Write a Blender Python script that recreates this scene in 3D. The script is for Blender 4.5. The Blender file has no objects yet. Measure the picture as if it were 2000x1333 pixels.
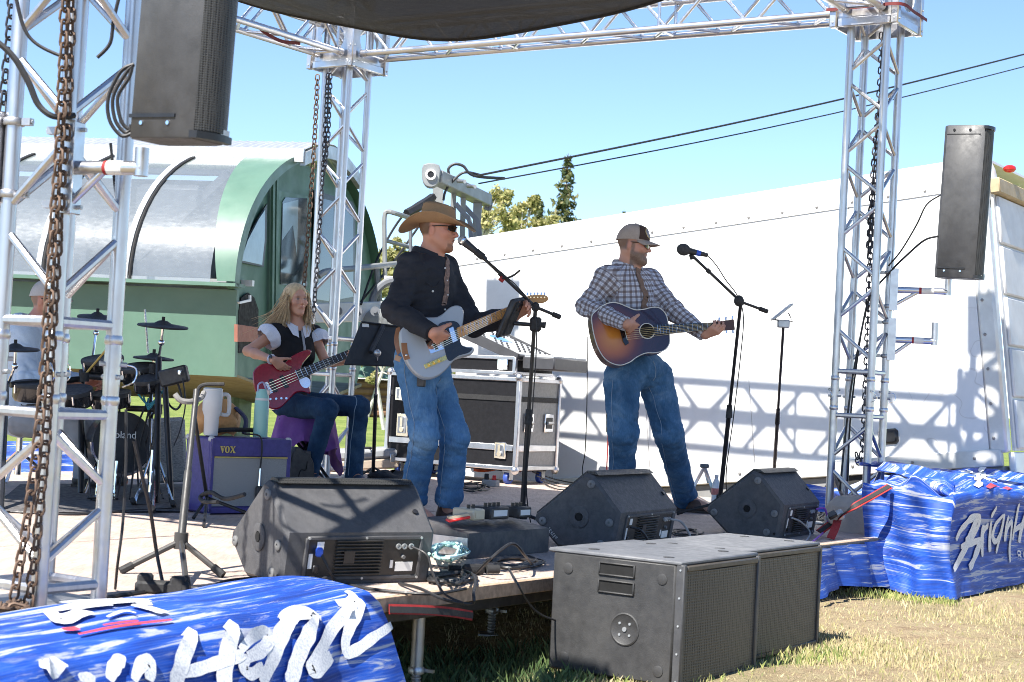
import bpy, math, random
import numpy as np
from mathutils import Vector, Matrix, Euler, Quaternion
random.seed(7); np.random.seed(7)
SC = bpy.context.scene
COL = SC.collection
# ---------------------------------------------------------------- camera
F, ROLL, PITCH, ZC = 3300.0, math.radians(3.0), math.atan(98.5/3300), 1.06
_cr, _sr, _cp, _sp = math.cos(ROLL), math.sin(ROLL), math.cos(PITCH), math.sin(PITCH)
cam_d = bpy.data.cameras.new('camera'); cam = bpy.data.objects.new('camera', cam_d); COL.objects.link(cam)
cam_d.sensor_width = 36; cam_d.lens = F/2000*36; cam_d.clip_start = 0.1; cam_d.clip_end = 4000
_R = Vector((1,0,0)); _U = Vector((0,-_sp,_cp)); _Fw = Vector((0,_cp,_sp))
_r2 = _R*_cr+_U*_sr; _u2 = _U*_cr-_R*_sr
_m = Matrix((_r2,_u2,-_Fw)).transposed().to_4x4(); _m.translation = (0,0,ZC)
cam.matrix_world = _m
cam_d.dof.use_dof = True; cam_d.dof.focus_distance = 9.8; cam_d.dof.aperture_fstop = 8.0
SC.camera = cam
# ---------------------------------------------------------------- sky, sun, exposure
SUN_EL, SUN_AZ = math.radians(51), math.radians(36)      # light travels 36 deg to the right of straight ahead
world = bpy.data.worlds.new('World'); SC.world = world; world.use_nodes = True
_nt = world.node_tree; _bg = _nt.nodes['Background']
_sky = _nt.nodes.new('ShaderNodeTexSky'); _sky.sky_type = 'NISHITA'; _sky.sun_disc = False
_sky.sun_elevation = SUN_EL; _sky.sun_rotation = math.pi+SUN_AZ; _sky.altitude = 2500; _sky.air_density = 1.0; _sky.dust_density = 0.1; _sky.ozone_density = 3.6
_nt.links.new(_sky.outputs[0], _bg.inputs[0]); _bg.inputs[1].default_value = 0.088
_sd = bpy.data.lights.new('sun','SUN'); _sd.energy = 4.5; _sd.angle = math.radians(0.53); _sd.color = (1,0.955,0.88)
sun = bpy.data.objects.new('sun',_sd); COL.objects.link(sun)
LDIR = Vector((math.sin(SUN_AZ)*math.cos(SUN_EL), math.cos(SUN_AZ)*math.cos(SUN_EL), -math.sin(SUN_EL)))
sun.rotation_euler = LDIR.to_track_quat('-Z','Y').to_euler(); sun.location = (-10,-20,25)
SC.view_settings.view_transform = 'Standard'; SC.view_settings.look = 'None'; SC.view_settings.exposure = 1.48; SC.view_settings.gamma = 1
SC.view_settings.use_curve_mapping = False
SC.cycles.max_bounces = 6; SC.cycles.transparent_max_bounces = 12; SC.cycles.use_denoising = True; SC.cycles.filter_width = 0.95

# ---------------------------------------------------------------- pixel <-> place (pixels of the 2000x1333 photograph)
def _ray(px, py):
    x = px-1000; y = py-666.5
    ix = x*_cr+y*_sr; iy = -x*_sr+y*_cr
    up = -iy/F
    return Vector((ix/F, _cp-_sp*up, _sp+_cp*up))
def W(px, py, d):
    r = _ray(px,py); return Vector((0,0,ZC))+r*(d/r.y)
def G(px, py, z):
    r = _ray(px,py); return Vector((0,0,ZC))+r*((z-ZC)/r.z)
DECK = 0.323
# stage directions: SV runs along the stage front (away from the camera), SU points to the audience
SANG = math.radians(33.3)
SU = Vector((math.cos(SANG),-math.sin(SANG),0)); SV = Vector((math.sin(SANG),math.cos(SANG),0)); UP = Vector((0,0,1))

# ---------------------------------------------------------------- materials
MATS = {}
def _nodes(name):
    m = bpy.data.materials.new(name); m.use_nodes = True
    nt = m.node_tree; b = nt.nodes['Principled BSDF']
    return m, nt, b
def N(nt, typ, **kw):
    n = nt.nodes.new('ShaderNode'+typ)
    for k,v in kw.items():
        if k.startswith('i_'):
            key = k[2:]; key = int(key) if key.isdigit() else key.replace('_',' ')
            n.inputs[key].default_value = v
        else: setattr(n,k,v)
    return n
def ramp(nt, fac, stops, interp='LINEAR'):
    r = nt.nodes.new('ShaderNodeValToRGB'); cr = r.color_ramp; cr.interpolation = interp
    while len(cr.elements) < len(stops): cr.elements.new(0.5)
    for e,(p,c) in zip(cr.elements, stops):
        e.position = p; e.color = (c[0],c[1],c[2],1) if hasattr(c,'__len__') else (c,c,c,1)
    nt.links.new(fac, r.inputs[0]); return r.outputs[0]
def coords(nt, scale=(1,1,1), kind='Object'):
    tc = nt.nodes.new('ShaderNodeTexCoord'); mp = nt.nodes.new('ShaderNodeMapping')
    mp.inputs['Scale'].default_value = scale
    nt.links.new(tc.outputs[kind], mp.inputs[0]); return mp.outputs[0]
def noise(nt, vec, scale, detail=3, rough=0.55, dist=0.0):
    n = nt.nodes.new('ShaderNodeTexNoise'); n.inputs['Scale'].default_value = scale; n.inputs['Detail'].default_value = detail
    n.inputs['Roughness'].default_value = rough; n.inputs['Distortion'].default_value = dist
    if vec is not None: nt.links.new(vec, n.inputs['Vector'])
    return n.outputs[0]
def bump(nt, b, h, strength=0.3, dist=0.01):
    bn = nt.nodes.new('ShaderNodeBump'); bn.inputs['Strength'].default_value = strength; bn.inputs['Distance'].default_value = dist
    nt.links.new(h, bn.inputs['Height']); nt.links.new(bn.outputs[0], b.inputs['Normal']); return bn
def mixc(nt, fac, a, b2, mode='MIX'):
    m = nt.nodes.new('ShaderNodeMix'); m.data_type = 'RGBA'; m.blend_type = mode
    for s,v in ((m.inputs[0],fac),(m.inputs[6],a),(m.inputs[7],b2)):
        if hasattr(v,'is_output'): nt.links.new(v,s)
        elif hasattr(v,'__len__'): s.default_value = (v[0],v[1],v[2],1)
        else: s.default_value = v
    return m.outputs[2]
def mth(nt, op, a, b2=0.0, c=None):
    m = nt.nodes.new('ShaderNodeMath'); m.operation = op
    for s,v in zip(m.inputs,(a,b2) if c is None else (a,b2,c)):
        if hasattr(v,'is_output'): nt.links.new(v,s)
        else: s.default_value = v
    return m.outputs[0]
def M(name, col=(.5,.5,.5), rough=0.6, metal=0.0, var=0.15, scale=12.0, bmp=0.0, bscale=80.0, bdist=0.004, spec=0.5, coat=0.0, dust=0.0, dustcol=(.45,.40,.34), scl=(1,1,1)):
    """plain surface: colour with blotchy wear, uneven gloss, fine relief"""
    if name in MATS: return MATS[name]
    m, nt, b = _nodes(name); v = coords(nt, scl)
    n1 = noise(nt, v, scale, 5, 0.6)
    lo = tuple(max(0,c*(1-var)) for c in col); hi = tuple(min(1,c*(1+var)) for c in col)
    c = ramp(nt, n1, [(0.3,lo),(0.7,hi)])
    if dust > 0:
        n2 = noise(nt, v, scale*0.35, 8, 0.7, 0.4)
        c = mixc(nt, mth(nt,'MULTIPLY',ramp(nt,n2,[(0.42,0.0),(0.75,1.0)]),dust), c, dustcol)
    nt.links.new(c, b.inputs['Base Color'])
    nt.links.new(ramp(nt, noise(nt,v,scale*2.3,4), [(0.3,max(0.02,rough*0.8)),(0.7,min(1,rough*1.2))]), b.inputs['Roughness'])
    b.inputs['Metallic'].default_value = metal; b.inputs['Specular IOR Level'].default_value = spec
    b.inputs['Coat Weight'].default_value = coat; b.inputs['Coat Roughness'].default_value = 0.06
    if bmp > 0: bump(nt, b, noise(nt, v, bscale, 4, 0.65), bmp, bdist)
    MATS[name] = m; return m

# ---------------------------------------------------------------- mesh builder
class MB:
    def __init__(s): s.v=[]; s.f=[]
    def add(s, vs, fs):
        o=len(s.v); s.v += [Vector(p) for p in vs]; s.f += [tuple(i+o for i in f) for f in fs]; return s
    def box(s, c, size, X=None, Y=None, Z=None, bev=0.0):
        X = (X or Vector((1,0,0))).normalized(); Y = (Y or Vector((0,1,0))).normalized(); Z = (Z or X.cross(Y)).normalized()
        c = Vector(c); hx,hy,hz = size[0]/2,size[1]/2,size[2]/2
        def P(x,y,z): return c+X*x+Y*y+Z*z
        if bev <= 0:
            vs=[P(sx*hx,sy*hy,sz*hz) for sx in(-1,1) for sy in(-1,1) for sz in(-1,1)]
            return s.add(vs,[(0,1,3,2),(4,6,7,5),(0,4,5,1),(2,3,7,6),(0,2,6,4),(1,5,7,3)])
        b=min(bev,hx*.95,hy*.95,hz*.95); vs=[]; idx={}
        for sx in(-1,1):
            for sy in(-1,1):
                for sz in(-1,1):
                    for a in range(3):
                        q=[hx-b,hy-b,hz-b]; q[a]=(hx,hy,hz)[a]
                        idx[(sx,sy,sz,a)]=len(vs); vs.append(P(sx*q[0],sy*q[1],sz*q[2]))
        fs=[]
        for a in range(3):
            for sg in(-1,1):
                o=[k for k in range(3) if k!=a]; quad=[]
                for t in((-1,-1),(1,-1),(1,1),(-1,1)):
                    k=[0,0,0]; k[a]=sg; k[o[0]]=t[0]; k[o[1]]=t[1]; quad.append(idx[(k[0],k[1],k[2],a)])
                fs.append(tuple(quad))
        for a in range(3):
            o=[k for k in range(3) if k!=a]
            for s1 in(-1,1):
                for s2 in(-1,1):
                    k1=[0,0,0];k2=[0,0,0];k1[a]=-1;k2[a]=1
                    for k in(k1,k2): k[o[0]]=s1;k[o[1]]=s2
                    fs.append((idx[(*k1,o[0])],idx[(*k1,o[1])],idx[(*k2,o[1])],idx[(*k2,o[0])]))
        for sx in(-1,1):
            for sy in(-1,1):
                for sz in(-1,1): fs.append(tuple(idx[(sx,sy,sz,a)] for a in range(3)))
        return s.add(vs,fs)
    def tube(s, pts, r, n=8, caps=True, closed=False, flat=None):
        pts=[Vector(p) for p in pts]; k=len(pts)
        rs = r if hasattr(r,'__len__') else [r]*k
        T=[]
        for i in range(k):
            a=pts[(i-1)%k] if (closed or i>0) else pts[i]; b=pts[(i+1)%k] if (closed or i<k-1) else pts[i]
            t=(b-a); T.append(t.normalized() if t.length>1e-9 else Vector((0,0,1)))
        up=Vector((0,0,1)) if abs(T[0].z)<0.9 else Vector((1,0,0))
        nrm=(up-T[0]*up.dot(T[0])).normalized(); vs=[]
        for i in range(k):
            nrm=(nrm-T[i]*nrm.dot(T[i]))
            nrm=nrm.normalized() if nrm.length>1e-6 else T[i].orthogonal().normalized()
            bi=T[i].cross(nrm)
            for j in range(n):
                a=2*math.pi*(j+.5)/n
                vs.append(pts[i]+(nrm*math.cos(a)+bi*math.sin(a)*(flat or 1))*rs[i])
        fs=[]
        for i in range(k if closed else k-1):
            i2=(i+1)%k
            for j in range(n):
                j2=(j+1)%n; fs.append((i*n+j,i*n+j2,i2*n+j2,i2*n+j))
        if caps and not closed:
            fs.append(tuple(range(n-1,-1,-1))); fs.append(tuple((k-1)*n+j for j in range(n)))
        return s.add(vs,fs)
    def cyl(s,a,b,r,r2=None,n=12): return s.tube([a,b],[r,r if r2 is None else r2],n)
    def lathe(s, o, axis, prof, n=20, sx=1.0, xdir=None):
        """prof: (radius, height along axis)"""
        o=Vector(o); Z=Vector(axis).normalized(); X=(Vector(xdir) if xdir else Z.orthogonal()); X=(X-Z*X.dot(Z)).normalized(); Y=Z.cross(X)
        vs=[];fs=[]
        for (r,h) in prof:
            for j in range(n):
                a=2*math.pi*j/n; vs.append(o+Z*h+(X*math.cos(a)*sx+Y*math.sin(a))*max(r,1e-5))
        for i in range(len(prof)-1):
            for j in range(n): fs.append((i*n+j,i*n+(j+1)%n,(i+1)*n+(j+1)%n,(i+1)*n+j))
        fs.append(tuple(range(n-1,-1,-1))); fs.append(tuple((len(prof)-1)*n+j for j in range(n)))
        return s.add(vs,fs)
    def prism(s, poly, o, X, Y, Z, d0, d1, inset=0.0, cham=0.0):
        """poly (x,y) extruded along Z from d0 to d1; cham rounds both rims"""
        o=Vector(o); n=len(poly)
        cx=sum(p[0] for p in poly)/n; cy=sum(p[1] for p in poly)/n
        def ring(d,k):
            out=[]
            for (x,y) in poly:
                dx,dy=x-cx,y-cy; L=math.hypot(dx,dy) or 1
                out.append(o+X*(x-dx/L*k)+Y*(y-dy/L*k)+Z*d)
            return out
        if cham>0: rs=[ring(d0,cham),ring(d0+cham*(1 if d1>d0 else -1),0),ring(d1-cham*(1 if d1>d0 else -1),0),ring(d1,cham)]
        else: rs=[ring(d0,0),ring(d1,inset)]
        vs=[p for r in rs for p in r]; fs=[]
        for i in range(len(rs)-1):
            for j in range(n): fs.append((i*n+j,i*n+(j+1)%n,(i+1)*n+(j+1)%n,(i+1)*n+j))
        fs.append(tuple(range(n-1,-1,-1))); fs.append(tuple((len(rs)-1)*n+j for j in range(n)))
        return s.add(vs,fs)
    def grid(s, fn, nu, nv, closeu=False):
        vs=[fn(i/(nu if closeu else nu-1),j/(nv-1)) for j in range(nv) for i in range(nu)]; fs=[]
        for j in range(nv-1):
            for i in range(nu if closeu else nu-1):
                i2=(i+1)%nu; fs.append((j*nu+i,j*nu+i2,(j+1)*nu+i2,(j+1)*nu+i))
        return s.add(vs,fs)
    def sphere(s,c,r,n=12,m=8,X=None,Y=None,Z=None):
        c=Vector(c); X=X or Vector((1,0,0)); Y=Y or Vector((0,1,0)); Z=Z or Vector((0,0,1))
        rx,ry,rz=(r if hasattr(r,'__len__') else (r,r,r))
        def fn(u,v):
            a=2*math.pi*u; t=math.pi*(v*.998+.001)
            return c+X*rx*math.sin(t)*math.cos(a)+Y*ry*math.sin(t)*math.sin(a)-Z*rz*math.cos(t)
        return s.grid(fn,n,m,True)
    def mesh(s, name, mat, smooth=40):
        me=bpy.data.meshes.new(name); me.from_pydata([tuple(p) for p in s.v],[],s.f)
        me.validate()
        if mat: me.materials.append(mat)
        import bmesh
        bm=bmesh.new(); bm.from_mesh(me); bmesh.ops.recalc_face_normals(bm,faces=bm.faces[:]); bm.to_mesh(me); bm.free()
        if smooth:
            me.polygons.foreach_set('use_smooth',[True]*len(me.polygons)); me.set_sharp_from_angle(angle=math.radians(smooth))
        me.update(); return me
    def build(s, name, mat, parent=None, smooth=40, label=None):
        """vertices are given in world space; stored relative to the thing they belong to"""
        if parent is not None:
            inv=ROOTM[parent.name].inverted(); s.v=[inv@p for p in s.v]
        o=bpy.data.objects.new(name, s.mesh(name,mat,smooth)); COL.objects.link(o)
        if parent is not None: o.parent=parent; ROOTM[o.name]=ROOTM[parent.name]
        else:
            c=Vector((sum(p.x for p in s.v)/len(s.v),sum(p.y for p in s.v)/len(s.v),min(p.z for p in s.v)))
            o.data.transform(Matrix.Translation(-c)); o.location=c; ROOTM[o.name]=Matrix.Translation(c)
        if label: o['label']=label
        return o
ROOTM={}
def tag(o,label,cat,group=None,kind=None):
    if label: o['label']=label
    if cat: o['category']=cat
    if group: o['group']=group
    if kind: o['kind']=kind
    return o
def thing(name,label,cat,loc=(0,0,0),group=None,rotz=0.0):
    o=bpy.data.objects.new(name,None); COL.objects.link(o); o.empty_display_size=0.1
    o.location=loc; o.rotation_euler=(0,0,rotz)
    ROOTM[o.name]=Matrix.Translation(Vector(loc))@Matrix.Rotation(rotz,4,'Z')
    return tag(o,label,cat,group)
def struct(o): o['kind']='structure'; return o
def inst(name, me, parent, mw):
    """another piece that shares a mesh; mw is its world matrix"""
    o=bpy.data.objects.new(name,me); COL.objects.link(o); o.parent=parent
    o.matrix_local=ROOTM[parent.name].inverted()@mw; ROOTM[o.name]=ROOTM[parent.name]; return o
def frame(o,X,Y,Z):
    m=Matrix((X,Y,Z)).transposed().to_4x4(); m.translation=o; return m
def between(a,b,roll=0):
    """matrix that maps the unit z segment onto a-b"""
    a=Vector(a);b=Vector(b); d=b-a; q=d.to_track_quat('Z','Y')
    return Matrix.Translation(a)@q.to_matrix().to_4x4()@Matrix.Diagonal((1,1,d.length,1))
def catm(pts, per=8, closed=False):
    pts=[Vector(p) for p in pts]; out=[]; k=len(pts)
    for i in range(k if closed else k-1):
        if closed: p0,p1,p2,p3=pts[(i-1)%k],pts[i],pts[(i+1)%k],pts[(i+2)%k]
        else: p0,p1,p2,p3=pts[max(i-1,0)],pts[i],pts[i+1],pts[min(i+2,k-1)]
        for j in range(per):
            t=j/per; out.append(0.5*((2*p1)+(p2-p0)*t+(2*p0-5*p1+4*p2-p3)*t*t+(3*p1-p0-3*p2+p3)*t**3))
    if not closed: out.append(pts[-1])
    return out
def catm2(pts, per=6, closed=True): return [(p.x,p.y) for p in catm([Vector((x,y,0)) for x,y in pts],per,closed)]
# ================================================================ shared materials
alu   = M('aluminium',(.60,.60,.62),.36,1.0,.10,9,.05,60,.001)
alu_d = M('dull_aluminium',(.45,.45,.46),.45,1.0,.15,12,.08,70,.001)
steel = M('galvanised_steel',(.50,.52,.53),.5,.7,.2,8)
chrome= M('chrome',(.85,.85,.86),.12,1.0,.05,10)
blackp= M('black_plastic',(.022,.022,.024),.5,0,.3,25,.35,220,.002,dust=.10)
blackg= M('black_satin_metal',(.018,.018,.02),.35,.2,.3,25)
rubber= M('black_rubber',(.02,.02,.021),.75,0,.3,30)
cablem= M('cable_rubber',(.016,.016,.018),.55,0,.3,30)
whitep= M('white_paint',(.80,.80,.78),.35,0,.05,3,dust=.10,dustcol=(.55,.52,.47))
rust  = M('rusty_chain_steel',(.13,.085,.06),.65,.5,.45,30,.3,90,.002)
redm  = M('red_webbing',(.30,.02,.02),.7,0,.2,40)
def onplane(px,py,P0,n):
    r=_ray(px,py); c=Vector((0,0,ZC)); return c+r*((Vector(P0)-c).dot(n)/r.dot(n))

# ================================================================ ground
def gz(x,y):
    t=min(max((y-20)/40,0),1); z=.55*t*t*(3-2*t)
    k=min(max((.45-x)/.6,0),1)*min(max((9.5-y)/2,0),1)
    return z-.10*k*k*(3-2*k)
def make_ground():
    xs=sorted(set([round(-9+.25*i,3) for i in range(73)]+[-600,-300,-150,-90,-60,-45,-32,-24,-18,-13,13,18,24,32,45,60,90,150,300,600]))
    ys=sorted(set([round(1+.25*i,3) for i in range(80)]+[-60,-20,-6,-2,22,24,26,28,31,34,37,40,44,48,53,58,65,80,110,160,260,450,900]))
    mb=MB(); nx=len(xs)
    vs=[(x,y,gz(x,y)+(.012*math.sin(3.1*x+1.7*y)+.009*math.sin(5.3*y-2.2*x) if abs(x)<9 and y<20 else 0)) for y in ys for x in xs]
    fs=[(j*nx+i,j*nx+i+1,(j+1)*nx+i+1,(j+1)*nx+i) for j in range(len(ys)-1) for i in range(nx-1)]
    mb.add(vs,fs)
    m,nt,b=_nodes('dry_lawn'); v=coords(nt)
    n1=noise(nt,v,.9,6,.65,.3); n2=noise(nt,v,7,6,.7); n3=noise(nt,v,60,4,.7)
    c=ramp(nt,n2,[(.28,(.26,.185,.12)),(.45,(.42,.325,.21)),(.62,(.46,.385,.24)),(.8,(.36,.32,.15))])
    c=mixc(nt,ramp(nt,n1,[(.48,0),(.68,.5)]),c,(.20,.215,.075))
    c=mixc(nt,ramp(nt,n3,[(.4,.0),(.75,.5)]),c,(.13,.10,.05),'MULTIPLY')
    # meadow further off is greener
    sx=nt.nodes.new('ShaderNodeSeparateXYZ'); tc=nt.nodes.new('ShaderNodeTexCoord'); nt.links.new(tc.outputs['Object'],sx.inputs[0])
    far=mth(nt,'SMOOTH_MIN',1,0); 
    mr=N(nt,'MapRange'); mr.inputs[1].default_value=14; mr.inputs[2].default_value=22; nt.links.new(sx.outputs[1],mr.inputs[0])
    c=mixc(nt,mr.outputs[0],c,ramp(nt,noise(nt,v,1.3,6,.7),[(.3,(.12,.17,.045)),(.55,(.20,.25,.07)),(.75,(.36,.34,.12))]))
    nt.links.new(c,b.inputs['Base Color']); b.inputs['Roughness'].default_value=.95; b.inputs['Specular IOR Level'].default_value=.1
    bump(nt,b,noise(nt,v,45,6,.75),.9,.03)
    o=bpy.data.objects.new('ground',mb.mesh('ground',m,60)); COL.objects.link(o); struct(o)
make_ground()

def blades(name,n,region,label,cols,hmin,hmax,seed,wid=.004,keep=None):
    rng=np.random.RandomState(seed); P=[]
    while len(P)<n:
        x,y=region(rng)
        if keep and not keep(x,y,rng): continue
        P.append((x,y,gz(x,y)))
    P=np.array(P); a=rng.rand(n)*6.283; h=hmin+(hmax-hmin)*rng.rand(n)**2; lean=rng.rand(n)*.7*h; la=rng.rand(n)*6.283
    dx=np.cos(a)*wid;dy=np.sin(a)*wid
    V=np.zeros((n,4,3)); V[:,0]=P-np.c_[dx,dy,np.full(n,.01)]; V[:,1]=P+np.c_[dx,dy,np.full(n,-.01)]
    mid=P+np.c_[np.cos(la)*lean*.35,np.sin(la)*lean*.35,h*.6]; tip=P+np.c_[np.cos(la)*lean,np.sin(la)*lean,h]
    V[:,2]=mid+np.c_[dx,dy,0*dx]*.6; V[:,3]=tip
    F_=np.array([(0,1,2),(0,2,3)]); Fs=(np.arange(n)[:,None,None]*4+F_[None]).reshape(-1,3)
    me=bpy.data.meshes.new(name); me.from_pydata(V.reshape(-1,3).tolist(),[],Fs.tolist())
    m,nt,b=_nodes(name+'_blades'); oi=nt.nodes.new('ShaderNodeNewGeometry')
    nt.links.new(ramp(nt,oi.outputs['Random Per Island'],cols),b.inputs['Base Color']); b.inputs['Roughness'].default_value=.7
    me.materials.append(m); o=bpy.data.objects.new(name,me); COL.objects.link(o); tag(o,label,'grass',kind='stuff')
def _reg_r(rng):
    d=5.6+6.5*rng.rand()**1.2; x=(-.03+.40*rng.rand())*d; return x,d
def _patch(x,y,rng):
    s=math.sin(1.9*x+.7*y)+math.sin(2.7*y-1.3*x+1)+.8*math.sin(5.1*x+3.3*y)
    return rng.rand()<.22+.26*max(0,s)
blades('lawn_grass',60000,_reg_r,'sparse dry lawn grass in front of the stage',[(0,(.20,.22,.07)),(.25,(.36,.32,.15)),(.7,(.52,.43,.26)),(1,(.40,.34,.18))],.008,.034,3,.0018,_patch)
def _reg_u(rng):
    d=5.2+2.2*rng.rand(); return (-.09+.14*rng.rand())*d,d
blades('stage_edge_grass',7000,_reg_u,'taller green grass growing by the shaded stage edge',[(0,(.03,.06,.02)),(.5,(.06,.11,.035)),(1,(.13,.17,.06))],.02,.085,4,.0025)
# tufts against the bases of the subwoofers and the covered barrier
def _tufts(rng):
    k=rng.randint(0,3)
    if k==0: t=rng.rand(); a=G(1080,1312,0);b_=G(1345,1332,0)
    elif k==1: t=rng.rand(); a=G(1345,1332,0);b_=G(1640,1275,0)
    else: t=rng.rand(); a=G(1660,1160,0);b_=G(1860,1178,0)
    p=a.lerp(b_,t); return p.x+.05*rng.randn(),p.y-.03+.07*rng.randn()
blades('tuft_grass',3000,_tufts,'green tufts along the feet of the subwoofers and barrier',[(0,(.10,.16,.04)),(.5,(.25,.29,.08)),(1,(.42,.38,.16))],.012,.05,5,.0022)

# ================================================================ stage deck
F1=Vector((-.36,6.0,0))
def DK(s,t,z=DECK): p=F1+SV*s-SU*t; return Vector((p.x,p.y,z))
def deck_material():
    m,nt,b=_nodes('painted_plywood'); v=coords(nt,(1,1,1)); n1=noise(nt,v,2.2,7,.7,.6)
    mp=nt.nodes.new('ShaderNodeMapping'); mp.inputs['Rotation'].default_value=(0,0,SANG); mp.inputs['Scale'].default_value=(14,1.4,1)
    tc=nt.nodes.new('ShaderNodeTexCoord'); nt.links.new(tc.outputs['Object'],mp.inputs[0])
    n2=noise(nt,mp.outputs[0],4,6,.7,1.0)
    c=ramp(nt,n1,[(.3,(.40,.31,.255)),(.5,(.50,.395,.335)),(.72,(.57,.465,.40))])
    c=mixc(nt,ramp(nt,n2,[(.38,.55),(.6,0)]),c,(.25,.19,.16))
    n3=noise(nt,v,26,5,.8)
    c=mixc(nt,ramp(nt,n3,[(.56,0),(.72,.5)]),c,(.20,.16,.14))
    nt.links.new(c,b.inputs['Base Color']); b.inputs['Roughness'].default_value=.75
    bump(nt,b,n2,.25,.004); return m
deckm=deck_material()
stage=thing('stage_platform','low plywood stage platform with dark steel rim on screw legs','stage',DK(2.5,2.5,0))
wood_edge=M('plywood_edge',(.40,.28,.19),.8,0,.3,40,.4,120,.003)
rimm=M('dark_steel_rim',(.03,.03,.03),.55,.4,.4,10,dust=.25)
S0,S1,T1=-1.5,7.0,5.7
ss=[S0+1.2*i for i in range(8)]; ss[-1]=S1
ss=[-1.5,-.28,.94,2.16,3.38,4.60,5.82,7.0]; ts=[0,1.9,3.8,5.7]
for i in range(len(ss)-1):
    for j in range(len(ts)-1):
        w=ss[i+1]-ss[i]-.006; d=ts[j+1]-ts[j]-.006; zj=random.uniform(-.0025,.0025)
        mb=MB().box(DK((ss[i]+ss[i+1])/2,(ts[j]+ts[j+1])/2,DECK-.014+zj),(w,d,.028),SV,SU*-1,bev=.003)
        mb.build('deck_panel',deckm,stage)
def bar(mb,a,b,w,h,bev=.004):
    a=Vector(a);b=Vector(b);X=(b-a).normalized();Y=UP.cross(X).normalized()
    return mb.box((a+b)/2,((b-a).length,w,h),X,Y,bev=bev)
for a,b in ((DK(S0,.02),DK(S1,.02)),(DK(S0,T1-.02),DK(S1,T1-.02)),(DK(S0+.02,.05),DK(S0+.02,T1-.05)),(DK(S1-.02,.05),DK(S1-.02,T1-.05)),(DK(S0,1.9),DK(S1,1.9)),(DK(S0,3.8),DK(S1,3.8))):
    bar(MB(),a-UP*.076,b-UP*.076,.04,.045).build('rim_beam',rimm,stage)
bar(MB(),DK(S0,-.012)-UP*.028,DK(S1,-.012)-UP*.028,.022,.054,.003).build('edge_board',wood_edge,stage)
def screw_leg(s,t):
    p=DK(s,t,0); g=gz(p.x,p.y)
    mb=MB().cyl(p+UP*(DECK-.099),p+UP*(g+.10),.024,n=14); mb.box(p+UP*(DECK-.103),(.11,.11,.008),SU,SV)
    leg=mb.build('leg',alu_d,stage)
    prof=[]; z=g
    while z<g+.14: prof+=[(.015,z),(.0205,z+.005),(.0205,z+.008),(.015,z+.013)]; z+=.013
    MB().lathe((p.x,p.y,0),UP,prof,12).build('screw_jack',alu_d,leg)
    MB().lathe((p.x,p.y,0),UP,[(.03,g+.10),(.032,g+.115),(.027,g+.125)],10).box((p.x+.04,p.y,g+.112),(.06,.012,.012),SU,SV).build('jack_nut',alu_d,leg)
    MB().box((p.x,p.y,g+.004),(.12,.12,.008)).build('foot_plate',alu_d,leg)
for s,t in ((.28,.10),(1.75,.75),(2.9,.10),(4.6,.10),(6.6,.10),(.3,2.6),(2.9,2.6),(-1.3,.1),(-1.3,5.5),(6.6,5.5),(4.6,2.6)): screw_leg(s,t)

# ================================================================ box truck
T0=W(1958,882,12.6); _tf=W(1232,930,14.27)
E1=(_tf-T0).normalized(); E3=(UP-E1*E1.z).normalized(); EN=E1.cross(E3).normalized()
if EN.dot(Vector((0,-1,0)))<0: EN=-EN
def TK(a,h,o=0): return T0+E1*a+E3*h+EN*o
truck=thing('box_truck','long white box truck with riveted sides parked behind the stage','truck',(TK(2.5,-.9).x,TK(2.5,-.9).y,0))
def panel_mat():
    m,nt,b=_nodes('truck_white_gelcoat'); v=coords(nt)
    n=noise(nt,v,1.4,7,.7,.8); vo=N(nt,'TexVoronoi',feature='DISTANCE_TO_EDGE'); vo.inputs['Scale'].default_value=1.1
    nz=nt.nodes.new('ShaderNodeTexNoise'); nz.inputs['Scale'].default_value=2.2; nt.links.new(v,nz.inputs['Vector'])
    vm=nt.nodes.new('ShaderNodeVectorMath'); vm.operation='ADD'; nt.links.new(v,vm.inputs[0]); nt.links.new(nz.outputs['Color'],vm.inputs[1]); nt.links.new(vm.outputs[0],vo.inputs['Vector'])
    crack=mth(nt,'MULTIPLY',ramp(nt,vo.outputs['Distance'],[(.0,1),(.006,0)]),ramp(nt,noise(nt,v,.5,2),[(.5,0),(.62,.5)]))
    c=ramp(nt,n,[(.3,(.70,.70,.69)),(.7,(.82,.82,.81))]); c=mixc(nt,crack,c,(.45,.42,.38))
    nt.links.new(c,b.inputs['Base Color']); b.inputs['Roughness'].default_value=.38; bump(nt,b,noise(nt,v,1.2,3),.15,.01); return m
tpan=panel_mat(); trim=M('truck_trim',(.66,.66,.64),.4,.3,.12,6,dust=.3)
boltm=M('truck_bolt',(.30,.29,.28),.5,.6,.3,30)
TL,TH,TD=4.85,2.04,2.2
for k in range(5):
    a0,a1=.09+k*(TL-.09)/5,.09+(k+1)*(TL-.09)/5
    MB().box(TK((a0+a1)/2,TH/2+.0),(a1-a0-.003,.05,TH),E1,EN,bev=.002).build('side_panel',tpan,truck)
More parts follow.
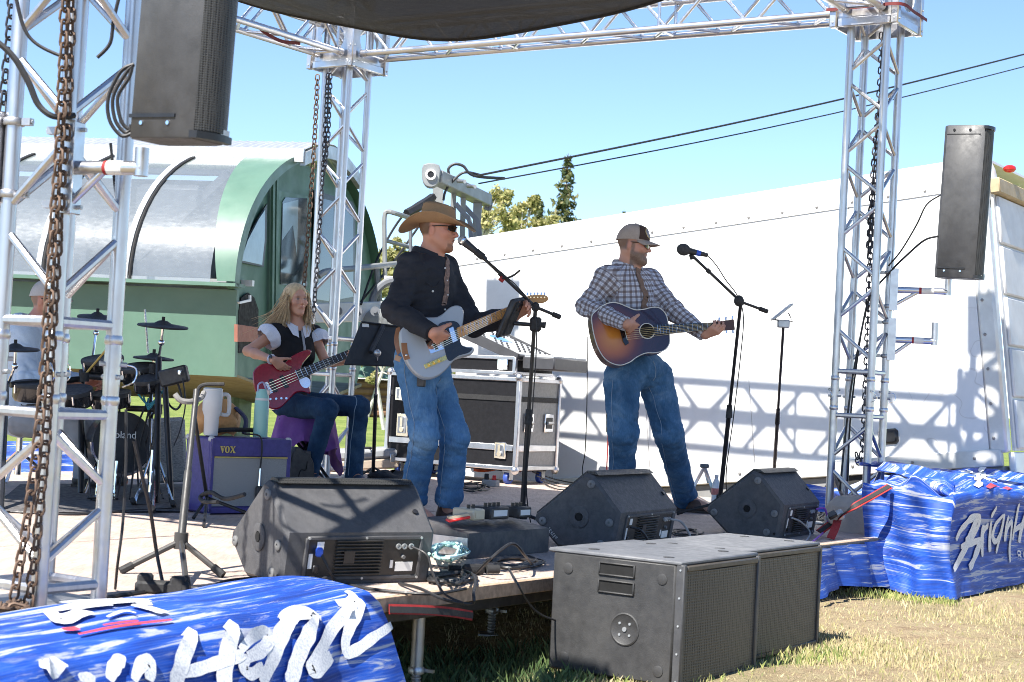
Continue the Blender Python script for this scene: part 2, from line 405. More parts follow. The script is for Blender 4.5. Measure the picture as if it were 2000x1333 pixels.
# rounded roof cap along the side (one quarter turn), riveted lip
def cap(u,v):
    a=u*math.pi/2; return TK(.0+v*TL,TH+.022+.20*math.sin(a), .032-.20*(1-math.cos(a)))
MB().grid(cap,9,2).grid(lambda u,v:TK(v*TL,TH-.05+.072*u,.034),2,2).build('roof_cap',whitep,truck)
MB().box(TK(TL/2,TH+.212,-TD/2-.17),(TL,TD-.02,.02),E1,EN).build('roof',whitep,truck)
mb=MB(); mb.sphere(TK(0,TH+.02,-.168),(.075,.20,.203),14,10,E1,EN,E3); mb.build('corner_cap',whitep,truck)
MB().box(TK(.02,TH/2,-.02),(.14,.12,TH+.02),E1,EN,bev=.02).build('corner_post',trim,truck)
MB().box(TK(TL/2,-.045,.012),(TL,.07,.13),E1,EN,bev=.008).build('bottom_rail',trim,truck)
MB().box(TK(TL/2,-.17,-.1),(TL,.2,.12),E1,EN,bev=.01).build('chassis_rail',M('chassis',(.25,.25,.25),.6,.2,.2,8),truck)
bolt=MB().sphere((0,0,0),(.013,.013,.009),8,5).mesh('bolt',boltm)
def addbolt(p): inst('bolt',bolt,truck,frame(p,E1,E3,EN))
for k in range(16): addbolt(TK(.12+k*.295,TH-.012,.036))
for k in range(8): addbolt(TK(.045,.1+k*.26,.042))
for k in range(10): addbolt(TK(.2+k*.48,-.04,.05))
# rear frame and roll door at the right end
MB().box(TK(-.055,TH/2,-TD/2),(.02,TD-.2,TH),E1,EN).build('rear_wall',M('rear_door_grey',(.62,.63,.64),.5,0,.1,5),truck)
for k in range(5): MB().box(TK(-.075,.2+k*.39,-TD/2),(.03,TD-.3,.37),E1,EN,bev=.012).build('door_slat',M('rear_door_grey'),truck)
MB().box(TK(-.09,TH-.03,-TD/2),(.08,TD-.14,.12),E1,EN,bev=.01).build('rear_header',M('ochre_header',(.42,.33,.20),.6,0,.2,8),truck)
MB().box(TK(-.05,-.32,-TD/2),(.05,TD-.1,.62),E1,EN,bev=.01).build('rear_skirt',whitep,truck)
MB().sphere(TK(-.12,TH+.14,-.42),(.05,.07,.03),10,6,E1,EN,E3).build('marker_light',M('red_lens',(.55,.02,.015),.2),truck)
# wheels and the dark fitting low on the side
for a in (1.1,5.2):
    c=TK(a,-.45,-.12); mb=MB().lathe(c-EN*.13,EN,[(.30,0),(.42,.01),(.44,.05),(.44,.21),(.42,.25),(.28,.26)],28,); w=mb.build('wheel',rubber,truck)
    MB().lathe(c-EN*.0,EN,[(.25,.12),(.27,.14),(.2,.125),(.08,.11),(.06,.16)],20).build('rim',steel,w)
MB().box(TK(.86,.17,.03),(.16,.05,.12),E1,EN,bev=.02).build('side_lamp',blackg,truck)
# cab in front
MB().prism([(4.78,-.35),(4.78,.42),(4.95,.40),(5.45,.0),(5.6,-.35)],TK(0,0),E1,E3,EN,-.15,-1.9,cham=.05).build('cab_hood',whitep,truck)

# ================================================================ chairlift terminal (green hut)
HA=math.radians(13); HX=Vector((math.cos(HA),-math.sin(HA),0)); HP=Vector((math.sin(HA),math.cos(HA),0))
HO=W(457,553,14.0)
def H(s,q,z): p=HO-HX*s+HP*q; return Vector((p.x,p.y,z))
green=M('mint_green_paint',(.085,.16,.12),.42,0,.10,3,.03,50,.001,dust=.12,dustcol=(.30,.42,.34))
greend=M('dark_green_paint',(.055,.13,.085),.45,0,.15,4)
hut=thing('lift_terminal','green chairlift terminal with curved glazed side and corrugated roof','lift hut',H(2,2,0))
ZB,ZV,ZT,QV,QT=1.06,HO.z,3.08,1.3,3.95
def arcq(t): a=math.radians(66)*t; return QV*(1-math.cos(a))/(1-math.cos(math.radians(66))), ZV+(ZT-ZV)*math.sin(a)/math.sin(math.radians(66))
HL=6.5
# lower side panels (lit), hung under a projecting ledge
for k in range(3):
    s0,s1=.03+k*2.15,.03+(k+1)*2.15-.012
    MB().prism([(.14,ZV-.05),(.20,ZV-.05),(.26,ZB),(.20,ZB)],H(s0,0,0),HP,UP,-HX,0,s1-s0).build('side_panel',green,hut)
MB().prism([(-.02,ZV-.03),(-.02,ZV),(.2,ZV),(.2,ZV-.03)],H(-.02,0,0),HP,UP,-HX,0,HL).build('ledge',green,hut)
MB().prism([(.26,ZB),(.26,ZB+.02),(2.2,ZB-.2),(QT-.3,ZB),(QT-.3,ZB-.03),(2.2,ZB-.24)],H(.03,0,0),HP,UP,-HX,0,HL).build('underside',M('olive_tan_sheet',(.22,.19,.10),.7,0,.2,5),hut)
# glazed vault: panes, mullions, end band
def poly_mat():
    m,nt,b=_nodes('hazy_polycarbonate'); v=coords(nt,(1,1,3))
    n=noise(nt,v,14,6,.7); b.inputs['Base Color'].default_value=(.20,.23,.26,1)
    nt.links.new(ramp(nt,n,[(.3,.20),(.7,.30)]),b.inputs['Roughness']); b.inputs['Specular IOR Level'].default_value=.9
    nt.links.new(ramp(nt,n,[(.3,.56),(.7,.66)]),b.inputs['Alpha']); b.inputs['Coat Weight'].default_value=.6; b.inputs['Coat Roughness'].default_value=.08
    return m
pcm=poly_mat(); mull=M('white_glazing_bar',(.70,.71,.71),.4,.1,.1,8)
stops=[.20,.98,1.78,2.58,3.38,4.18,4.98,5.78,6.5]
for k in range(len(stops)-1):
    s0,s1=stops[k]+.02,stops[k+1]-.02
    MB().grid(lambda u,v:H(s0+(s1-s0)*u,arcq(v)[0]+.012,arcq(v)[1]-.004),2,13).build('vault_pane',pcm,hut)
    mb=MB(); pts=[arcq(j/12) for j in range(13)]
    s2=stops[k+1]
    mb.tube([H(s2,q-.01,z) for q,z in pts],.026,6); mb.build('glazing_bar',mull,hut)
    MB().tube([H(s2-.04,q+.0,z) for q,z in pts],.012,6).build('gasket',rubber,hut)
def band(u,v):
    q,z=arcq(v); wd=.16+.30*v; return H(-.02+wd*u,q-.03,z+.01)
mb=MB().grid(band,3,17); mb.grid(lambda u,v:H(-.02,arcq(v)[0]-.03+.10*u,arcq(v)[1]+.01-.05*u),2,17); mb.build('end_band',green,hut)
MB().box(H(3.2,.3,ZV+.02),(HL,.05,.05),HX,HP).build('sill',mull,hut)
# corrugated roof and fascia
def roof(u,v):
    q=QV-.1+(QT-2*QV+.3)*v; z=ZT+.05+.17*math.sin(math.pi*v); s=-.10+6.6*u
    return H(s,q,z+.012*math.sin(u*6.6/.075*2*math.pi))
MB().grid(lambda u,v:roof(u,v),620,7).build('corrugated_roof',M('zinc_sheet',(.66,.68,.70),.4,.6,.1,5),hut,smooth=60)
MB().prism([(QV-.13,ZT-.06),(QV-.13,ZT+.06),(QV-.10,ZT+.06),(QV-.10,ZT-.06)],H(-.11,0,0),HP,UP,-HX,0,6.6).build('fascia',steel,hut)
MB().prism([(q_,ZT+.03+.17*math.sin(math.pi*(q_-QV+.1)/(QT-2*QV+.3))) for q_ in [QV-.1+i*(QT-2*QV+.3)/8 for i in range(9)]]+[(q_,ZT-.09+.17*math.sin(math.pi*(q_-QV+.1)/(QT-2*QV+.3))) for q_ in [QV-.1+i*(QT-2*QV+.3)/8 for i in range(8,-1,-1)]],H(-.12,0,0),HP,UP,-HX,0,.05).build('roof_end_trim',steel,hut)
# end wall facing right: outline of the vault, with openings made of proud frames and dark panes
prof=[(q,z-.03) for q,z in [arcq(j/10) for j in range(11)]]
prof=[(.25,ZB),(.16,ZV-.05)]+[(max(q,.1),z) for q,z in prof]+[(QT-q,z) for q,z in [arcq(j/10) for j in range(10,-1,-1)]]+[(QT-.4,ZB)]
MB().prism(prof,H(.05,0,0),HP,UP,-HX,0,.06).build('end_wall',M('end_wall_shaded_green',(.065,.145,.10),.5,0,.15,3),hut)  # darker green than the sides: the shade of this end is in the colour
def far_band(u,v):
    q,z=arcq(v); return H(-.04+.3*u,QT-q+.03,z+.01)
MB().grid(far_band,3,13).build('far_end_band',greend,hut)
PE=H(-.0,0,0); EWN=HX
def epoly(name,pts,mat,off,th=.012,parent=None,cat=0):
    P=[onplane(x,y,PE+HX*off,EWN) for x,y in (catm2(pts,4) if cat else pts)]
    mb=MB(); n=len(P); mb.add(P+[p-HX*th for p in P],[tuple(range(n)),tuple(range(2*n-1,n-1,-1))]+[(i,(i+1)%n,n+(i+1)%n,n+i) for i in range(n)])
    return mb.build(name,mat,parent or hut)
darkglass=M('dark_window_glass',(.03,.045,.05),.08,0,.2,3,spec=.8); paleglass=M('pale_window_glass',(.22,.30,.32),.1,0,.2,3,spec=.8)
w=epoly('window',[(467,512),(515,522),(521,470),(522,398),(505,425),(480,470)],blackg,-.02); epoly('pane',[(471,509),(512,518),(517,470),(518,410),(506,428),(484,470)],paleglass,-.012,parent=w)
d=epoly('door',[(540,735),(544,372),(606,385),(606,735)],greend,-.02)
epoly('door_glass',[(548,540),(552,395),(558,386),(600,388),(600,560),(548,556)],darkglass,-.012,parent=d)
epoly('door_reflection',[(551,470),(553,398),(583,390),(580,500),(572,440)],paleglass,-.010,parent=d)  # pale patch that imitates a reflection in the door glass
w=epoly('window',[(612,600),(614,372),(690,395),(694,410),(694,590)],blackg,-.02); epoly('pane',[(617,585),(619,385),(652,394),(650,590)],darkglass,-.012,parent=w); epoly('pane',[(662,585),(664,400),(686,408),(690,420),(690,580)],darkglass,-.012,parent=w)
for x0 in (530,537): epoly('corner_bead',[(x0,735),(x0+4,345),(x0+8,345),(x0+4,735)],greend,.0,.02)
a=epoly('service_opening',[(466,690),(466,610),(472,582),(485,572),(497,582),(505,605),(504,690)],M('opening_dark',(.015,.016,.016),.8),-.025)
epoly('gear_box',[(464,668),(464,634),(504,640),(504,668)],M('red_oxide',(.30,.12,.085),.6),-.01,.03,parent=a)
epoly('pipe',[(468,590),(488,585),(488,577),(491,577),(491,589),(469,594)],whitep,-.01,.02,parent=a)
# machinery half seen through the hazy vault and supports below
mach=M('machinery_grey',(.14,.15,.16),.5,.3,.3,6)
for k,(s,q) in enumerate(((1.1,1.5),(2.5,1.7),(4.0,1.5),(5.4,1.6))):
    mb=MB().box(H(s,q,2.35),(.9,.5,.9),HX,HP,bev=.05); bar(mb,H(s-.5,q-.3,2.9),H(s+.5,q-.2,2.0),.08,.08); mb.build('drive_unit',mach,hut)
MB().box(H(3.2,2.2,2.1),(6,.1,1.7),HX,HP).build('inner_wall',M('inner_wall',(.40,.43,.44),.7),hut)
MB().box(H(3.2,1.45,ZT-.14),(6.2,.12,.05),HX,HP).build('light_batten',whitep,hut)
for s in (.8,4.8):
    MB().box(H(s,2.0,.5),(.32,.4,1.1),HX,HP,bev=.04).build('support_column',M('green_column',(.10,.16,.09),.6),hut)
og=MB().prism(catm2([(0,.0),(.7,.05),(.75,.5),(.45,.72),(0,.7)],5),H(2.95,-.25,1.12),-HX,UP,-HP,0,.05).build('orange_sign',M('orange_plastic',(.72,.20,.03),.5)); tag(og,'round cornered orange sign board behind the drummer','sign')
# ================================================================ trees
bark=M('aspen_bark',(.45,.43,.38),.8,0,.3,6,.4,20,.01); barkd=M('conifer_bark',(.10,.07,.05),.9,0,.3,6)
def leafmat(name,cols):
    m,nt,b=_nodes(name); g=nt.nodes.new('ShaderNodeNewGeometry')
    c=ramp(nt,g.outputs['Random Per Island'],cols); nt.links.new(c,b.inputs['Base Color']); b.inputs['Roughness'].default_value=.6
    tr=nt.nodes.new('ShaderNodeBsdfTranslucent'); nt.links.new(c,tr.inputs[0]); mx=nt.nodes.new('ShaderNodeMixShader'); mx.inputs[0].default_value=.35
    nt.links.new(b.outputs[0],mx.inputs[1]); nt.links.new(tr.outputs[0],mx.inputs[2]); nt.links.new(mx.outputs[0],nt.nodes['Material Output'].inputs[0]); return m
aspen_l=leafmat('aspen_leaves',[(0,(.20,.22,.07)),(.4,(.33,.33,.12)),(.75,(.44,.41,.17)),(1,(.52,.45,.21))])
fir_l=leafmat('conifer_needles',[(0,(.05,.08,.03)),(.5,(.10,.13,.045)),(.85,(.19,.19,.075)),(1,(.28,.24,.11))])
def leafmesh(P,size,rng,elong=1.0):
    n=len(P); P=np.array(P)
    a=rng.randn(n,3); a/=np.linalg.norm(a,axis=1)[:,None]; b=rng.randn(n,3); b-=a*(a*b).sum(1)[:,None]; b/=np.linalg.norm(b,axis=1)[:,None]
    s=size*(.5+rng.rand(n))[:,None]
    V=np.stack([P-a*s*elong,P-b*s*.6,P+a*s*elong,P+b*s*.6],1)
    return V.reshape(-1,3),(np.arange(n)[:,None]*4+np.arange(4)[None])
def mesh_np(name,V,Fq,mat,parent):
    inv=np.array(ROOTM[parent.name].inverted()); V=V@inv[:3,:3].T+inv[:3,3]
    me=bpy.data.meshes.new(name); me.from_pydata(V.tolist(),[],Fq.tolist()); me.materials.append(mat)
    o=bpy.data.objects.new(name,me); COL.objects.link(o); o.parent=parent; ROOTM[o.name]=ROOTM[parent.name]; return o
def aspen(px,pytop,d,wpx,label,seed,n=5000,base=.30,grp='aspens behind the stage'):
    rng=np.random.RandomState(seed); top=W(px,pytop,d); x,y=top.x,top.y; z0=gz(x,y); h=top.z-z0; rw=wpx/2*d/F
    t=thing('aspen_tree',label,'tree',(x,y,z0),grp); mb=MB(); P=[]
    pts=[Vector((x+.1*rng.randn()*k,y,z0+h*.93*k/4)) for k in range(5)]; mb.tube(pts,[.10*h/8*(1-.2*k) for k in range(5)],7)
    clumps=[]
    for k in range(46):
        f=base+(1-base)*rng.rand()**.8; a=rng.rand()*6.283; r=rw*(.35+.65*rng.rand())*math.sin(min(1,(1-f)*2.2+.18)*math.pi/2)
        c=Vector((x+math.cos(a)*r,y+math.sin(a)*r,z0+h*f)); i=min(3,int(f*4)); s=pts[i].lerp(pts[i+1],.3)
        mb.tube([s,s.lerp(c,.55)+UP*.1*h/8,c],[.035*h/8,.022*h/8,.008],5); clumps.append((c,rw*(.16+.20*rng.rand())))
    mb.build('trunk',bark,t)
    for k in range(n):
        c,r=clumps[rng.randint(len(clumps))]; q=rng.randn(3); q/=np.linalg.norm(q); q*=r*rng.rand()**.4*np.array([1,1,.85]); P.append((c.x+q[0],c.y+q[1],c.z+q[2]))
    V,Fq=leafmesh(P,.062*h/8+.012,rng); mesh_np('crown',V,Fq,aspen_l,t); return t
def conifer(px,pytop,d,wpx,label,seed,n=5200):
    rng=np.random.RandomState(seed); top=W(px,pytop,d); x,y=top.x,top.y; z0=gz(x,y); h=top.z-z0; rw=wpx/2*d/F
    t=thing('conifer_tree',label,'tree',(x,y,z0)); mb=MB().tube([(x,y,z0),(x,y,z0+h)],[.16*h/10,.012],7); P=[]
    z=z0+h*.12
    while z<z0+h*.985:
        f=(z-z0)/h; L=rw*2.1*(1-f)**.82*(.62+.5*rng.rand())+.04; nb=7
        for k in range(nb):
            a=k/nb*6.283+rng.rand(); Lk=L*(.6+.5*rng.rand()); e=Vector((x+math.cos(a)*Lk,y+math.sin(a)*Lk,z-.22*Lk+.05)); mb.tube([(x,y,z),e],[.02*(1-f)+.006,.004],4)
            m=max(6,int(Lk*26))
            for j in range(m):
                u=.18+.82*rng.rand()**.7; p=Vector((x,y,z)).lerp(e,u); w=.13*Lk*(1.15-u)+.05; P.append((p.x+w*rng.randn()*.8,p.y+w*rng.randn()*.8,p.z-.06*abs(rng.randn())+.03*rng.randn()))
        z+=h*.021*(.8+.5*rng.rand())
    mb.build('trunk',barkd,t); V,Fq=leafmesh(P,.075*h/10+.012,rng,1.5); mesh_np('crown',V,Fq,fir_l,t); return t
aspen(978,372,58,120,'aspen with yellowing crown left of the tall conifer, beyond the hat brim',11)
aspen(1036,382,60,100,'smaller aspen crown between the big aspen and the tall conifer',12)
aspen(1078,424,66,90,'low aspen top showing just above the truck roof',13,3200)
conifer(1110,300,72,96,'tall slender spruce standing behind the truck roof',14)
aspen(945,400,62,90,'aspen crown just right of the gantry hook',41,5000)
aspen(1010,405,70,90,'aspen crown low behind the two bigger aspens',42,5000)
conifer(1056,390,62,36,'small pointed spruce top among the aspens',15)
conifer(1219,410,95,22,'tiny far spruce tip right of the tall spruce above the truck',16)
aspen(770,470,34,110,'bushy aspen seen behind the lift railing left of the cowboy hat',17,7000,.2)
aspen(735,500,40,90,'aspen clump right beside the green terminal end',18,6000,.2)
aspen(905,520,45,80,'aspen top peeking out behind the gantry and hat',19,4500,.2)
for k,(px,pt,d_,w_) in enumerate(((300,640,70,130),(420,650,74,140),(520,620,66,120),(160,640,72,150),(40,650,75,140),(640,600,70,130))):
    aspen(px,pt,d_,w_,['leafy aspen under the terminal beside the drum rack','leafy aspen under the terminal near the white tumbler','leafy aspen under the terminal behind the bass player','leafy aspen far behind the drummer','leafy aspen at the far left edge of the meadow','leafy aspen behind the bass player and back tower'][k],30+k,2600,.15,'aspens across the meadow')

# ================================================================ log cabin with green roof
cb=W(705,760,40); cab0=Vector((cb.x,cb.y,gz(cb.x,cb.y)))
cabin=thing('log_cabin','small log cabin with mint green metal roof behind the bass player','cabin',cab0)
CX=Vector((.93,.37,0)); CY=Vector((-.37,.93,0))
for k in range(5):
    z=cab0.z+.1+k*.17
    MB().tube([cab0-CX*1.6-CY*.0+UP*(z-cab0.z),cab0+CX*1.5+UP*(z-cab0.z)],.092,8).build('log',M('cabin_log',(.17,.09,.05),.8,0,.3,4),cabin)
zc_=cab0.z+.92
for k in range(10):
    a0=-2.0+k*.4; MB().prism([(0,0),(.385,0),(.385,.02),(0,.02)],cab0+CX*a0+UP*(zc_-cab0.z)-CY*.35,CX,(CY*.86*1.0+UP*.5).normalized().cross(CX)*-1,(CY*.86+UP*.5).normalized(),0,2.4).build('roof_sheet',green,cabin)
MB().prism([(-.2,0),(2.2,0),(1.9,1.1)],cab0-CX*2.02+UP*(zc_-cab0.z),CY,UP,CX,0,.06).build('gable_board',M('orange_gable',(.50,.22,.10),.7),cabin)
MB().box(cab0+CY*1.5+UP*.45,(3.0,2.6,.9),CX,CY).build('core_wall',M('cabin_log'),cabin)

# ================================================================ lift gantry, walkway and cables behind the singer
gy=M('gantry_grey_paint',(.24,.25,.25),.45,.2,.15,5); gyd=M('gantry_dark_grey',(.16,.17,.19),.5,.2,.15,5)
DG=17.5
gan=thing('lift_gantry','grey steel lift gantry frame with bearing end above the cowboy hat','gantry',(W(890,600,DG).x,DG,gz(0,DG)))
def pw(x,y,d=DG): return W(x,y,d)
mb=MB(); a=pw(850,345,17.0); b=pw(948,392,18.2); X=(b-a).normalized(); Y=X.cross(UP).normalized()
mb.box((a+b)/2,((b-a).length,.16,.13),X,Y,bev=.01); mb.build('top_beam',gy,gan)
mb=MB(); c=pw(842,343,16.95); Zf=(Vector((0,-1,0))).normalized(); Xf=Vector((1,0,0))
mb.prism(catm2([(-.08,.10),(.08,.10),(.085,-.05),(.04,-.12),(-.04,-.12),(-.085,-.05)],3),c,Xf,UP,Zf,-.06,.05,cham=.01); e=mb.build('bearing_plate',gy,gan)
MB().lathe(c+Zf*.05,Zf,[(.055,0),(.055,.03),(.035,.03),(.033,.005)],16).build('bearing',whitep,e); MB().lathe(c+Zf*.05,Zf,[(.03,.0),(.03,.02)],12).build('bearing_bore',blackg,e)
def steelbar(name,pts,r,m=gy,n=4): return MB().tube(pts,r,n).build(name,m,gan)
steelbar('post',[pw(855,362),pw(857,420),pw(860,560)],.075)
steelbar('post',[pw(886,372,17.6),pw(884,470,17.6)],.04); steelbar('post',[pw(905,378,17.8),pw(903,470,17.8)],.04)
steelbar('bent_arm',catm([pw(890,398),pw(906,418),pw(917,432),pw(920,470),pw(920,520)],5),.035,gyd)
steelbar('bent_arm',catm([pw(907,404,17.8),pw(922,420,17.8),pw(934,436,17.8),pw(937,470,17.8),pw(937,520,17.8)],5),.035,gyd)
mb=MB(); P=[pw(925,378,18),pw(943,383,18),pw(936,470,18),pw(930,470,18),pw(922,470,18)]; mb.add(P+[p+Vector((0,.08,0)) for p in P],[(0,1,2,3,4),(9,8,7,6,5)]+[(i,(i+1)%5,5+(i+1)%5,5+i) for i in range(5)]); mb.build('gusset_post',gy,gan)
steelbar('hook',catm([pw(950,380,18.2),pw(958,392,18.2),pw(956,408,18.2),pw(946,405,18.2)],5),.03,gyd)
for x,y in ((900,354),(920,364)): MB().cyl(pw(x-6,y,17.2),pw(x+8,y+1,17.1),.02).build('cable_clamp',alu_d,gan)
wk=thing('lift_walkway','grey railed maintenance walkway of the lift left of the cowboy hat','walkway',(W(760,620,16.5).x,16.5,gz(0,16.5)))
def rail(name,pts,r=.022,m=gy,n=8): return MB().tube(pts,r,n).build(name,m,wk)
rw=lambda x,y,d=16.5: W(x,y,d)
rail('handrail',catm([rw(752,545),rw(751,470),rw(751,425),rw(757,414),rw(775,418),rw(825,434,17.2)],5),.024); rail('midrail',[rw(752,470),rw(826,490,17.2)],.02)
rail('rail_post',[rw(802,430,16.9),rw(801,545,16.9)],.02,gyd)
rail('lower_rail',catm([rw(622,540,15.4),rw(640,530,15.5),rw(700,524,16),rw(790,514,16.6)],4),.03); rail('rail_post',[rw(735,522),rw(742,600)],.03); rail('bent_pipe',catm([rw(790,545,16.2),rw(755,552,16.2),rw(732,575,16.2),rw(724,610,16.2)],5),.04,gyd)
mb=MB(); a=rw(610,612,15.9); b=rw(770,608,16.3); X=(b-a).normalized(); mb.box((a+b)/2,((b-a).length,.1,.19),X,X.cross(UP)*-1,bev=.01); bm_=mb.build('sheave_beam',M('lift_white',(.66,.67,.66),.45,.1,.12,6),wk)
for x in (660,699,733): MB().lathe(rw(x,608.5,15.88),(0,-1,0),[(.045,0),(.045,.03),(.02,.03),(.02,.05)],12).build('bolt',gyd,bm_)
for x in (736,760): MB().lathe(rw(x,630,16.1),(0,-1,0),[(.11,-.04),(.13,-.03),(.10,0),(.13,.03),(.11,.04)],18).build('sheave',gy,wk)
MB().box(rw(772,552,16.4),(.2,.3,.1)).build('platform_box',whitep,wk)
def line(name,label,pts,r,sag=0,cat='cable'):
    P=[Vector(p) for p in pts]
    if sag and len(P)==2: P=[P[0].lerp(P[1],t/14)-UP*sag*math.sin(math.pi*t/14) for t in range(15)]
    else: P=catm(P,8)
    o=MB().tube(P,r,6).build(name,cablem,None); return tag(o,label,cat)
line('overhead_cable','upper overhead cable running to the top right sky',[W(925,345,17.2),W(2010,104,24)],.0125,.06)
line('overhead_cable','lower overhead cable running to the right sky',[W(935,359,17.3),W(2010,128,24)],.0085,.08)
line('cable_loop','black cable loop curling above the gantry beam',[W(878,345,17.2),W(876,330,17.2),W(888,321,17.2),W(905,325,17.2),W(918,340,17.2),W(940,346,17.3),W(985,349,17.6)],.016)
line('cable_loop','second black cable loop over the gantry beam',[W(866,392,17.2),W(872,370,17.2),W(895,344,17.2),W(912,337,17.2),W(940,343,17.3)],.014)
line('hose','thick dark hose slanting down behind the cowboy hat',[W(845,386,17.3),W(822,402,17),W(794,418,16.8)],.045,cat='hose')
line('guy_wire','dark wire running down left from the gantry to the terminal',[W(846,380,17.4),W(790,418,17),W(740,500,16.6),W(705,595,16)],.012,cat='wire')
line('guy_wire','second dark wire slanting behind the walkway railing',[W(830,425,17.4),W(770,510,17),W(705,590,16.4)],.012,cat='wire')
# ================================================================ trusses
TA=Vector((-1.41,5.25,0)); TC=Vector((2.235,10.8,0)); TB=TC-SU*4.35; TE=TA-SU*4.35
HS=.12                                    # half spacing of the chords
tube8=MB().tube([(0,0,0),(0,0,1)],.0125,8).mesh('brace',alu); chord12=MB().tube([(0,0,0),(0,0,1)],.025,14).mesh('chord',alu)
def mast(name,label,base,ztop,JZ,zb=DECK):   # JZ: joint between base section and mast
    t=thing(name,label,'truss tower',(base.x,base.y,zb),'truss towers')
    cor=[(-1,-1),(1,-1),(1,1),(-1,1)]
    def P(c,z): return base+SU*c[0]*HS+SV*c[1]*HS+UP*z
    for c in cor:
        for z0,z1 in ((zb+.01,JZ-.05),(JZ+.05,ztop)): inst('chord',chord12,t,between(P(c,z0),P(c,z1)))
        # conical coupler with pin
        mb=MB().lathe(P(c,0),UP,[(.025,JZ-.11),(.029,JZ-.10),(.029,JZ-.085),(.025,JZ-.08),(.027,JZ-.03),(.0255,JZ),(.027,JZ+.03),(.025,JZ+.08),(.029,JZ+.085),(.029,JZ+.10),(.025,JZ+.11)],14)
        cp=mb.build('coupler',alu,t)
        o=(SU*c[0]*.6+SV*c[1]).normalized()
        MB().cyl(P(c,JZ+.02)-o*.04,P(c,JZ+.02)+o*.045,.008,n=8).cyl(P(c,JZ-.02)-SU*.04,P(c,JZ-.02)+SU*.045,.008,n=8).build('pin',alu_d,cp)
        MB().tube(catm([P(c,JZ+.02)+o*.04,P(c,JZ+.01)+o*.06+SU*.02,P(c,JZ-.03)+o*.05+SU*.03,P(c,JZ-.05)+o*.035],4),.002,5).build('safety_clip',chrome,cp)
    for f in range(4):
        a,b=cor[f],cor[(f+1)%4]
        for z in (zb+.07,JZ-.14,JZ+.14): inst('rung',tube8,t,between(P(a,z),P(b,z))@Matrix.Diagonal((1.3,1.3,1,1)))
        k=0; z=zb+.12; 
        for lo,hi in ((zb+.11,JZ-.16),(JZ+.18,ztop-.05)):
            nb=max(2,round((hi-lo)/.267)); st=(hi-lo)/nb
            for k in range(nb):
                z=lo+k*st+st*.14; z2=z+st*.72; q,r=(a,b) if (k+f)%2 else (b,a)
                inst('brace',tube8,t,between(P(q,z),P(r,z2)))
    mb=MB().box(base+UP*(zb+.006),(.42,.42,.012),SU,SV,bev=.003); mb.build('base_plate',alu_d,t)
    # head with sheave above the sleeve block
    mb=MB()
    for s in (-1,1): mb.box(base+SU*s*.09+UP*(ztop+.10),(.012,.30,.30),SU,SV,bev=.003)
    mb.box(base+UP*(ztop+.005),(.36,.36,.012),SU,SV); h=mb.build('mast_head',alu,t)
    MB().lathe(base+UP*(ztop+.12)-SU*.03,SU,[(.09,0),(.10,.01),(.075,.03),(.10,.05),(.09,.06)],18).build('sheave',steel,h)
    return t
MZ=4.55
mast('truss_tower','big silver truss tower in the left foreground with rusty chains',TA,MZ,1.06)
mast('truss_tower','silver truss tower standing behind the bass player',TB,MZ,1.26)
mast('truss_tower','silver truss tower at the right carrying a column speaker',TC,MZ,1.16)
mast('truss_tower','silver truss tower at the back left stage corner, outside the picture',TE,MZ,1.1)
ZL,ZH=3.60,3.84
def block(label,base,dirs):
    t=thing('sleeve_block',label,'sleeve block',(base.x,base.y,ZL-.1),'sleeve blocks on the towers')
    k=.205; z0,z1=ZL-.11,ZH+.11; zc=(z0+z1)/2
    for s in (-1,1):
        for (A,B) in ((SU,SV),(SV,SU)):
            # plate with a round window: ring polygon
            o=base+A*s*k+UP*zc; n=24; outer=[];inner=[]
            for i in range(n):
                a=2*math.pi*(i+.5)/n; c_,s_=math.cos(a),math.sin(a); m_=max(abs(c_),abs(s_)); outer.append((c_/m_*(k-.025),s_/m_*(z1-z0)/2)); inner.append((c_*.115,s_*.115))
            mb=MB(); V=[]
            for dd in (0,.006):
                V+=[o-A*s*dd+B*x+UP*y for x,y in outer]+[o-A*s*dd+B*x+UP*y for x,y in inner]
            Fc=[]
            for i in range(n):
                j=(i+1)%n; Fc+=[(i,j,n+j,n+i),(2*n+i,3*n+i,3*n+j,2*n+j),(i,2*n+i,2*n+j,j),(n+i,n+j,3*n+j,3*n+i)]
            mb.add(V,Fc); mb.build('side_plate',alu,t)
        for s2 in (-1,1):
            mb=MB().box(base+SU*s*k+SV*s2*k+UP*zc,(.05,.05,z1-z0+.004),SU,SV,bev=.006); c=mb.build('corner_angle',alu,t)
            mb=MB()
            for q in range(4):
                for A,sg in ((SU,s),(SV,s2)): mb.sphere(base+SU*s*k+SV*s2*k+A*sg*.027+UP*(z0+.03+q*(z1-z0-.06)/3),.007,6,4)
            mb.build('rivets',steel,c)
    for A in (SU,SV):
        for s in (-1,1):
            B=SV if A is SU else SU
            for zz in (z0+.03,z1-.03): MB().box(base+A*s*(k+.004)+UP*zz,(.02,2*k-.06,.055),A,B,bev=.004).build('cross_plate',alu,t)
    return t
block('aluminium sleeve block on the left foreground tower, above the picture',TA,None)
block('aluminium sleeve block on the tower behind the bass player',TB,None)
block('aluminium sleeve block at the top of the right tower with red strap',TC,None)
block('aluminium sleeve block on the hidden back left tower, above the picture',TE,None)
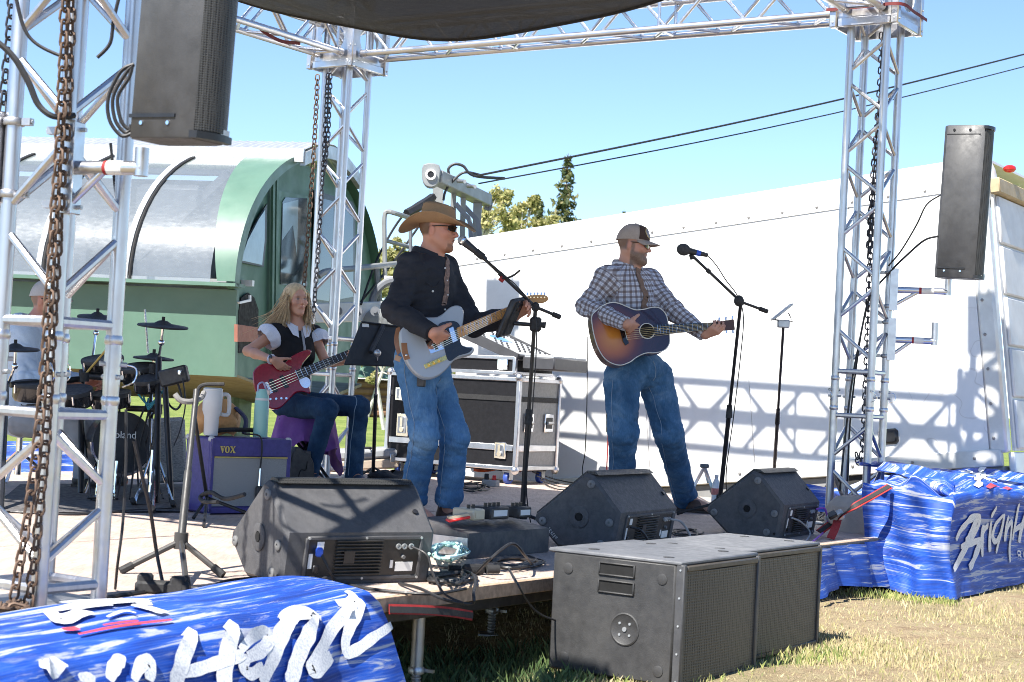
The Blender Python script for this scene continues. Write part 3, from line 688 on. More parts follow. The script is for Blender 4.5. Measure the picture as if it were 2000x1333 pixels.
def beam(label,a,b):
    X=(b-a).normalized(); Y=UP.cross(X); A=a+X*.23; B=b-X*.23; L=(B-A).length
    t=thing('truss_beam',label,'truss beam',((A+B).x/2,(A+B).y/2,ZL),'roof truss beams')
    cor=[(-1,0),(1,0),(1,1),(-1,1)]
    def P(c,s): return A+X*s+Y*c[0]*HS+UP*(ZL+(ZH-ZL)*c[1])
    for c in cor:
        inst('chord',chord12,t,between(P(c,0),P(c,L)))
        for s in (.03,L-.03): inst('end_collar',chord12,t,between(P(c,s-.03),P(c,s+.03))@Matrix.Diagonal((1.2,1.2,1,1)))
    for f in range(4):
        p,q=cor[f],cor[(f+1)%4]; nb=round(L/.29); st=L/nb
        for s in (.05,L/3,2*L/3,L-.05): inst('strut',tube8,t,between(P(p,s),P(q,s)))
        for k in range(nb):
            s=k*st+st*.12; s2=s+st*.76; u_,w_=(p,q) if (k+f)%2 else (q,p); inst('brace',tube8,t,between(P(u_,s),P(w_,s2)))
beam('long aluminium box truss across the top between back tower and right tower',TB,TC)
beam('aluminium box truss running from the back tower out of the picture at left',TE,TB)
beam('aluminium box truss coming from the right tower towards the camera overhead',TA,TC)
beam('aluminium box truss above the near side of the stage, overhead',TA,TE)

# ---------------------------------------------------------------- sagging shade cloth
def shade_mat():
    m,nt,b=_nodes('black_shade_mesh'); v=coords(nt)
    n=noise(nt,v,300,2,.6); n2=noise(nt,v,3,4)
    nt.links.new(ramp(nt,n,[(.35,(.012,.012,.012)),(.62,(.035,.033,.03)),(.75,(.11,.10,.09))]),b.inputs['Base Color']); b.inputs['Roughness'].default_value=.8
    b.inputs['Alpha'].default_value=.985; bump(nt,b,n2,.3,.03); return m
P1=TB-SV*2.1+UP*(ZH+.05); P2=TC-SV*1.0+UP*(ZH+.05); P3=TA-SV*.25+UP*(ZH+.06)+SU*.3; P4=TE-SV*.25+UP*(ZH+.06)-SU*.3
P1=P1-SU*.3; P2=P2+SU*.3
def cloth(u,v):
    p=P1.lerp(P2,u).lerp(P4.lerp(P3,u),v); e=math.sin(math.pi*u)
    z=p.z-.58*e**1.0*(1-v)**2.2-.20*e*math.sin(math.pi*v)+.02*math.sin(9*u+3*v)*e+.012*math.sin(23*u)*e*(1-v)
    return Vector((p.x,p.y,z))
mb=MB().grid(cloth,49,33); cl=mb.build('shade_cloth',shade_mat(),None,smooth=180)
tag(cl,'sagging black shade mesh stretched over the stage roof','shade cloth')
hem=MB().tube([cloth(i/60,0) for i in range(61)],.012,6).build('hem',M('hem',(.012,.012,.012),.8),cl)

# ---------------------------------------------------------------- chains
def linkmesh(L,r):
    pts=[]; w=L*.33
    for i in range(10):
        a=2*math.pi*i/10; pts.append(Vector((w*math.cos(a)*(1),0,math.sin(a)*w+(L/2-w)*(1 if math.sin(a)>=0 else -1))))
    return MB().tube(pts,r,5,closed=True)
def chain(label,pts,L=.045,r=.0042,mat=rust,grp='lifting chains on the towers',maxn=300):
    path=catm(pts,10); t=thing('chain',label,'chain',path[-1],grp)
    me=linkmesh(L,r).mesh('link',mat)
    acc=0; step=L-2.6*r; k=0; out=[]
    for i in range(len(path)-1):
        a,b=path[i],path[i+1]; d=(b-a).length
        while acc<=d:
            out.append((a.lerp(b,acc/d),(b-a).normalized())); acc+=step
        acc-=d
    for k,(p,T) in enumerate(out[:maxn]):
        q=T.to_track_quat('Z','X').to_matrix().to_4x4()
        inst('link',me,t,Matrix.Translation(p)@q@Matrix.Rotation((math.pi/2 if k%2 else 0)+random.uniform(-.25,.25)+.4,4,'Z'))
    return t
dA=5.0
chain('rusty doubled chain strand hanging inside the foreground tower, left of the pair',[W(128,-60,dA),W(126,40,dA),W(118,250,dA),W(108,400,dA),W(92,640,dA),W(75,850,dA),W(52,1020,dA),W(30,1150,dA),W(25,1180,dA)],.047,.0046)
chain('rusty doubled chain strand hanging inside the foreground tower, right of the pair',[W(140,-60,dA+.03),W(138,40,dA+.03),W(129,250,dA+.03),W(117,400,dA+.03),W(102,640,dA+.03),W(90,850,dA+.03),W(75,1020,dA+.03),W(60,1150,dA+.03),W(52,1190,dA+.03)],.047,.0046)
chain('thin blackened chain at the left edge beside the foreground tower',[W(26,-40,5.5),W(20,60,5.5),W(10,160,5.5),W(3,260,5.5),W(-6,400,5.5)],.047,.0044,M('dark_chain_steel',(.07,.07,.08),.5,.7,.3,30))
chain('thin rusty chain hanging left of the foreground tower leg',[W(46,-40,5.4),W(40,60,5.4),W(28,180,5.4),W(17,310,5.4),W(8,400,5.4),W(0,480,5.4)],.047,.0044)
rnd=random.Random(5)
pile=[G(20+rnd.uniform(-22,30),1192+rnd.uniform(-14,6),DECK+.02+rnd.uniform(0,.05)) for _ in range(14)]
chain('heap of rusty chain lying at the foot of the foreground tower',pile,.047,.0046)
dB=12.6
chain('thin chain hanging at the left of the tower behind the bass player',[W(620,152,dB),W(617,220,dB),W(611,330,dB),W(603,440,dB),W(597,520,dB),W(590,600,dB)],.05,.005)
chain('dark chain inside the tower behind the bass player, left strand',[W(640,150,12.8),W(636,240,12.8),W(629,360,12.8),W(622,480,12.8),W(612,620,12.8)],.05,.005,MATS['dark_chain_steel'])
chain('dark chain inside the tower behind the bass player, right strand',[W(645,150,12.8),W(641,260,12.8),W(634,330,12.8)],.05,.005,MATS['dark_chain_steel'])
for k,(x0,x1,yb) in enumerate(((1716,1697,500),(1722,1701,505),(1726,1686,880))):
    chain(['dark chain inside the right tower, leftmost of three strands','dark chain inside the right tower, middle of three strands','dark chain inside the right tower that hangs lowest'][k],[W(x0+6,70,10.8),W(x0+3,160,10.8),W((x0+x1)/2,330,10.8),W(x1,yb-20,10.8),W(x1-(40 if yb>800 else 0)*.4,yb,10.8)],.05,.0048,MATS['dark_chain_steel'])

# ---------------------------------------------------------------- column speakers and brackets
def grillemat(name,scale,dark=(.006,.006,.006),lite=(.05,.05,.048)):
    m,nt,b=_nodes(name); v=coords(nt); vo=N(nt,'TexVoronoi',feature='F1'); vo.inputs['Scale'].default_value=scale; vo.inputs['Randomness'].default_value=.12
    nt.links.new(v,vo.inputs['Vector']); c=ramp(nt,vo.outputs['Distance'],[(.30,dark),(.42,lite)]); nt.links.new(c,b.inputs['Base Color']); b.inputs['Roughness'].default_value=.5; b.inputs['Metallic'].default_value=.3
    bump(nt,b,vo.outputs['Distance'],.6,.003); return m
fineg=grillemat('fine_speaker_grille',150)
cabm=M('scuffed_speaker_cabinet',(.045,.046,.05),.5,0,.2,14,.4,260,.0015,dust=.22,dustcol=(.16,.16,.16))
def column_speaker(label,bot_center,X,h,w,dep,tilt,grp):
    """X: direction the grille faces; w across, dep front to back"""
    Y=UP.cross(X).normalized(); Z=(UP+X*tilt).normalized(); Xo=(X-Z*X.dot(Z)).normalized()
    t=thing('column_speaker',label,'speaker',bot_center,grp); o=bot_center
    prof=[(-dep/2,-w/2+.02),(-dep/2+.02,-w/2),(dep/2-.05,-w/2),(dep/2-.015,-w/2+.015),(dep/2-.015,w/2-.015),(dep/2-.05,w/2),(-dep/2+.02,w/2),(-dep/2,w/2-.02)]
    MB().prism(prof,o,Xo,Y,Z,0,h,cham=.006).build('cabinet',cabm,t)
    def gr(u,v):
        y=(u-.5)*(w-.02); bulge=.03*(1-(2*u-1)**2); return o+Xo*(dep/2-.012+bulge)+Y*y+Z*(.025+(h-.05)*v)
    MB().grid(gr,9,2).build('grille',fineg,t)
    for z in (.012,h-.012): MB().prism([(dep/2-.02,-w/2),(dep/2+.004,-w/2+.006),(dep/2+.022,-.02),(dep/2+.022,.02),(dep/2+.004,w/2-.006),(dep/2-.02,w/2)],o+Z*(z-.010),Xo,Y,Z,0,.02).build('end_trim',blackg,t)
    for s in (-1,1):
        MB().box(o+Y*s*(w/2+.002)+Z*.062-Xo*.03,(dep*.66,.006,.010),Xo,Y,Z).build('rigging_slot',blackg,t)
        for q in (-.07,.03):
            MB().cyl(o+Y*s*(w/2-.001)+Xo*q+Z*.042,o+Y*s*(w/2+.004)+Xo*q+Z*.042,.006,n=10).build('rigging_screw',chrome,t)
            MB().cyl(o+Y*s*(w/2-.001)+Xo*q+Z*(h-.03),o+Y*s*(w/2+.004)+Xo*q+Z*(h-.03),.008,n=10).build('rigging_point',blackg,t)
        MB().box(o+Y*s*(w/2+.0015)+Z*(h-.055)-Xo*.01,(dep*.8,.003,.003),Xo,Y,Z).build('seam',cabm,t)
    MB().box(o+Xo*(dep/2+.012)+Y*(w*.2)+Z*.03,(.004,.035,.015),Xo,Y,Z).build('badge',alu_d,t)
    return t,(o,Xo,Y,Z)
def fxdir(a): return Vector((math.cos(math.radians(a)),-math.sin(math.radians(a)),0))
FXL=fxdir(32)
sl=W(348,278,4.72)
column_speaker('black column loudspeaker hung close to the camera at top left',sl,FXL,.90,.155,.26,.035,'column speakers')
FXR=fxdir(32)
srb=W(1872,545,10.5)
column_speaker('black column loudspeaker mounted beside the right tower',srb,FXR,.95,.155,.27,.03,'column speakers')
def bracket(label,leg,z,X,reach,post,grp,hp=.28):
    t=thing('speaker_bracket',label,'bracket',leg+UP*(z-.14),grp)
    MB().box(leg+X*.035+UP*z,(.012,.075,hp),X,UP.cross(X),bev=.003).build('clamp_plate',alu,t)
    MB().box(leg+X*.03-UP.cross(X)*.036+UP*z,(.05,.006,hp),X,UP.cross(X)).build('plate_flange',alu,t)
    for s in (-1,1):
        mb=MB().lathe(leg+UP*(z+s*hp*.40-.012),UP,[(.031,0),(.034,.004),(.034,.02),(.031,.024)],14); mb.cyl(leg+UP*(z+s*hp*.4)-X*.07,leg+UP*(z+s*hp*.4)+X*.03,.007,n=8); mb.box(leg+UP*(z+s*hp*.4)-X*.05,(.03,.022,.022),X,UP.cross(X)); mb.build('clamp',alu_d,t)
        MB().cyl(leg+X*.03+UP.cross(X)*.02+UP*(z+s*hp*.42),leg+X*.055+UP.cross(X)*.02+UP*(z+s*hp*.42),.007,n=8).build('bolt',steel,t)
    a=leg+X*.035+UP*(z+.0); MB().cyl(a,a+X*reach,.021,n=14).build('arm',alu,t)
    MB().cyl(a+X*(reach-.008)-UP*.024,a+X*(reach-.008)+UP*post,.021,n=14).build('post',alu,t)
    MB().cyl(leg+X*.035+UP*(z-.10),a+X*reach*.45-UP*.005,.012,n=10).build('gusset',alu,t)
    MB().cyl(a+X*reach*.50,a+X*reach*.72,.0215,n=14).build('sticker',M('bracket_sticker',(.75,.74,.72),.5),t)
    MB().cyl(a+X*reach*.45,a+X*reach*.495,.0216,n=14).build('sticker_red',redm,t)
legA2=TA+SU*HS-SV*HS; legA1=TA-SU*HS-SV*HS; legC4=TC+SU*HS+SV*HS; legC3=TC+SU*HS-SV*HS
def zat(px,py,p): return W(px,py,p.y).z
XL=Vector((.94,-.34,0)).normalized()
bracket('aluminium arm bracket carrying the near column speaker',legA2,zat(165,330,legA2),XL,.24,.06,'speaker brackets')
bracket('aluminium bracket clamped to the left leg of the foreground tower',legA1,zat(40,310,legA1),-XL,.24,.06,'speaker brackets')
XR=Vector((.98,-.2,0)).normalized()
bracket('upper aluminium bracket on the right tower holding the speaker',legC4,zat(1757,567,legC4),XR,.34,.09,'speaker brackets',.27)
bracket('lower empty aluminium bracket on the right tower',legC4,zat(1752,664,legC4),XR,.27,.12,'speaker brackets',.27)
# strap round the right sleeve block, and red straps on the beams
def strap(label,pts,w=.03,th=.004,mat=redm,cat='strap',name='ratchet_strap',nrm=None):
    P=catm(pts,6); mb=MB(); k=len(P); V=[];Fc=[]
    for i in range(k):
        T=(P[min(i+1,k-1)]-P[max(i-1,0)]).normalized(); n=(nrm or UP); s=(n-T*n.dot(T)).normalized(); o=T.cross(s)
        V+=[P[i]+s*w/2+o*th/2,P[i]-s*w/2+o*th/2,P[i]-s*w/2-o*th/2,P[i]+s*w/2-o*th/2]
    for i in range(k-1):
        for j in range(4): Fc.append((i*4+j,i*4+(j+1)%4,i*4+4+(j+1)%4,i*4+4+j))
    Fc+=[(3,2,1,0),tuple((k-1)*4+j for j in range(4))]
    mb.add(V,Fc); o=mb.build(name,mat,None); return tag(o,label,cat)
k=.245
strap('dark red webbing strap wrapped round the right sleeve block',[TC-SU*k*1.0-SV*k+UP*(ZL-.0),TC-SV*k*1.02+UP*(ZL-.0),TC+SU*k-SV*k+UP*ZL,TC+SU*k*1.02+UP*(ZL+.0),TC+SU*k+SV*k+UP*(ZL)],.020,mat=M('dark_red_webbing',(.13,.015,.015),.7))
strap('red strap knotted round the beam left of the back tower',[TB-SV*.55+Vector((0,-.15,ZL-.02)),TB-SV*.75+Vector((0,-.17,ZL-.05)),TB-SV*.95+Vector((.0,-.16,ZL-.02)),TB-SV*1.05+Vector((0,-.14,ZL+.03))],.026,mat=M('dark_red_webbing'))
# ================================================================ sound gear on the stage
wedm=M('textured_black_cabinet',(.062,.062,.066),.62,0,.2,30,.9,420,.003,dust=.18,dustcol=(.20,.19,.18))
panm=M('amp_panel_black',(.03,.028,.027),.5,.2,.2,20); finm=M('heatsink_fins',(.045,.042,.038),.45,.4,.2,20)
footm=M('grey_rubber_foot',(.15,.15,.15),.6,0,.2,20); printw=M('white_print',(.72,.72,.70),.6,0,.05,10)
bluep=M('blue_plug',(.03,.10,.55),.4)
def wedge(label,p0,p1,full=True):
    AX=(p1-p0).normalized(); L=(p1-p0).length; O=Vector((AX.y,-AX.x,0))
    t=thing('floor_monitor',label,'monitor speaker',(p0+p1)/2,'floor wedge monitors')
    prof=[(0,0),(.03,.19),(-.12,.355),(-.16,.365),(-.42,.15),(-.425,.12),(-.29,.0)]
    MB().prism(prof,p0,O,UP,AX,0,L,cham=.016).build('cabinet',wedm,t)
    # grille on the performer side, wrapping to the ridge
    n=Vector((0,0,0)); a=(-.165,.372); b=(-.425,.152)
    MB().prism([(-.10,.358),(-.125,.375),(-.165,.377),(-.428,.157),(-.42,.147),(-.16,.362),(-.12,.36)],p0+AX*.03,O,UP,AX,0,L-.06).build('grille',grillemat('wedge_grille',120) if 'wg' not in MATS else MATS['wg'],t)
    nd=(O*.19-UP*.03).normalized(); ud=(UP*.19+O*.03).normalized()
    def PP(x,h,o=0): return p0+AX*x+ud*h+nd*o
    # recessed amplifier panel
    x0,x1,h0,h1=.09,L-.06,.022,.172
    fr=MB()
    for (c,sz) in ((((x0+x1)/2,h0),(x1-x0,.014)),(((x0+x1)/2,h1),(x1-x0,.014)),((x0,(h0+h1)/2),(.014,h1-h0)),((x1,(h0+h1)/2),(.014,h1-h0))): fr.box(PP(c[0],c[1],.002),(sz[0],.012,sz[1]),AX,nd,bev=.003)
    fr.build('panel_frame',wedm,t)
    pan=MB().box(PP((x0+x1)/2,(h0+h1)/2,.000),(x1-x0,.006,h1-h0),AX,nd).build('amp_panel',panm,t)
    f0,f1=x0+.12*L/.64,x1-.17*L/.64
    for k in range(11): MB().box(PP((f0+f1)/2,h0+.016+k*.0125,.008),(f1-f0,.016,.006),AX,nd,bev=.002).build('fin',finm,pan)
    MB().box(PP(f0+(f1-f0)*.28,(h0+h1)/2+.005,.014),(.045,.006,.045),AX,nd).build('fin_badge',panm,pan)
    for x in (x0+.005,(x0+x1)/2,x1-.005):
        for h in (h0-.001,h1+.001): MB().cyl(PP(x,h,.006),PP(x,h,.011),.005,n=8).build('panel_screw',steel,pan)
    for (x,h,w,hh) in ((x0+.02,(h0+h1)/2-.01,.016,.055),(x0+.055,h1-.028,.028,.03),(x1-.065,h0+.04,.075,.035),(x1-.12,h0+.05,.012,.03)):
        MB().box(PP(x,h,.004),(w,.003,hh),AX,nd).build('label_sticker',printw,pan)
    for x in (x1-.10,x1-.075,x1-.045): MB().lathe(PP(x,h1-.032,.003),nd,[(.011,0),(.011,.008),(.006,.008),(.005,.002)],12).build('socket',steel,pan)
    MB().lathe(PP(x1-.075,h1-.072,.003),nd,[(.008,0),(.007,.012)],10).build('gain_knob',footm,pan)
    MB().box(PP(x0+.045,h0+.035,.006),(.022,.01,.03),AX,nd,bev=.003).build('power_switch',blackg,pan)
    # end face: pole cup and feet
    c=p0-O*.18+UP*.155
    cup=MB().lathe(c,-AX,[(.052,-.004),(.052,.005),(.046,.007),(.021,.007),(.019,-.003)],24).build('pole_cup',wedm,t)
    MB().lathe(c,-AX,[(.018,.0),(.018,.0085)],14).build('cup_hole',M('hole_black',(.004,.004,.004),.9),cup)
    for a,h in ((-.125,.315),(-.375,.12),(-.02,.14),(-.06,.035)):
        f=MB().lathe(p0+O*a+UP*h,-AX,[(.02,-.002),(.02,.006),(.016,.009),(.006,.009),(.005,.004)],14).build('rubber_foot',footm,t)
    MB().lathe(p0-O*.015+UP*.03,-AX,[(.007,0),(.007,.003)],8).build('insert_hole',MATS['hole_black'],t)
    MB().lathe(p0+AX*(L-.06)-O*.03+UP*.262,(O*.165+UP*.15).normalized(),[(.011,-.01),(.011,.003),(.006,.004)],12).build('top_screw',blackg,t)
    return PP,x0,x1,h1
MATS['wg']=grillemat('wedge_grille',120)
w1=wedge('large grey-black floor monitor at left with blue power plug, partly in shadow',G(545,1143,DECK),G(838,1136,DECK))
w2=wedge('middle floor monitor behind the subwoofers with white cable',G(1195,1080,DECK),G(1310,1064,DECK))
w3=wedge('floor monitor nearest the right tower, sunlit stripe on its end',G(1517,1054,DECK),G(1590,1043,DECK))
# handwritten mark on the end face of the middle monitor
_p0=G(1195,1080,DECK); _ax=(G(1310,1064,DECK)-_p0).normalized(); _o=Vector((_ax.y,-_ax.x,0)); _mk=[o for o in COL.objects if o.name.startswith('floor_monitor')][1]
_x=(-_o*.8+UP*.62).normalized()*-1; _y=_x.cross(_ax).normalized(); _y=_y if _y.z>0 else -_y; _s=_p0-_o*.345+UP*.075-_ax*.004
for _k,_st in enumerate(([(0,0),(0,1)],[(-.2,1),(.2,1)],[(.5,0),(.5,1),(.9,.8),(.5,.5),(1,0)],[(1.3,.5),(1.7,.5),(1.6,.9),(1.3,.6),(1.4,.1),(1.8,.1)],[(2.1,0),(2.1,.8),(2.4,.7)],[(2.7,-.4),(2.7,.7),(3.1,.6),(2.8,.2)],[(3.4,.1),(3.5,.7),(3.8,.6),(3.6,.1),(3.4,.2)])):
    MB().tube([_s+_x*a*.016+_y*b*.02 for a,b in _st],.0012,4).build('pen_mark',printw,_mk)
def cable(label,pts,r=.005,name='cable',mat=None,cat='cable',per=6):
    o=MB().tube(catm(pts,per),r,6).build(name,mat or cablem,None); return tag(o,label,cat)
def D(x,y,z=.006): return G(x,y,DECK+z)
greyc=M('grey_cable',(.28,.29,.30),.5)
PPx,x0,x1,h1=w1
pl=thing('power_cable','blue plugged power cord on the large left monitor','cable',PPx(x0+.045,.12,.02))
MB().box(PPx(x0+.045,.125,.02),(.026,.03,.034),bev=.006).build('plug',bluep,pl)
MB().tube(catm([PPx(x0+.047,.122,.03),PPx(x0+.07,.07,.06),PPx(x0+.12,.0,.05),D(625,1150),D(690,1152)],6),.005,6).build('cord',cablem,pl)
cable('black signal cable curving off the large left monitor to the stage edge',[PPx(x1-.045,h1-.032,.012),PPx(x1-.01,h1-.05,.07),D(845,1120,.06),D(868,1160,.03),D(905,1178,.01)],.0045)
cable('dark cable lying along the stage edge below the large left monitor',[D(620,1148),D(660,1140),D(720,1150),D(790,1158),D(850,1160),D(910,1150)],.006)
PPx,x0,x1,h1=w2
cable('white signal cable bending out of the middle monitor',[PPx(x1-.045,h1-.032,.012),PPx(x1+.03,h1-.045,.05),PPx(x1+.09,.05,.09),D(1335,1062)],.006,mat=greyc)
cable('black power cord out of the middle monitor panel',[PPx(x0+.045,.12,.012),PPx(x0+.09,.11,.05),PPx(x0+.17,.05,.07),PPx(x0+.2,.0,.08)],.006)
PPx,x0,x1,h1=w3
cable('grey power cord out of the right hand monitor',[PPx(x0+.045,.12,.012),PPx(x0+.12,.10,.05),PPx(x0+.22,.04,.08),D(1568,1065)],.005,mat=greyc)
cable('purple taped cable hanging from the right hand monitor',[PPx(x1-.03,h1-.02,.012),PPx(x1+.01,h1-.01,.05),PPx(x1+.02,.06,.08),D(1585,1060)],.006,mat=M('purple_cable',(.25,.08,.45),.5))

# ---------------------------------------------------------------- subwoofers
hexg=grillemat('perforated_steel_grille',95,(.006,.006,.006),(.06,.057,.052))
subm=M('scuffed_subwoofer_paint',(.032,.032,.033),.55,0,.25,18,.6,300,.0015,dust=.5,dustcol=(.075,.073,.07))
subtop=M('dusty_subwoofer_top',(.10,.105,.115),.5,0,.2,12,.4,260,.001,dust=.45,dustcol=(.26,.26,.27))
def subwoofer(label,nc,w,dep,h):
    """nc: near bottom corner; front runs along SV, side runs back along -SU"""
    t=thing('subwoofer',label,'subwoofer',nc-SU*dep/2+SV*w/2,'subwoofers on the grass')
    def Q(a,b,z): return nc-SU*a+SV*b+UP*z
    fr=.035
    MB().box(Q(fr+(dep-fr)/2,w/2,h/2),(dep-fr,w,h-.02),SU,SV,bev=.008).build('cabinet',subm,t)
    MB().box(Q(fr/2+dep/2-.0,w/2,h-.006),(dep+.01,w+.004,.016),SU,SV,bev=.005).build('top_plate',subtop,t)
    MB().box(Q(fr/2,.012,h/2),(fr,.024,h-.02),SU,SV,bev=.004).build('front_trim',cabm,t)
    MB().box(Q(fr/2,w-.012,h/2),(fr,.024,h-.02),SU,SV,bev=.004).build('front_trim',cabm,t)
    for z in (.012,h-.026): MB().box(Q(fr/2-.002,w/2,z),(fr,w-.05,.022),SU,SV,bev=.004).build('front_rail',M('brown_black_rail',(.06,.052,.042),.5),t)
    MB().grid(lambda u,v:Q(-.012*(1-(2*u-1)**2)+.008,.024+(w-.048)*u,.022+(h-.06)*v),13,2).build('grille',hexg,t)
    # side details: two handle slots, dish, feet, trim screws
    hd=MB(); c=.5*dep
    for z in (h-.055,h-.12):
        f=MB()
        for (a,zz,sw,sh) in ((c,z+.022,.15,.007),(c,z-.022,.15,.007),(c-.075,z,.007,.05),(c+.075,z,.007,.05)): f.box(Q(a,-.002,zz),(sw,.012,sh),SU,SV,bev=.003)
        hb=f.build('handle',subm,t); MB().box(Q(c,-.0005,z),(.145,.004,.042),SU,SV).build('handle_recess',MATS['hole_black'],hb)
    ds=MB().lathe(Q(dep*.42,0,h*.42),-SV,[(.062,-.002),(.062,.003),(.057,.005),(.052,.001)],28).build('caster_dish',subm,t)
    for a in range(4): MB().cyl(Q(dep*.42+.03*math.cos(a*1.57+.78),-.0,h*.42+.03*math.sin(a*1.57+.78)),Q(dep*.42+.03*math.cos(a*1.57+.78),-.004,h*.42+.03*math.sin(a*1.57+.78)),.005,n=8).build('dish_bolt',steel,ds)
    MB().cyl(Q(dep*.42,0,h*.42),Q(dep*.42,-.005,h*.42),.009,n=10).build('dish_hub',steel,ds)
    for a,z in ((.09,.06),(.09,h-.07),(dep-.07,.06),(dep-.07,h-.07)): MB().lathe(Q(a,0,z),-SV,[(.021,-.002),(.021,.003),(.018,.004)],16).build('stacking_foot',subm,t)
    for k in range(5): MB().cyl(Q(.016,0,.03+k*(h-.06)/4),Q(.016,-.003,.03+k*(h-.06)/4),.004,n=8).build('trim_screw',steel,t)
    for a in (.12,dep-.12):
        for b in (.10,w-.10): MB().lathe(Q(a,b,h+.001),UP,[(.022,0),(.022,.003),(.014,.003)],12).build('top_foot',subm,t)
    # faint scuff marks where a label was
nc1=W(1333,1200,6.2); nc1=Vector((nc1.x,nc1.y,0.0))
subwoofer('scuffed black subwoofer nearest the camera showing its side handle',nc1,.66,.565,.468)
nc2=nc1+SV*.695-SU*.13
subwoofer('black subwoofer further right with only its grille and top visible',nc2,.90,.46,.455)

# ---------------------------------------------------------------- guitar amplifier
purple=M('purple_vinyl',(.065,.05,.20),.5,0,.15,40,.5,400,.001); goldm=M('gold_trim',(.75,.55,.16),.35,.6,.1,20)
def cloth_grey():
    m,nt,b=_nodes('grey_speaker_cloth'); v=coords(nt); n=noise(nt,v,330,2,.7); n2=noise(nt,v,8,3)
    nt.links.new(mixc(nt,n2,ramp(nt,n,[(.3,(.16,.15,.14)),(.7,(.46,.44,.41))]),(.3,.29,.27)),b.inputs['Base Color']); b.inputs['Roughness'].default_value=.9; bump(nt,b,n,.4,.002); return m
AXA=Vector((.73,.68,0)).normalized(); AO=Vector((AXA.y,-AXA.x,0))
ap=G(404,1006,DECK); AW,AD,AH=.52,.25,.415
amp=thing('guitar_amplifier','purple guitar amplifier with grey cloth front and gold lettering','amplifier',ap+AXA*AW/2-AO*AD/2)
def AQ(x,z,o=0): return ap+AXA*x+UP*z+AO*o
MB().box(AQ(AW/2,AH/2,-AD/2),(AW,AD-.01,AH-.01),AXA,-AO,bev=.01).build('cabinet',purple,amp)
for (x,z,w,h) in ((AW/2,AH-.055,AW-.02,.095),(AW/2,.022,AW,.03),(.012,AH/2,.024,AH-.02),(AW-.012,AH/2,.024,AH-.02)): MB().box(AQ(x,z,-.001),(w,.014,h),AXA,-AO,bev=.003).build('front_border',purple,amp)
MB().box(AQ(AW/2,AH/2-.03,-.002),(AW-.045,.006,AH-.15),AXA,-AO).build('grille_cloth',cloth_grey(),amp)
MB().box(AQ(AW/2,AH-.108,.006),(AW-.05,.006,.006),AXA,-AO).build('gold_piping',goldm,amp)
MB().tube([AQ(.004,.015,.004),AQ(.004,AH-.01,.004)],.0022,5).build('side_piping',M('pale_piping',(.7,.6,.5),.6),amp)
for x in (.012,AW-.012):
    for z in (.014,AH-.014):
        for o in (-.014,-AD+.014): MB().box(AQ(x,z,o),(.034,.034,.034),AXA,-AO,bev=.01).build('corner_protector',M('grey_corner',(.5,.5,.5),.5,.2),amp)
MB().tube(catm([AQ(.10,AH,-.12),AQ(.12,AH+.028,-.12),AQ(AW/2,AH+.036,-.12),AQ(AW-.12,AH+.028,-.12),AQ(AW-.10,AH,-.12)],5),.010,6,flat=1.6).build('handle',rubber,amp)
for z in (AH-.06,AH-.11): MB().cyl(AQ(-.001,z,-.10),AQ(-.004,z,-.10),.006,n=8).build('side_screw',steel,amp)
# serif letters built from bars
def serif(parent,mat,at,X,Z,No,h):
    """V O X in bold serif capitals"""
    def S(x,y): return at+X*x*h+Z*y*h
    def quad(P,name='letter'):
        n=len(P); mb=MB().add([S(*p) for p in P]+[S(*p)+No*.003 for p in P],[tuple(range(n)),tuple(range(2*n-1,n-1,-1))]+[(i,(i+1)%n,n+(i+1)%n,n+i) for i in range(n)]); return mb
    mb=quad([(-.05,1),(.38,1),(.38,.93),(.28,.9),(.46,.32),(.6,.9),(.5,.93),(.5,1),(.8,1),(.8,.93),(.72,.9),(.45,0),(.36,0),(.03,.9),(-.05,.93)]); mb.build('letter_v',mat,parent,smooth=0)
    mb=MB(); n=24; V=[]
    for o in (0,.003):
        for r in (1,0):
            for i in range(n):
                a=2*math.pi*i/n; rx,ry=(.42,.52) if r else (.17,.40); V.append(S(1.22+rx*math.cos(a),.5+ry*math.sin(a))+No*o)
    Fc=[]
    for i in range(n):
        j=(i+1)%n; Fc+=[(i,j,n+j,n+i),(2*n+i,3*n+i,3*n+j,2*n+j),(i,2*n+i,2*n+j,j),(n+i,n+j,3*n+j,3*n+i)]
    mb.add(V,Fc).build('letter_o',mat,parent,smooth=0)
    mb=quad([(1.7,1),(2.1,1),(2.08,.93),(2.25,.62),(2.36,.92),(2.32,1),(2.6,1),(2.6,.93),(2.52,.92),(2.3,.53),(2.6,.08),(2.68,.07),(2.68,0),(2.25,0),(2.27,.07),(2.1,.4),(1.96,.08),(2.02,0),(1.7,0),(1.7,.07),(1.8,.09),(2.04,.5),(1.78,.92),(1.7,.93)]); mb.build('letter_x',mat,parent,smooth=0)
serif(amp,goldm,AQ(.055,AH-.085,.0075),AXA,UP,AO,.036)
pd=thing('cable_adapter','black in-line adapter box hanging in front of the amplifier cloth','adapter',AQ(.31,.10,.02))
MB().box(AQ(.31,.12,.02),(.04,.025,.07),AXA,-AO,bev=.008).build('body',blackp,pd); MB().tube([AQ(.31,.155,.02),AQ(.31,.25,.02)],[.012,.006],8).build('plug_barrel',chrome,pd)
MB().tube(catm([AQ(.31,.25,.02),AQ(.31,.36,.025),AQ(.30,.425,.01),AQ(.25,.43,-.06)],5),.005,6).build('lead',cablem,pd)

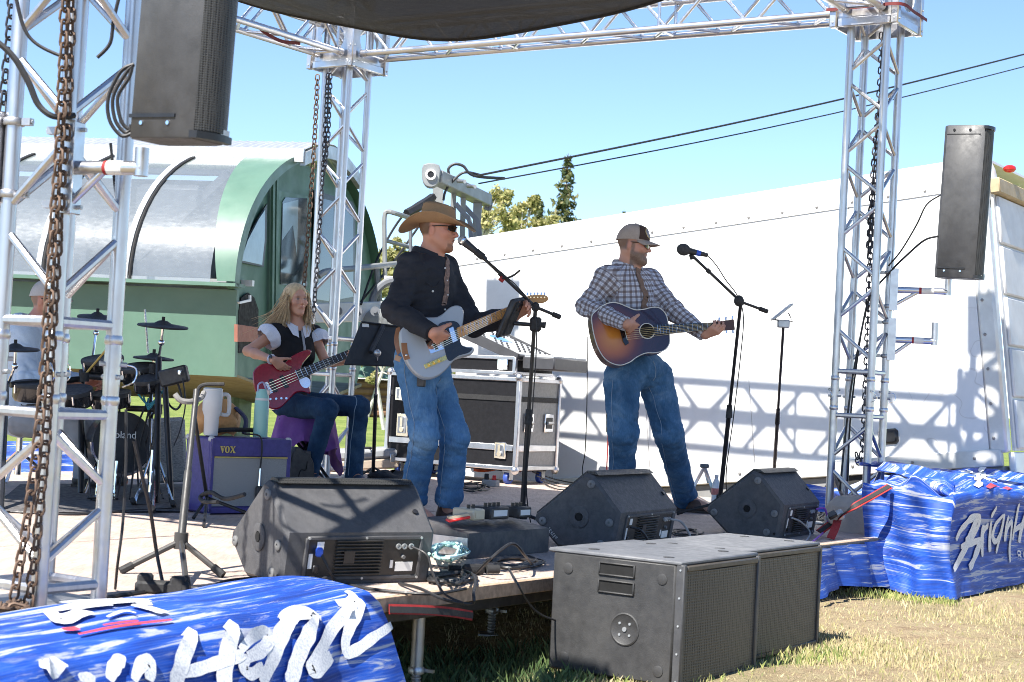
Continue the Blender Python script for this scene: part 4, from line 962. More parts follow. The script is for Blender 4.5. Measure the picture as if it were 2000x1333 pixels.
# tumbler, bottle and backpack on the amplifier
tw=AQ(.06,AH+.002,-.10); tumb=thing('tumbler','large white tumbler with handle standing on the purple amplifier','tumbler',tw)
wtm=M('white_powder_coat',(.58,.58,.57),.45,0,.05,10)
MB().lathe(tw,UP,[(.036,0),(.038,.004),(.040,.10),(.052,.135),(.053,.235),(.051,.24)],24).build('cup',wtm,tumb)
MB().lathe(tw,UP,[(.052,.24),(.053,.25),(.045,.256)],24).build('lid',M('clear_lid',(.6,.62,.62),.2),tumb)
MB().tube(catm([tw+AXA*.05+UP*.22,tw+AXA*.10+UP*.215,tw+AXA*.105+UP*.12,tw+AXA*.06+UP*.115],5),.011,8).build('handle',wtm,tumb)
bw=AQ(.345,AH+.002,-.05); bot=thing('water_bottle','mint green insulated water bottle on the amplifier beside the backpack','bottle',bw)
mint=M('mint_enamel',(.25,.48,.44),.35,0,.06,10)
MB().lathe(bw,UP,[(.038,0),(.040,.005),(.040,.19),(.037,.20)],24).build('body',mint,bot); MB().lathe(bw,UP,[(.038,.20),(.038,.212)],24).build('band',wtm,bot)
MB().lathe(bw,UP,[(.037,.212),(.034,.245),(.025,.262)],20).build('cap',mint,bot); MB().box(bw+AXA*.018+AO*.02+UP*.245,(.03,.03,.03),bev=.006).build('spout_cover',M('pale_pink_plastic',(.6,.5,.46),.5),bot)
MB().tube(catm([bw-AXA*.03+UP*.245,bw-AXA*.03+UP*.285,bw+UP*.298,bw+AXA*.02+UP*.265],5),.005,6).build('carry_loop',M('lilac_loop',(.35,.33,.5),.5),bot)
bk=AQ(.22,AH+.002,-.30)
bag=thing('backpack','tan leather backpack lying behind the mint bottle','backpack',bk)
tan=M('tan_leather',(.50,.25,.09),.6,0,.25,14,.5,30,.01)
def bagf(u,v):
    a=2*math.pi*u; t=v; r=(.155+.012*math.sin(3*a+2))*math.sin(math.pi*(.13+.80*t))**.45*(1-.25*t); return bk+AXA*r*math.cos(a)*1.0-AO*r*math.sin(a)*.7+UP*(-.0+.19*t**.9+.008*math.sin(4*a+5*t))
MB().grid(bagf,28,10,True).build('body',tan,bag)
MB().sphere(bk+AO*.08+UP*.065,(.09,.04,.06),14,8,AXA,-AO,UP).build('front_pocket',tan,bag)
MB().tube(catm([bk-AXA*.03+UP*.17,bk-AXA*.035+UP*.225,bk+AXA*.03+UP*.225,bk+AXA*.03+UP*.17],5),.008,6).build('top_loop',tan,bag)
for k in (-1,1): MB().tube(catm([bk+AXA*.09*k+UP*.15+AO*.05,bk+AXA*.12*k+AO*.11+UP*.09,bk+AXA*.1*k+AO*.13+UP*.01],5),.010,6,flat=2).build('strap',M('navy_strap',(.03,.035,.09),.7),bag)

# small floor monitor beside the amplifier
sp=G(560,952,DECK); sm=thing('small_monitor','small black wedge monitor between the amplifier and the bass player','monitor speaker',sp)
SX=Vector((.75,.66,0)); SO=Vector((.66,-.75,0))
MB().prism([(0,0),(.03,.22),(.0,.25),(-.22,.25),(-.25,0)],sp-SX*.03,-SX,UP,SO,0,-.22,cham=.012).build('cabinet',wedm,sm)
MB().prism(catm2([(.20,.0),(.21,.17),(.12,.255),(.04,.26),(.02,.01)],4),sp+SX*.0,SX,UP,SO,-.2,.012,cham=.01).build('side_shell',blackp,sm)
MB().tube(catm([sp+SX*.08+UP*.06+SO*.014,sp+SX*.10+UP*.12+SO*.014,sp+SX*.14+UP*.12+SO*.014,sp+SX*.15+UP*.18+SO*.014],4),.003,5).build('logo_stroke',M('hole_black'),sm)

# ---------------------------------------------------------------- flight case with mixing desk
caseb=M('black_laminate',(.009,.009,.011),.6,0,.3,30,.3,300,.0006,spec=.25); caseg=M('grey_laminate',(.24,.24,.235),.5,0,.15,40,.6,300,.001)
rc0=G(1004,948,DECK); RC=Vector((rc0.x,rc0.y,DECK))+UP*.115; RW,RD,RH=1.28,.60,.735
case=thing('flight_case','black road case with aluminium edges on blue castors carrying a mixing desk','road case',Vector((RC.x,RC.y,DECK)))
def RQ(a,b,z): return RC-SU*a+SV*b+UP*z      # a: along the front to the left, b: back along the grey side
MB().box(RQ(RW/2,RD/2,RH/2),(RW-.02,RD-.02,RH-.02),SU,SV).build('core',caseb,case)
MB().box(RQ(RW/2,.006,RH/2),(RW-.04,.014,RH-.04),SU,SV).build('front_panel',caseb,case)
MB().box(RQ(.006,RD/2,RH/2),(.014,RD-.04,RH-.04),SU,SV).build('end_panel',caseg,case)
def edge(a,b,w=.034): bar(MB(),a,b,w,w,.005).build('edge_extrusion',alu,case)
for z in (.015,RH-.015):
    edge(RQ(0,0,z),RQ(RW,0,z)); edge(RQ(0,0,z),RQ(0,RD,z)); edge(RQ(0,RD,z),RQ(RW,RD,z))
for a,b in ((0,0),(RW,0),(0,RD)): MB().box(RQ(a,b,RH/2),(.036,.036,RH-.03),SU,SV,bev=.005).build('corner_extrusion',alu,case)
for z0 in (.175,): 
    MB().box(RQ(RW/2,-.006,z0),(RW-.05,.014,.05),SU,SV,bev=.003).build('lid_band',alu,case); MB().box(RQ(-.006,RD/2,z0),(.014,RD-.05,.05),SU,SV,bev=.003).build('lid_band',alu,case)
MB().box(RQ(RW/2,-.005,RH-.17),(RW,.008,.04),SU,SV).build('strap_band',rubber,case); MB().box(RQ(-.005,RD/2,RH-.17),(.008,RD,.04),SU,SV).build('strap_band',rubber,case)
for a in (0,RW):
    for b in (0,RD):
        for z in (.0,RH): MB().sphere(RQ(a,b,z),.036,10,8).build('ball_corner',alu,case)
def latch(o,X,No,w=.11,h=.13):
    l=MB().box(o,(w,.012,h),X,No,bev=.004).build('latch_dish',chrome,case)
    MB().box(o+No*.006,(w*.72,.01,h*.72),X,No,bev=.003).build('latch_recess',alu_d,l); MB().cyl(o+No*.005-UP*h*.2,o+No*.02-UP*h*.2,.022,n=10).build('latch_knob',chrome,l); MB().box(o+No*.016+UP*h*.12,(w*.2,.012,h*.4),X,No).build('latch_wing',chrome,l)
latch(RQ(.14,-.012,.15),SU,-SV); latch(RQ(RW-.16,-.012,.30),SU,-SV,.12,.19); latch(RQ(RW-.14,-.012,RH-.18),SU,-SV,.14,.11)
def handle(o,X,No):
    l=MB().box(o,(.13,.012,.15),X,No,bev=.004).build('handle_dish',chrome,case); MB().box(o+No*.004,(.09,.012,.09),X,No).build('handle_recess',blackg,l); MB().cyl(o+No*.014-X*.04,o+No*.014+X*.04,.014,n=10).build('grip',alu_d,l)
handle(RQ(-.012,.15,.38),SV,SU); handle(RQ(-.012,.45,.38),SV,SU); handle(RQ(RW-.32,-.012,.28),SU,-SV)
cbl=M('blue_castor',(.03,.07,.30),.5)
for a,b in ((.10,.06),(.10,RD-.06),(RW-.1,.06),(RW-.1,RD-.06)):
    o=RQ(a,b,-.065); c=MB().lathe(o-SU*.02,SU,[(.046,0),(.05,.006),(.05,.034),(.046,.04)],20).build('castor',cbl,case); MB().lathe(o-SU*.023,SU,[(.026,0),(.026,.046)],14).build('castor_hub',blackg,c)
    MB().box(o+UP*.05,(.07,.07,.012),SU,SV).box(o+UP*.02+SU*.028,(.005,.05,.07),SU,SV).box(o+UP*.02-SU*.028,(.005,.05,.07),SU,SV).build('castor_fork',steel,c)
MB().box(RQ(RW/2,RD/2,-.008),(RW-.1,RD-.1,.014),SU,SV).build('base_board',caseb,case)
# mixer in its own shallow case
mz=RH+.018; desk=thing('mixing_desk','tilted grey mixing desk with knobs and small blue screen in a shallow case','mixer',RQ(.3,.3,mz))
MB().box(RQ(.48,.28,mz+.075),(.86,.56,.13),SU,SV).build('tray',caseb,desk)
for z in (mz+.015,mz+.135):
    bar(MB(),RQ(.05,.0,z),RQ(.92,.0,z),.03,.03).build('tray_edge',alu,desk); bar(MB(),RQ(.05,.0,z),RQ(.05,.56,z),.03,.03).build('tray_edge',alu,desk)
MB().box(RQ(.05,.0,mz+.075),(.032,.032,.13),SU,SV,bev=.004).build('tray_corner',alu,desk)
MB().box(RQ(.16,-.012,mz+.08),(.10,.012,.085),SU,SV,bev=.004).build('tray_latch',chrome,desk)
# desk surface slopes down towards SU
d0=RQ(.62,.0,mz+.36); d1=RQ(.02,.0,mz+.16); DX=(d1-d0).normalized(); DN=DX.cross(SV).normalized(); DN=DN if DN.z>0 else -DN; DL=(d1-d0).length
MB().box((d0+d1)/2+SV*.28-DN*.02,(DL,.56,.035),DX,SV,bev=.006).build('desk_shell',M('desk_dark',(.05,.05,.055),.4),desk)
pn=MB().box((d0+d1)/2+SV*.28+DN*.0,(DL-.03,.53,.008),DX,SV).build('control_surface',M('desk_grey',(.36,.38,.40),.45,0,.1,20),desk)
for sgn in (0,.56): MB().prism([(0,.03),(0,-.06),(DL,-.06),(DL,.01)],d0+SV*sgn,DX,DN,SV,-.01,.01).build('side_cheek',MATS['desk_dark'],desk)
kn=MB().lathe((0,0,0),(0,0,1),[(.009,0),(.008,.014),(.003,.015)],7).mesh('knob',MATS['desk_dark']); kl=MB().lathe((0,0,0),(0,0,1),[(.008,0),(.007,.013)],7).mesh('knob',whitep)
for i in range(9):
    for j in range(7):
        if 1<i<5 and 2<j<5: continue
        inst('knob',kn if (i+j)%4 else kl,pn,frame(d0+DX*(.05+i*.063)+SV*(.05+j*.075)+DN*.005,DX,SV,DN))
MB().box(d0+DX*.22+SV*.31+DN*.006,(.15,.15,.006),DX,SV).build('screen',M('screen_blue',(.10,.28,.62),.2),pn)
rt=RQ(-.14,.3,mz+.07); ext=MB().box(rt+UP*.03,(.30,.52,.10),SU,SV,bev=.01).build('arm_rest',M('desk_dark'),desk); MB().box(rt+UP*.085,(.27,.50,.012),SU,SV).build('fader_panel',M('desk_grey'),ext)
for j in range(10): MB().box(rt+UP*.097-SV*.22+SV*j*.05+SU*random.uniform(-.08,.08),(.022,.014,.012),SU,SV).build('fader',whitep,ext)

# power strip, orange mesh and cable spaghetti round the case
ps=D(958,952); st=thing('power_strip','grey power strip with red plug on the deck before the road case','power strip',ps)
MB().box(ps+UP*.03,(.13,.06,.05),SU,SV,bev=.006).build('body',M('strip_grey',(.30,.29,.28),.6),st); MB().box(ps+UP*.075-SU*.04,(.035,.03,.05),bev=.005).build('plug',rubber,st); MB().box(ps+UP*.072+SU*.03,(.03,.03,.04),bev=.005).build('plug',M('red_plastic',(.6,.02,.02),.4),st)
og=MB().grid(lambda u,v:W(925+95*u,921-18*v+2*math.sin(9*u),14.6)+Vector((0,.03*math.sin(13*u),0)),16,3).build('orange_netting',M('orange_mesh',(.75,.12,.03),.6),None); tag(og,'strip of orange safety netting under the road case','netting')
rng=random.Random(3)
def tangle(label,cx,cy,rx,ry,n,r=.005,mat=None,zmax=.03,loops=9):
    pts=[]
    for k in range(loops*5):
        a=k*1.257+rng.uniform(-.3,.3); q=rng.uniform(.5,1); pts.append(D(cx+rx*q*math.cos(a)+rng.uniform(-6,6),cy+ry*q*math.sin(a)+rng.uniform(-2,2),.006+rng.uniform(0,zmax)))
    return cable(label,pts,r,'cable_coil',mat,'cable coil',4)
tangle('coil of black cable on the deck left of the power strip',920,950,34,9,0,loops=6)
tangle('black cable tangle by the bass player foot',672,942,36,7,0,.005,loops=4,zmax=.06)
tangle('mint green cable tangle beside the large left monitor',876,1076,38,20,0,.0055,M('mint_cable',(.40,.62,.60),.5),.13,11)
tangle('flat coil of black cable at the stage edge by the pedal box',1000,1098,62,13,0,.006,None,.012,8)
tangle('black cables gathered on the deck edge right of the large left monitor',880,1128,48,12,0,.006,None,.012,7)
tangle('cable coil under the ratchet strap by the right tower',1620,1010,34,14,0,.005,None,.02,6)
tangle('cable pile on the deck behind the right hand floor monitor',1345,1040,34,7,0,.005,None,.01,3)
for k,(y0,y1) in enumerate(((915,955),(925,958),(935,960),(945,962))): cable(['topmost of four black cables leading right from the road case','second black cable leading right from the road case','third black cable leading right from the road case','lowest of four black cables leading right from the road case'][k],[D(1040+8*k,922+8*k,.10-.03*k),D(1090,938+6*k,.01),D(1140,946+4*k),D(1200,951+3*k)],.005)
cable('black cable sagging in a loop off the stage edge beside the screw leg',[D(840,1105),D(920,1120,.02),W(925,1160,6.1),W(920,1180,6.05),W(870,1172,6.0),W(820,1150,6.05),D(780,1140)],.006)
cable('thin black cable arching up from the stage edge coil',[D(930,1120),W(960,1090,6.6),W(1000,1062,6.7),W(1025,1085,6.8),D(1042,1106)],.006)
cable('thin black cable dropping from the stage edge to the subwoofer',[D(990,1105),W(1008,1135,6.25),W(1030,1175,6.3),W(1055,1200,6.4),W(1085,1212,6.5)],.004)
cn=D(925,1112,.02); cb_=MB().box(cn,(.10,.045,.04),Vector((.9,.4,0)),bev=.01).cyl(cn+Vector((.05,.02,0)),cn+Vector((.10,.045,0)),.018).cyl(cn-Vector((.05,.02,0)),cn-Vector((.10,.03,0)),.014).build('cable_connector',rubber,None); tag(cb_,'chunky black cable connector lying on the stage edge','connector')
cn=D(318,1148,.02); cb_=MB().box(cn,(.18,.05,.045),Vector((1,.05,0)),bev=.01).box(cn+Vector((-.06,0,.02)),(.05,.04,.05),bev=.008).box(cn+Vector((.05,0,.015)),(.05,.045,.05),bev=.008).build('power_splitter',rubber,None); tag(cb_,'black power splitter lying behind the left banner','connector')
cable('black cable hanging down the foreground tower to the power splitter',[W(262,860,5.5),W(280,940,5.6),W(294,1000,5.7),W(306,1080,5.8),D(318,1140,.03)],.007)
cable('thin cable hanging beside the right leg of the foreground tower',[W(246,800,5.5),W(246,900,5.5),W(240,1020,5.5),W(230,1100,5.5),D(225,1150)],.005)
cable('black cable running along the deck from the splitter to the left',[D(318,1150),D(270,1158),D(220,1165),D(150,1180)],.007)
cable('black cable crossing the sunlit deck towards the guitar stand',[D(330,1140),D(400,1150),D(440,1135),D(500,1128)],.005)
cable('dark cable across the deck behind the foreground tower',[D(20,1000),D(150,1005),D(250,998),D(335,995)],.008)
# ================================================================ banners over the ballast blocks
def banner_mat(name):
    m,nt,b=_nodes(name); tc=nt.nodes.new('ShaderNodeTexCoord')
    def st(sc,rot=0):
        mp=nt.nodes.new('ShaderNodeMapping'); mp.inputs['Scale'].default_value=sc; nt.links.new(tc.outputs['UV'],mp.inputs[0]); mp.inputs['Rotation'].default_value=(0,0,rot); return mp.outputs[0]
    n1=noise(nt,st((.9,13,1),.06),1.6,6,.65,.6); n2=noise(nt,st((3,26,1),.06),2.0,6,.7,.8); n3=noise(nt,st((1.2,6,1)),1.0,3)
    c=ramp(nt,n1,[(.30,(.006,.035,.24)),(.42,(.008,.065,.42)),(.51,(.012,.10,.58)),(.55,(.06,.16,.60)),(.58,(.50,.54,.68)),(.65,(.64,.66,.72)),(.69,(.012,.09,.52))])
    c=mixc(nt,mth(nt,'MULTIPLY',ramp(nt,n2,[(.56,0),(.64,1)]),ramp(nt,n3,[(.45,0),(.6,.85)])),c,(.60,.62,.68))
    w=N(nt,'TexWave',bands_direction='X'); w.inputs['Scale'].default_value=60; w.inputs['Distortion'].default_value=.4; nt.links.new(st((1,1,1)),w.inputs['Vector'])
    w2=N(nt,'TexWave',bands_direction='Y'); w2.inputs['Scale'].default_value=34; w2.inputs['Distortion'].default_value=.3; nt.links.new(st((1,1,1)),w2.inputs['Vector'])
    c=mixc(nt,mth(nt,'MULTIPLY',ramp(nt,w2.outputs['Fac'],[(.55,0),(.9,.16)]),1),c,(.20,.28,.60))
    c=mixc(nt,ramp(nt,w.outputs['Fac'],[(.05,.30),(.35,0)]),c,(.01,.03,.15))
    nt.links.new(c,b.inputs['Base Color']); b.inputs['Roughness'].default_value=.55; bump(nt,b,w.outputs['Fac'],.25,.003)
    tr=nt.nodes.new('ShaderNodeBsdfTranslucent'); nt.links.new(c,tr.inputs[0]); mx=nt.nodes.new('ShaderNodeMixShader'); mx.inputs[0].default_value=.22
    nt.links.new(b.outputs[0],mx.inputs[1]); nt.links.new(tr.outputs[0],mx.inputs[2]); nt.links.new(mx.outputs[0],nt.nodes['Material Output'].inputs[0]); return m
bmat=banner_mat('blue_mesh_banner')
def letter_mat():
    m,nt,b=_nodes('white_banner_print'); v=coords(nt); w=noise(nt,v,140,2,.6)
    nt.links.new(ramp(nt,w,[(.3,(.46,.48,.54)),(.6,(.74,.75,.76))]),b.inputs['Base Color']); b.inputs['Roughness'].default_value=.7; return m
lettm=letter_mat(); redprint=M('red_banner_print',(.62,.06,.08),.6,0,.2,40)
def banner(label,surf,nu,nv,uvs):
    """surf(u,v)->Vector ; uvs=(length,height) in metres for the print"""
    mb=MB().grid(surf,nu,nv); o=mb.build('mesh_banner',bmat,None,smooth=180); me=o.data
    uv=me.uv_layers.new(name='UVMap'); n=nu
    for l in me.loops: uv.data[l.index].uv=((l.vertex_index%n)/(nu-1)*uvs[0],(l.vertex_index//n)/(nv-1)*uvs[1])
    return tag(o,label,'banner',)
def invsurf(surf,P,N0,it=14):
    """find (u,v) whose surface point is nearest to the view line through P: coarse search"""
    best=None
    for i in range(41):
        for j in range(25):
            q=surf(i/40,j/24); e=(q-P).length
            if best is None or e<best[0]: best=(e,i/40,j/24)
    return best[1],best[2]
TABS={}
def pxsurf(surf,pts):
    """photo pixels -> (u,v) on the surface along the photographer's line of sight"""
    C0=Vector((0,0,ZC)); tab=TABS.setdefault(surf,[])
    for i in range(0 if tab else 101):
        for j in range(61):
            q=surf(i/100,j/60)-C0; up=q.z*_cp-q.y*_sp; f=q.y*_cp+q.z*_sp; ix=F*q.x/f; iy=-F*up/f
            tab.append((ix*_cr-iy*_sr+1000, ix*_sr+iy*_cr+666.5, i/100,j/60))
    T=np.array(tab); out=[]
    def prj(u,v):
        q=surf(u,v)-C0; up=q.z*_cp-q.y*_sp; f=q.y*_cp+q.z*_sp; ix=F*q.x/f; iy=-F*up/f; return np.array((ix*_cr-iy*_sr+1000, ix*_sr+iy*_cr+666.5))
    for x,y in pts:
        k=np.argmin((T[:,0]-x)**2+(T[:,1]-y)**2); uv=np.array(T[k,2:4]); b0=uv.copy(); e0=T[k,:2]-np.array((x,y)); best=(e0@e0)
        for _ in range(5):
            r=prj(*uv)-np.array((x,y)); e=.003; Jm=np.stack([(prj(uv[0]+e,uv[1])-prj(uv[0]-e,uv[1]))/(2*e),(prj(uv[0],uv[1]+e)-prj(uv[0],uv[1]-e))/(2*e)],1)
            if abs(np.linalg.det(Jm))<1: break
            uv=np.clip(uv-.8*np.clip(np.linalg.solve(Jm,r),-.02,.02),.001,.999); r=prj(*uv)-np.array((x,y))
            if r@r<best: best=r@r; b0=uv.copy()
        out.append((b0[0],b0[1]))
    return out
def brush(parent,surf,pts,w0,w1,mat,name='brush_stroke',off=.010,per=7):
    uv=pxsurf(surf,pts); P=catm([Vector((u,v,0)) for u,v in uv],per); k=len(P); V=[];Fc=[]
    Q=[surf(min(max(p.x,0),1),min(max(p.y,0),1)) for p in P]
    for i in range(k):
        T=(Q[min(i+1,k-1)]-Q[max(i-1,0)]); T=T.normalized() if T.length>1e-6 else Vector((0,0,1))
        u,v=P[i].x,P[i].y; e=.004; du=surf(min(u+e,1),v)-surf(max(u-e,0),v); dv=surf(u,min(v+e,1))-surf(u,max(v-e,0)); n=du.cross(dv).normalized()
        if n.dot(Vector((0,0,ZC))-Q[i])<0: n=-n
        s=T.cross(n).normalized(); f=i/(k-1); w=(w0+(w1-w0)*f)*(.55+.45*min(1,4*f,4*(1-f)+.4)); w*=1+.05*math.sin(i*1.1)
        V+=[Q[i]+s*w/2+n*off,Q[i]-s*w/2+n*off]
    for i in range(k-1): Fc.append((2*i,2*i+1,2*i+3,2*i+2))
    mb=MB().add(V,Fc); return mb.build(name,mat,parent,smooth=180)
def smooth01(t): t=min(max(t,0),1); return t*t*(3-2*t)
# ---- right banner
RB=G(1857,1178,0); 
def bright(u,v):
    """u: from the stage end round the corner and along the front; v: bottom edge up the face and over the top"""
    s=u*3.8-.55
    if s<0: p=RB+SU*s; inn=(-SU*.15+SV*1.0)
    else: p=RB+SV*s; inn=-SU
    c=smooth01((s+.06)/.12); inn=(SV*(1-c)*.8-SU*c).normalized()
    H=.56+.05*math.sin(1.7*s+.5)+(.10*math.sin(1.4*min(-s/.95,1))+.03 if s<0 else 0); hem=.02+.06*smooth01((-s-.2)/.3)+.02*math.sin(4*s)*smooth01(-s*4)
    if v<.52: t=v/.52; z=hem+(H-hem)*t; d=.0+.03*math.sin(math.pi*t)
    else: t=(v-.52)/.48; z=H+(.10*math.sin(t*1.4)+.03)*c+.01*(1-c); d=((.50+.45*smooth01(s))*c+.16*(1-c))*t; 
    rr=.05; k=smooth01((v-.40)/.24); z-=.02*math.sin(math.pi*k)
    fold=(.034*math.sin(11*s+5*v+1.3)+.026*math.sin(23*s-9*v)+.018*math.sin(31*s+14*v))*smooth01((-s+.12)/.25)+(.012*math.sin(5*s+7*v)+.012*math.sin(13*s+9*v+2*math.sin(4*s))+.008*math.sin(27*s-11*v))*(.45+.9*smooth01((v-.5)/.1))
    o=(SU*c-SV*(1-c)).normalized()
    return p+inn*d+o*fold+UP*(z+ (fold*.8 if v>.52 else 0))
br=banner('crumpled blue printed mesh banner draped over ballast by the right tower',bright,150,60,(3.8,1.5))
def Z5(l): return [(1600+x/2.8175,860+y/2.8175) for x,y in l]
def Z6(l): return [(1600+x/4.4425,900+y/4.4425) for x,y in l]
for pts,w0,w1 in (([(1155,955),(1225,815),(1300,650),(1358,505)],.05,.075),([(1175,690),(1240,570),(1330,492),(1378,515),(1345,610),(1255,700)],.045,.055),([(1215,745),(1310,715),(1405,690)],.045,.04),([(1385,700),(1350,800),(1288,930)],.06,.05),
    ([(1412,555),(1400,690),(1404,835)],.05,.045),([(1400,650),(1425,590),(1455,560)],.035,.04),([(1478,525),(1468,640),(1470,790)],.048,.042),([(1480,485),(1528,402)],.042,.04),
    ([(1585,470),(1520,550),(1492,655),(1520,700),(1560,620),(1590,490)],.036,.036),([(1592,460),(1572,600),(1522,800)],.045,.04),([(1632,480),(1612,560),(1600,700)],.04,.04),([(1602,660),(1632,560),(1658,540),(1650,660),(1638,770),(1645,880)],.034,.045),
    ([(1722,370),(1694,520),(1665,690)],.055,.05),([(1680,610),(1730,570),(1790,525)],.036,.04),([(1790,420),(1750,560),(1722,710)],.055,.05)): brush(br,bright,Z6(pts),w0,w1,lettm)
for pts in ([(1088,645),(1084,612),(1100,616),(1098,630),(1086,632)],[(1092,632),(1104,644)],[(1118,612),(1118,642)],[(1118,612),(1134,610)],[(1118,627),(1132,626)],[(1118,642),(1134,640)]): brush(br,bright,Z5(pts),.012,.012,lettm,'small_letter')
for pts in ([(775,185),(800,205),(840,240),(860,262)],[(795,175),(830,205),(862,235)],[(820,172),(860,200),(900,225),(965,235)],[(850,176),(890,200),(930,222)]): brush(br,bright,Z5(pts),.05,.05,lettm,'mountain_mark')
brush(br,bright,Z5([(925,270),(960,265),(1000,275),(1055,278)]),.05,.04,redprint,'red_mark')
blk=G(1712,985,DECK-.02); cb1=thing('concrete_block','pale concrete ballast block showing beside the right tower base','ballast',Vector((blk.x,blk.y,0)))
bc=Vector((blk.x+.06,blk.y+.1,0)); MB().box(bc+UP*.25,(.34,.6,.50),SU,SV,bev=.05).build('block',M('pale_concrete',(.50,.42,.35),.85,0,.12,9,.4,40,.01),cb1)
core=MB().box(RB-SU*.5+SV*1.9+UP*.27,(.8,3.3,.52),SU,SV,bev=.06).build('ballast_row',M('pale_concrete'),None); tag(core,'row of concrete ballast hidden under the right banner','ballast')
def bskirt(u,v):
    p=DK(3.55+1.55*u,-.062-.02*math.sin(19*u)-.015*math.sin(41*u+3*v)-.03*(1-v),0); return p+UP*(.05+.05*u+.03*math.sin(7*u)*(1-v)+(DECK-.06-.05*u)*v)
banner('blue mesh banner hanging along the stage edge beside the subwoofers',bskirt,70,8,(1.8,.35))
# ---- banner behind the right tower
def bback(u,v):
    p=W(1585,985,11.9).lerp(W(1800,968,12.3),u); return p+UP*(-.10+.20*v+.04*u*v+.03*math.sin(9*u+2*v)*v)+Vector((0,.25*v+.03*math.sin(17*u+3*v),0))
banner('blue mesh banner bunched on the deck behind the right tower',bback,60,10,(1.2,.4))
def bdr(u,v):
    p=W(-30,905,13.4).lerp(W(150,905,13.6),u); return p+UP*(-.25+.42*v)+Vector((0,.05*math.sin(9*u)+.1*v,0))
banner('blue mesh banner low behind the drum kit',bdr,30,8,(1.0,.5))
# ---- left banner in the foreground
LA0=G(-60,1312,.36); LA1=Vector((-.40,5.68,.36))
LDv=(LA1-LA0); LDv.z=0; LLEN=LDv.length; LX=LDv.normalized(); LN=Vector((LX.y,-LX.x,0))
def bleft(u,v):
    s=u*LLEN; p=Vector((LA0.x,LA0.y,0))+LX*s
    if v<.5: t=v/.5; z=-.25+.60*t; d=-.26*(1-t)**1.2
    else: t=(v-.5)/.5; z=.35+.045*math.sin(t*2.2); d=.42*t
    k=smooth01((v-.42)/.16); z-=.025*math.sin(math.pi*k)
    wob=.012*math.sin(6*s+3*v)+.008*math.sin(15*s-4*v); z+=.006*math.sin(3.2*s)*smooth01(v*2)
    end=smooth01((u-.93)/.07)
    return p-LN*(d-.0)+LN*(wob+.02*math.sin(math.pi*min(v*2,1)))+UP*(z+.4*wob*(v>.5))-UP*.010*end*smooth01((v-.4)*3)
bl=banner('blue printed mesh banner draped over ballast in the left foreground',bleft,120,50,(2.0,1.1))
def Z3(l): return [(x/2.5,800+y/2.5) for x,y in l]
def Z4(l): return [(460+x/3.08,900+y/3.08) for x,y in l]
for pts,w0,w1 in ((Z3([(932,1085),(905,1160),(870,1260),(835,1360)]),.05,.06),(Z3([(855,1300),(950,1275),(1060,1240),(1180,1200)]),.035,.04),(Z3([(1132,1050),(1115,1130),(1092,1240),(1078,1360)]),.055,.06),
    (Z4([(15,1150),(90,1060),(170,1040),(195,1075),(150,1140),(60,1190)]),.04,.045),(Z4([(60,1190),(30,1250),(80,1290),(150,1240)]),.045,.035),
    (Z4([(140,1350),(215,1180),(275,1030),(330,940),(440,930),(480,950)]),.06,.06),(Z4([(470,950),(430,1050),(370,1170),(330,1300),(310,1360)]),.055,.06),
    (Z4([(660,800),(700,830),(680,880),(600,980),(510,1130),(440,1255),(480,1265),(560,1180)]),.045,.05),(Z4([(600,870),(700,860),(735,870),(690,980),(650,1080),(650,1160),(720,1140),(830,1060),(955,985)]),.05,.035),
    (Z3([(180,1255),(235,1275),(290,1245)]),.05,.05),(Z3([(520,1330),(545,1270),(570,1235),(600,1250)]),.045,.04),(Z3([(640,1330),(680,1250),(720,1240),(715,1330)]),.04,.045),(Z3([(370,1320),(420,1318),(450,1335)]),.03,.03)): brush(bl,bleft,pts,w0,w1,lettm)
for pts,w in ((Z3([(250,1000),(400,970),(560,955),(720,945)]),.06),(Z3([(270,1030),(330,1030),(420,1000)]),.06),(Z3([(235,1000),(300,1050),(350,1030),(420,1000)]),.05),(Z3([(300,960),(420,950),(560,945),(700,950)]),.05),(Z3([(330,990),(450,970),(520,965)]),.06),(Z3([(640,970),(720,985),(800,1010)]),.05),(Z3([(660,960),(740,965)]),.05),(Z3([(520,1030),(600,1000),(660,1010)]),.015)): brush(bl,bleft,pts,w,w,lettm,'mountain_mark')
for pts,w in ((Z3([(300,1090),(340,1090),(380,1085)]),.025),(Z3([(380,1115),(520,1085),(680,1060),(835,1042)]),.014),(Z3([(500,1070),(600,1055),(670,1048)]),.012)): brush(bl,bleft,pts,w,w,redprint,'red_mark')
core=MB().box(Vector((LA0.x,LA0.y,.03))+LX*LLEN*.45-LN*.24,(LLEN*.85,.36,.52),LX,LN,bev=.05).build('ballast_row',M('pale_concrete'),None); tag(core,'row of concrete ballast hidden under the left banner','ballast')

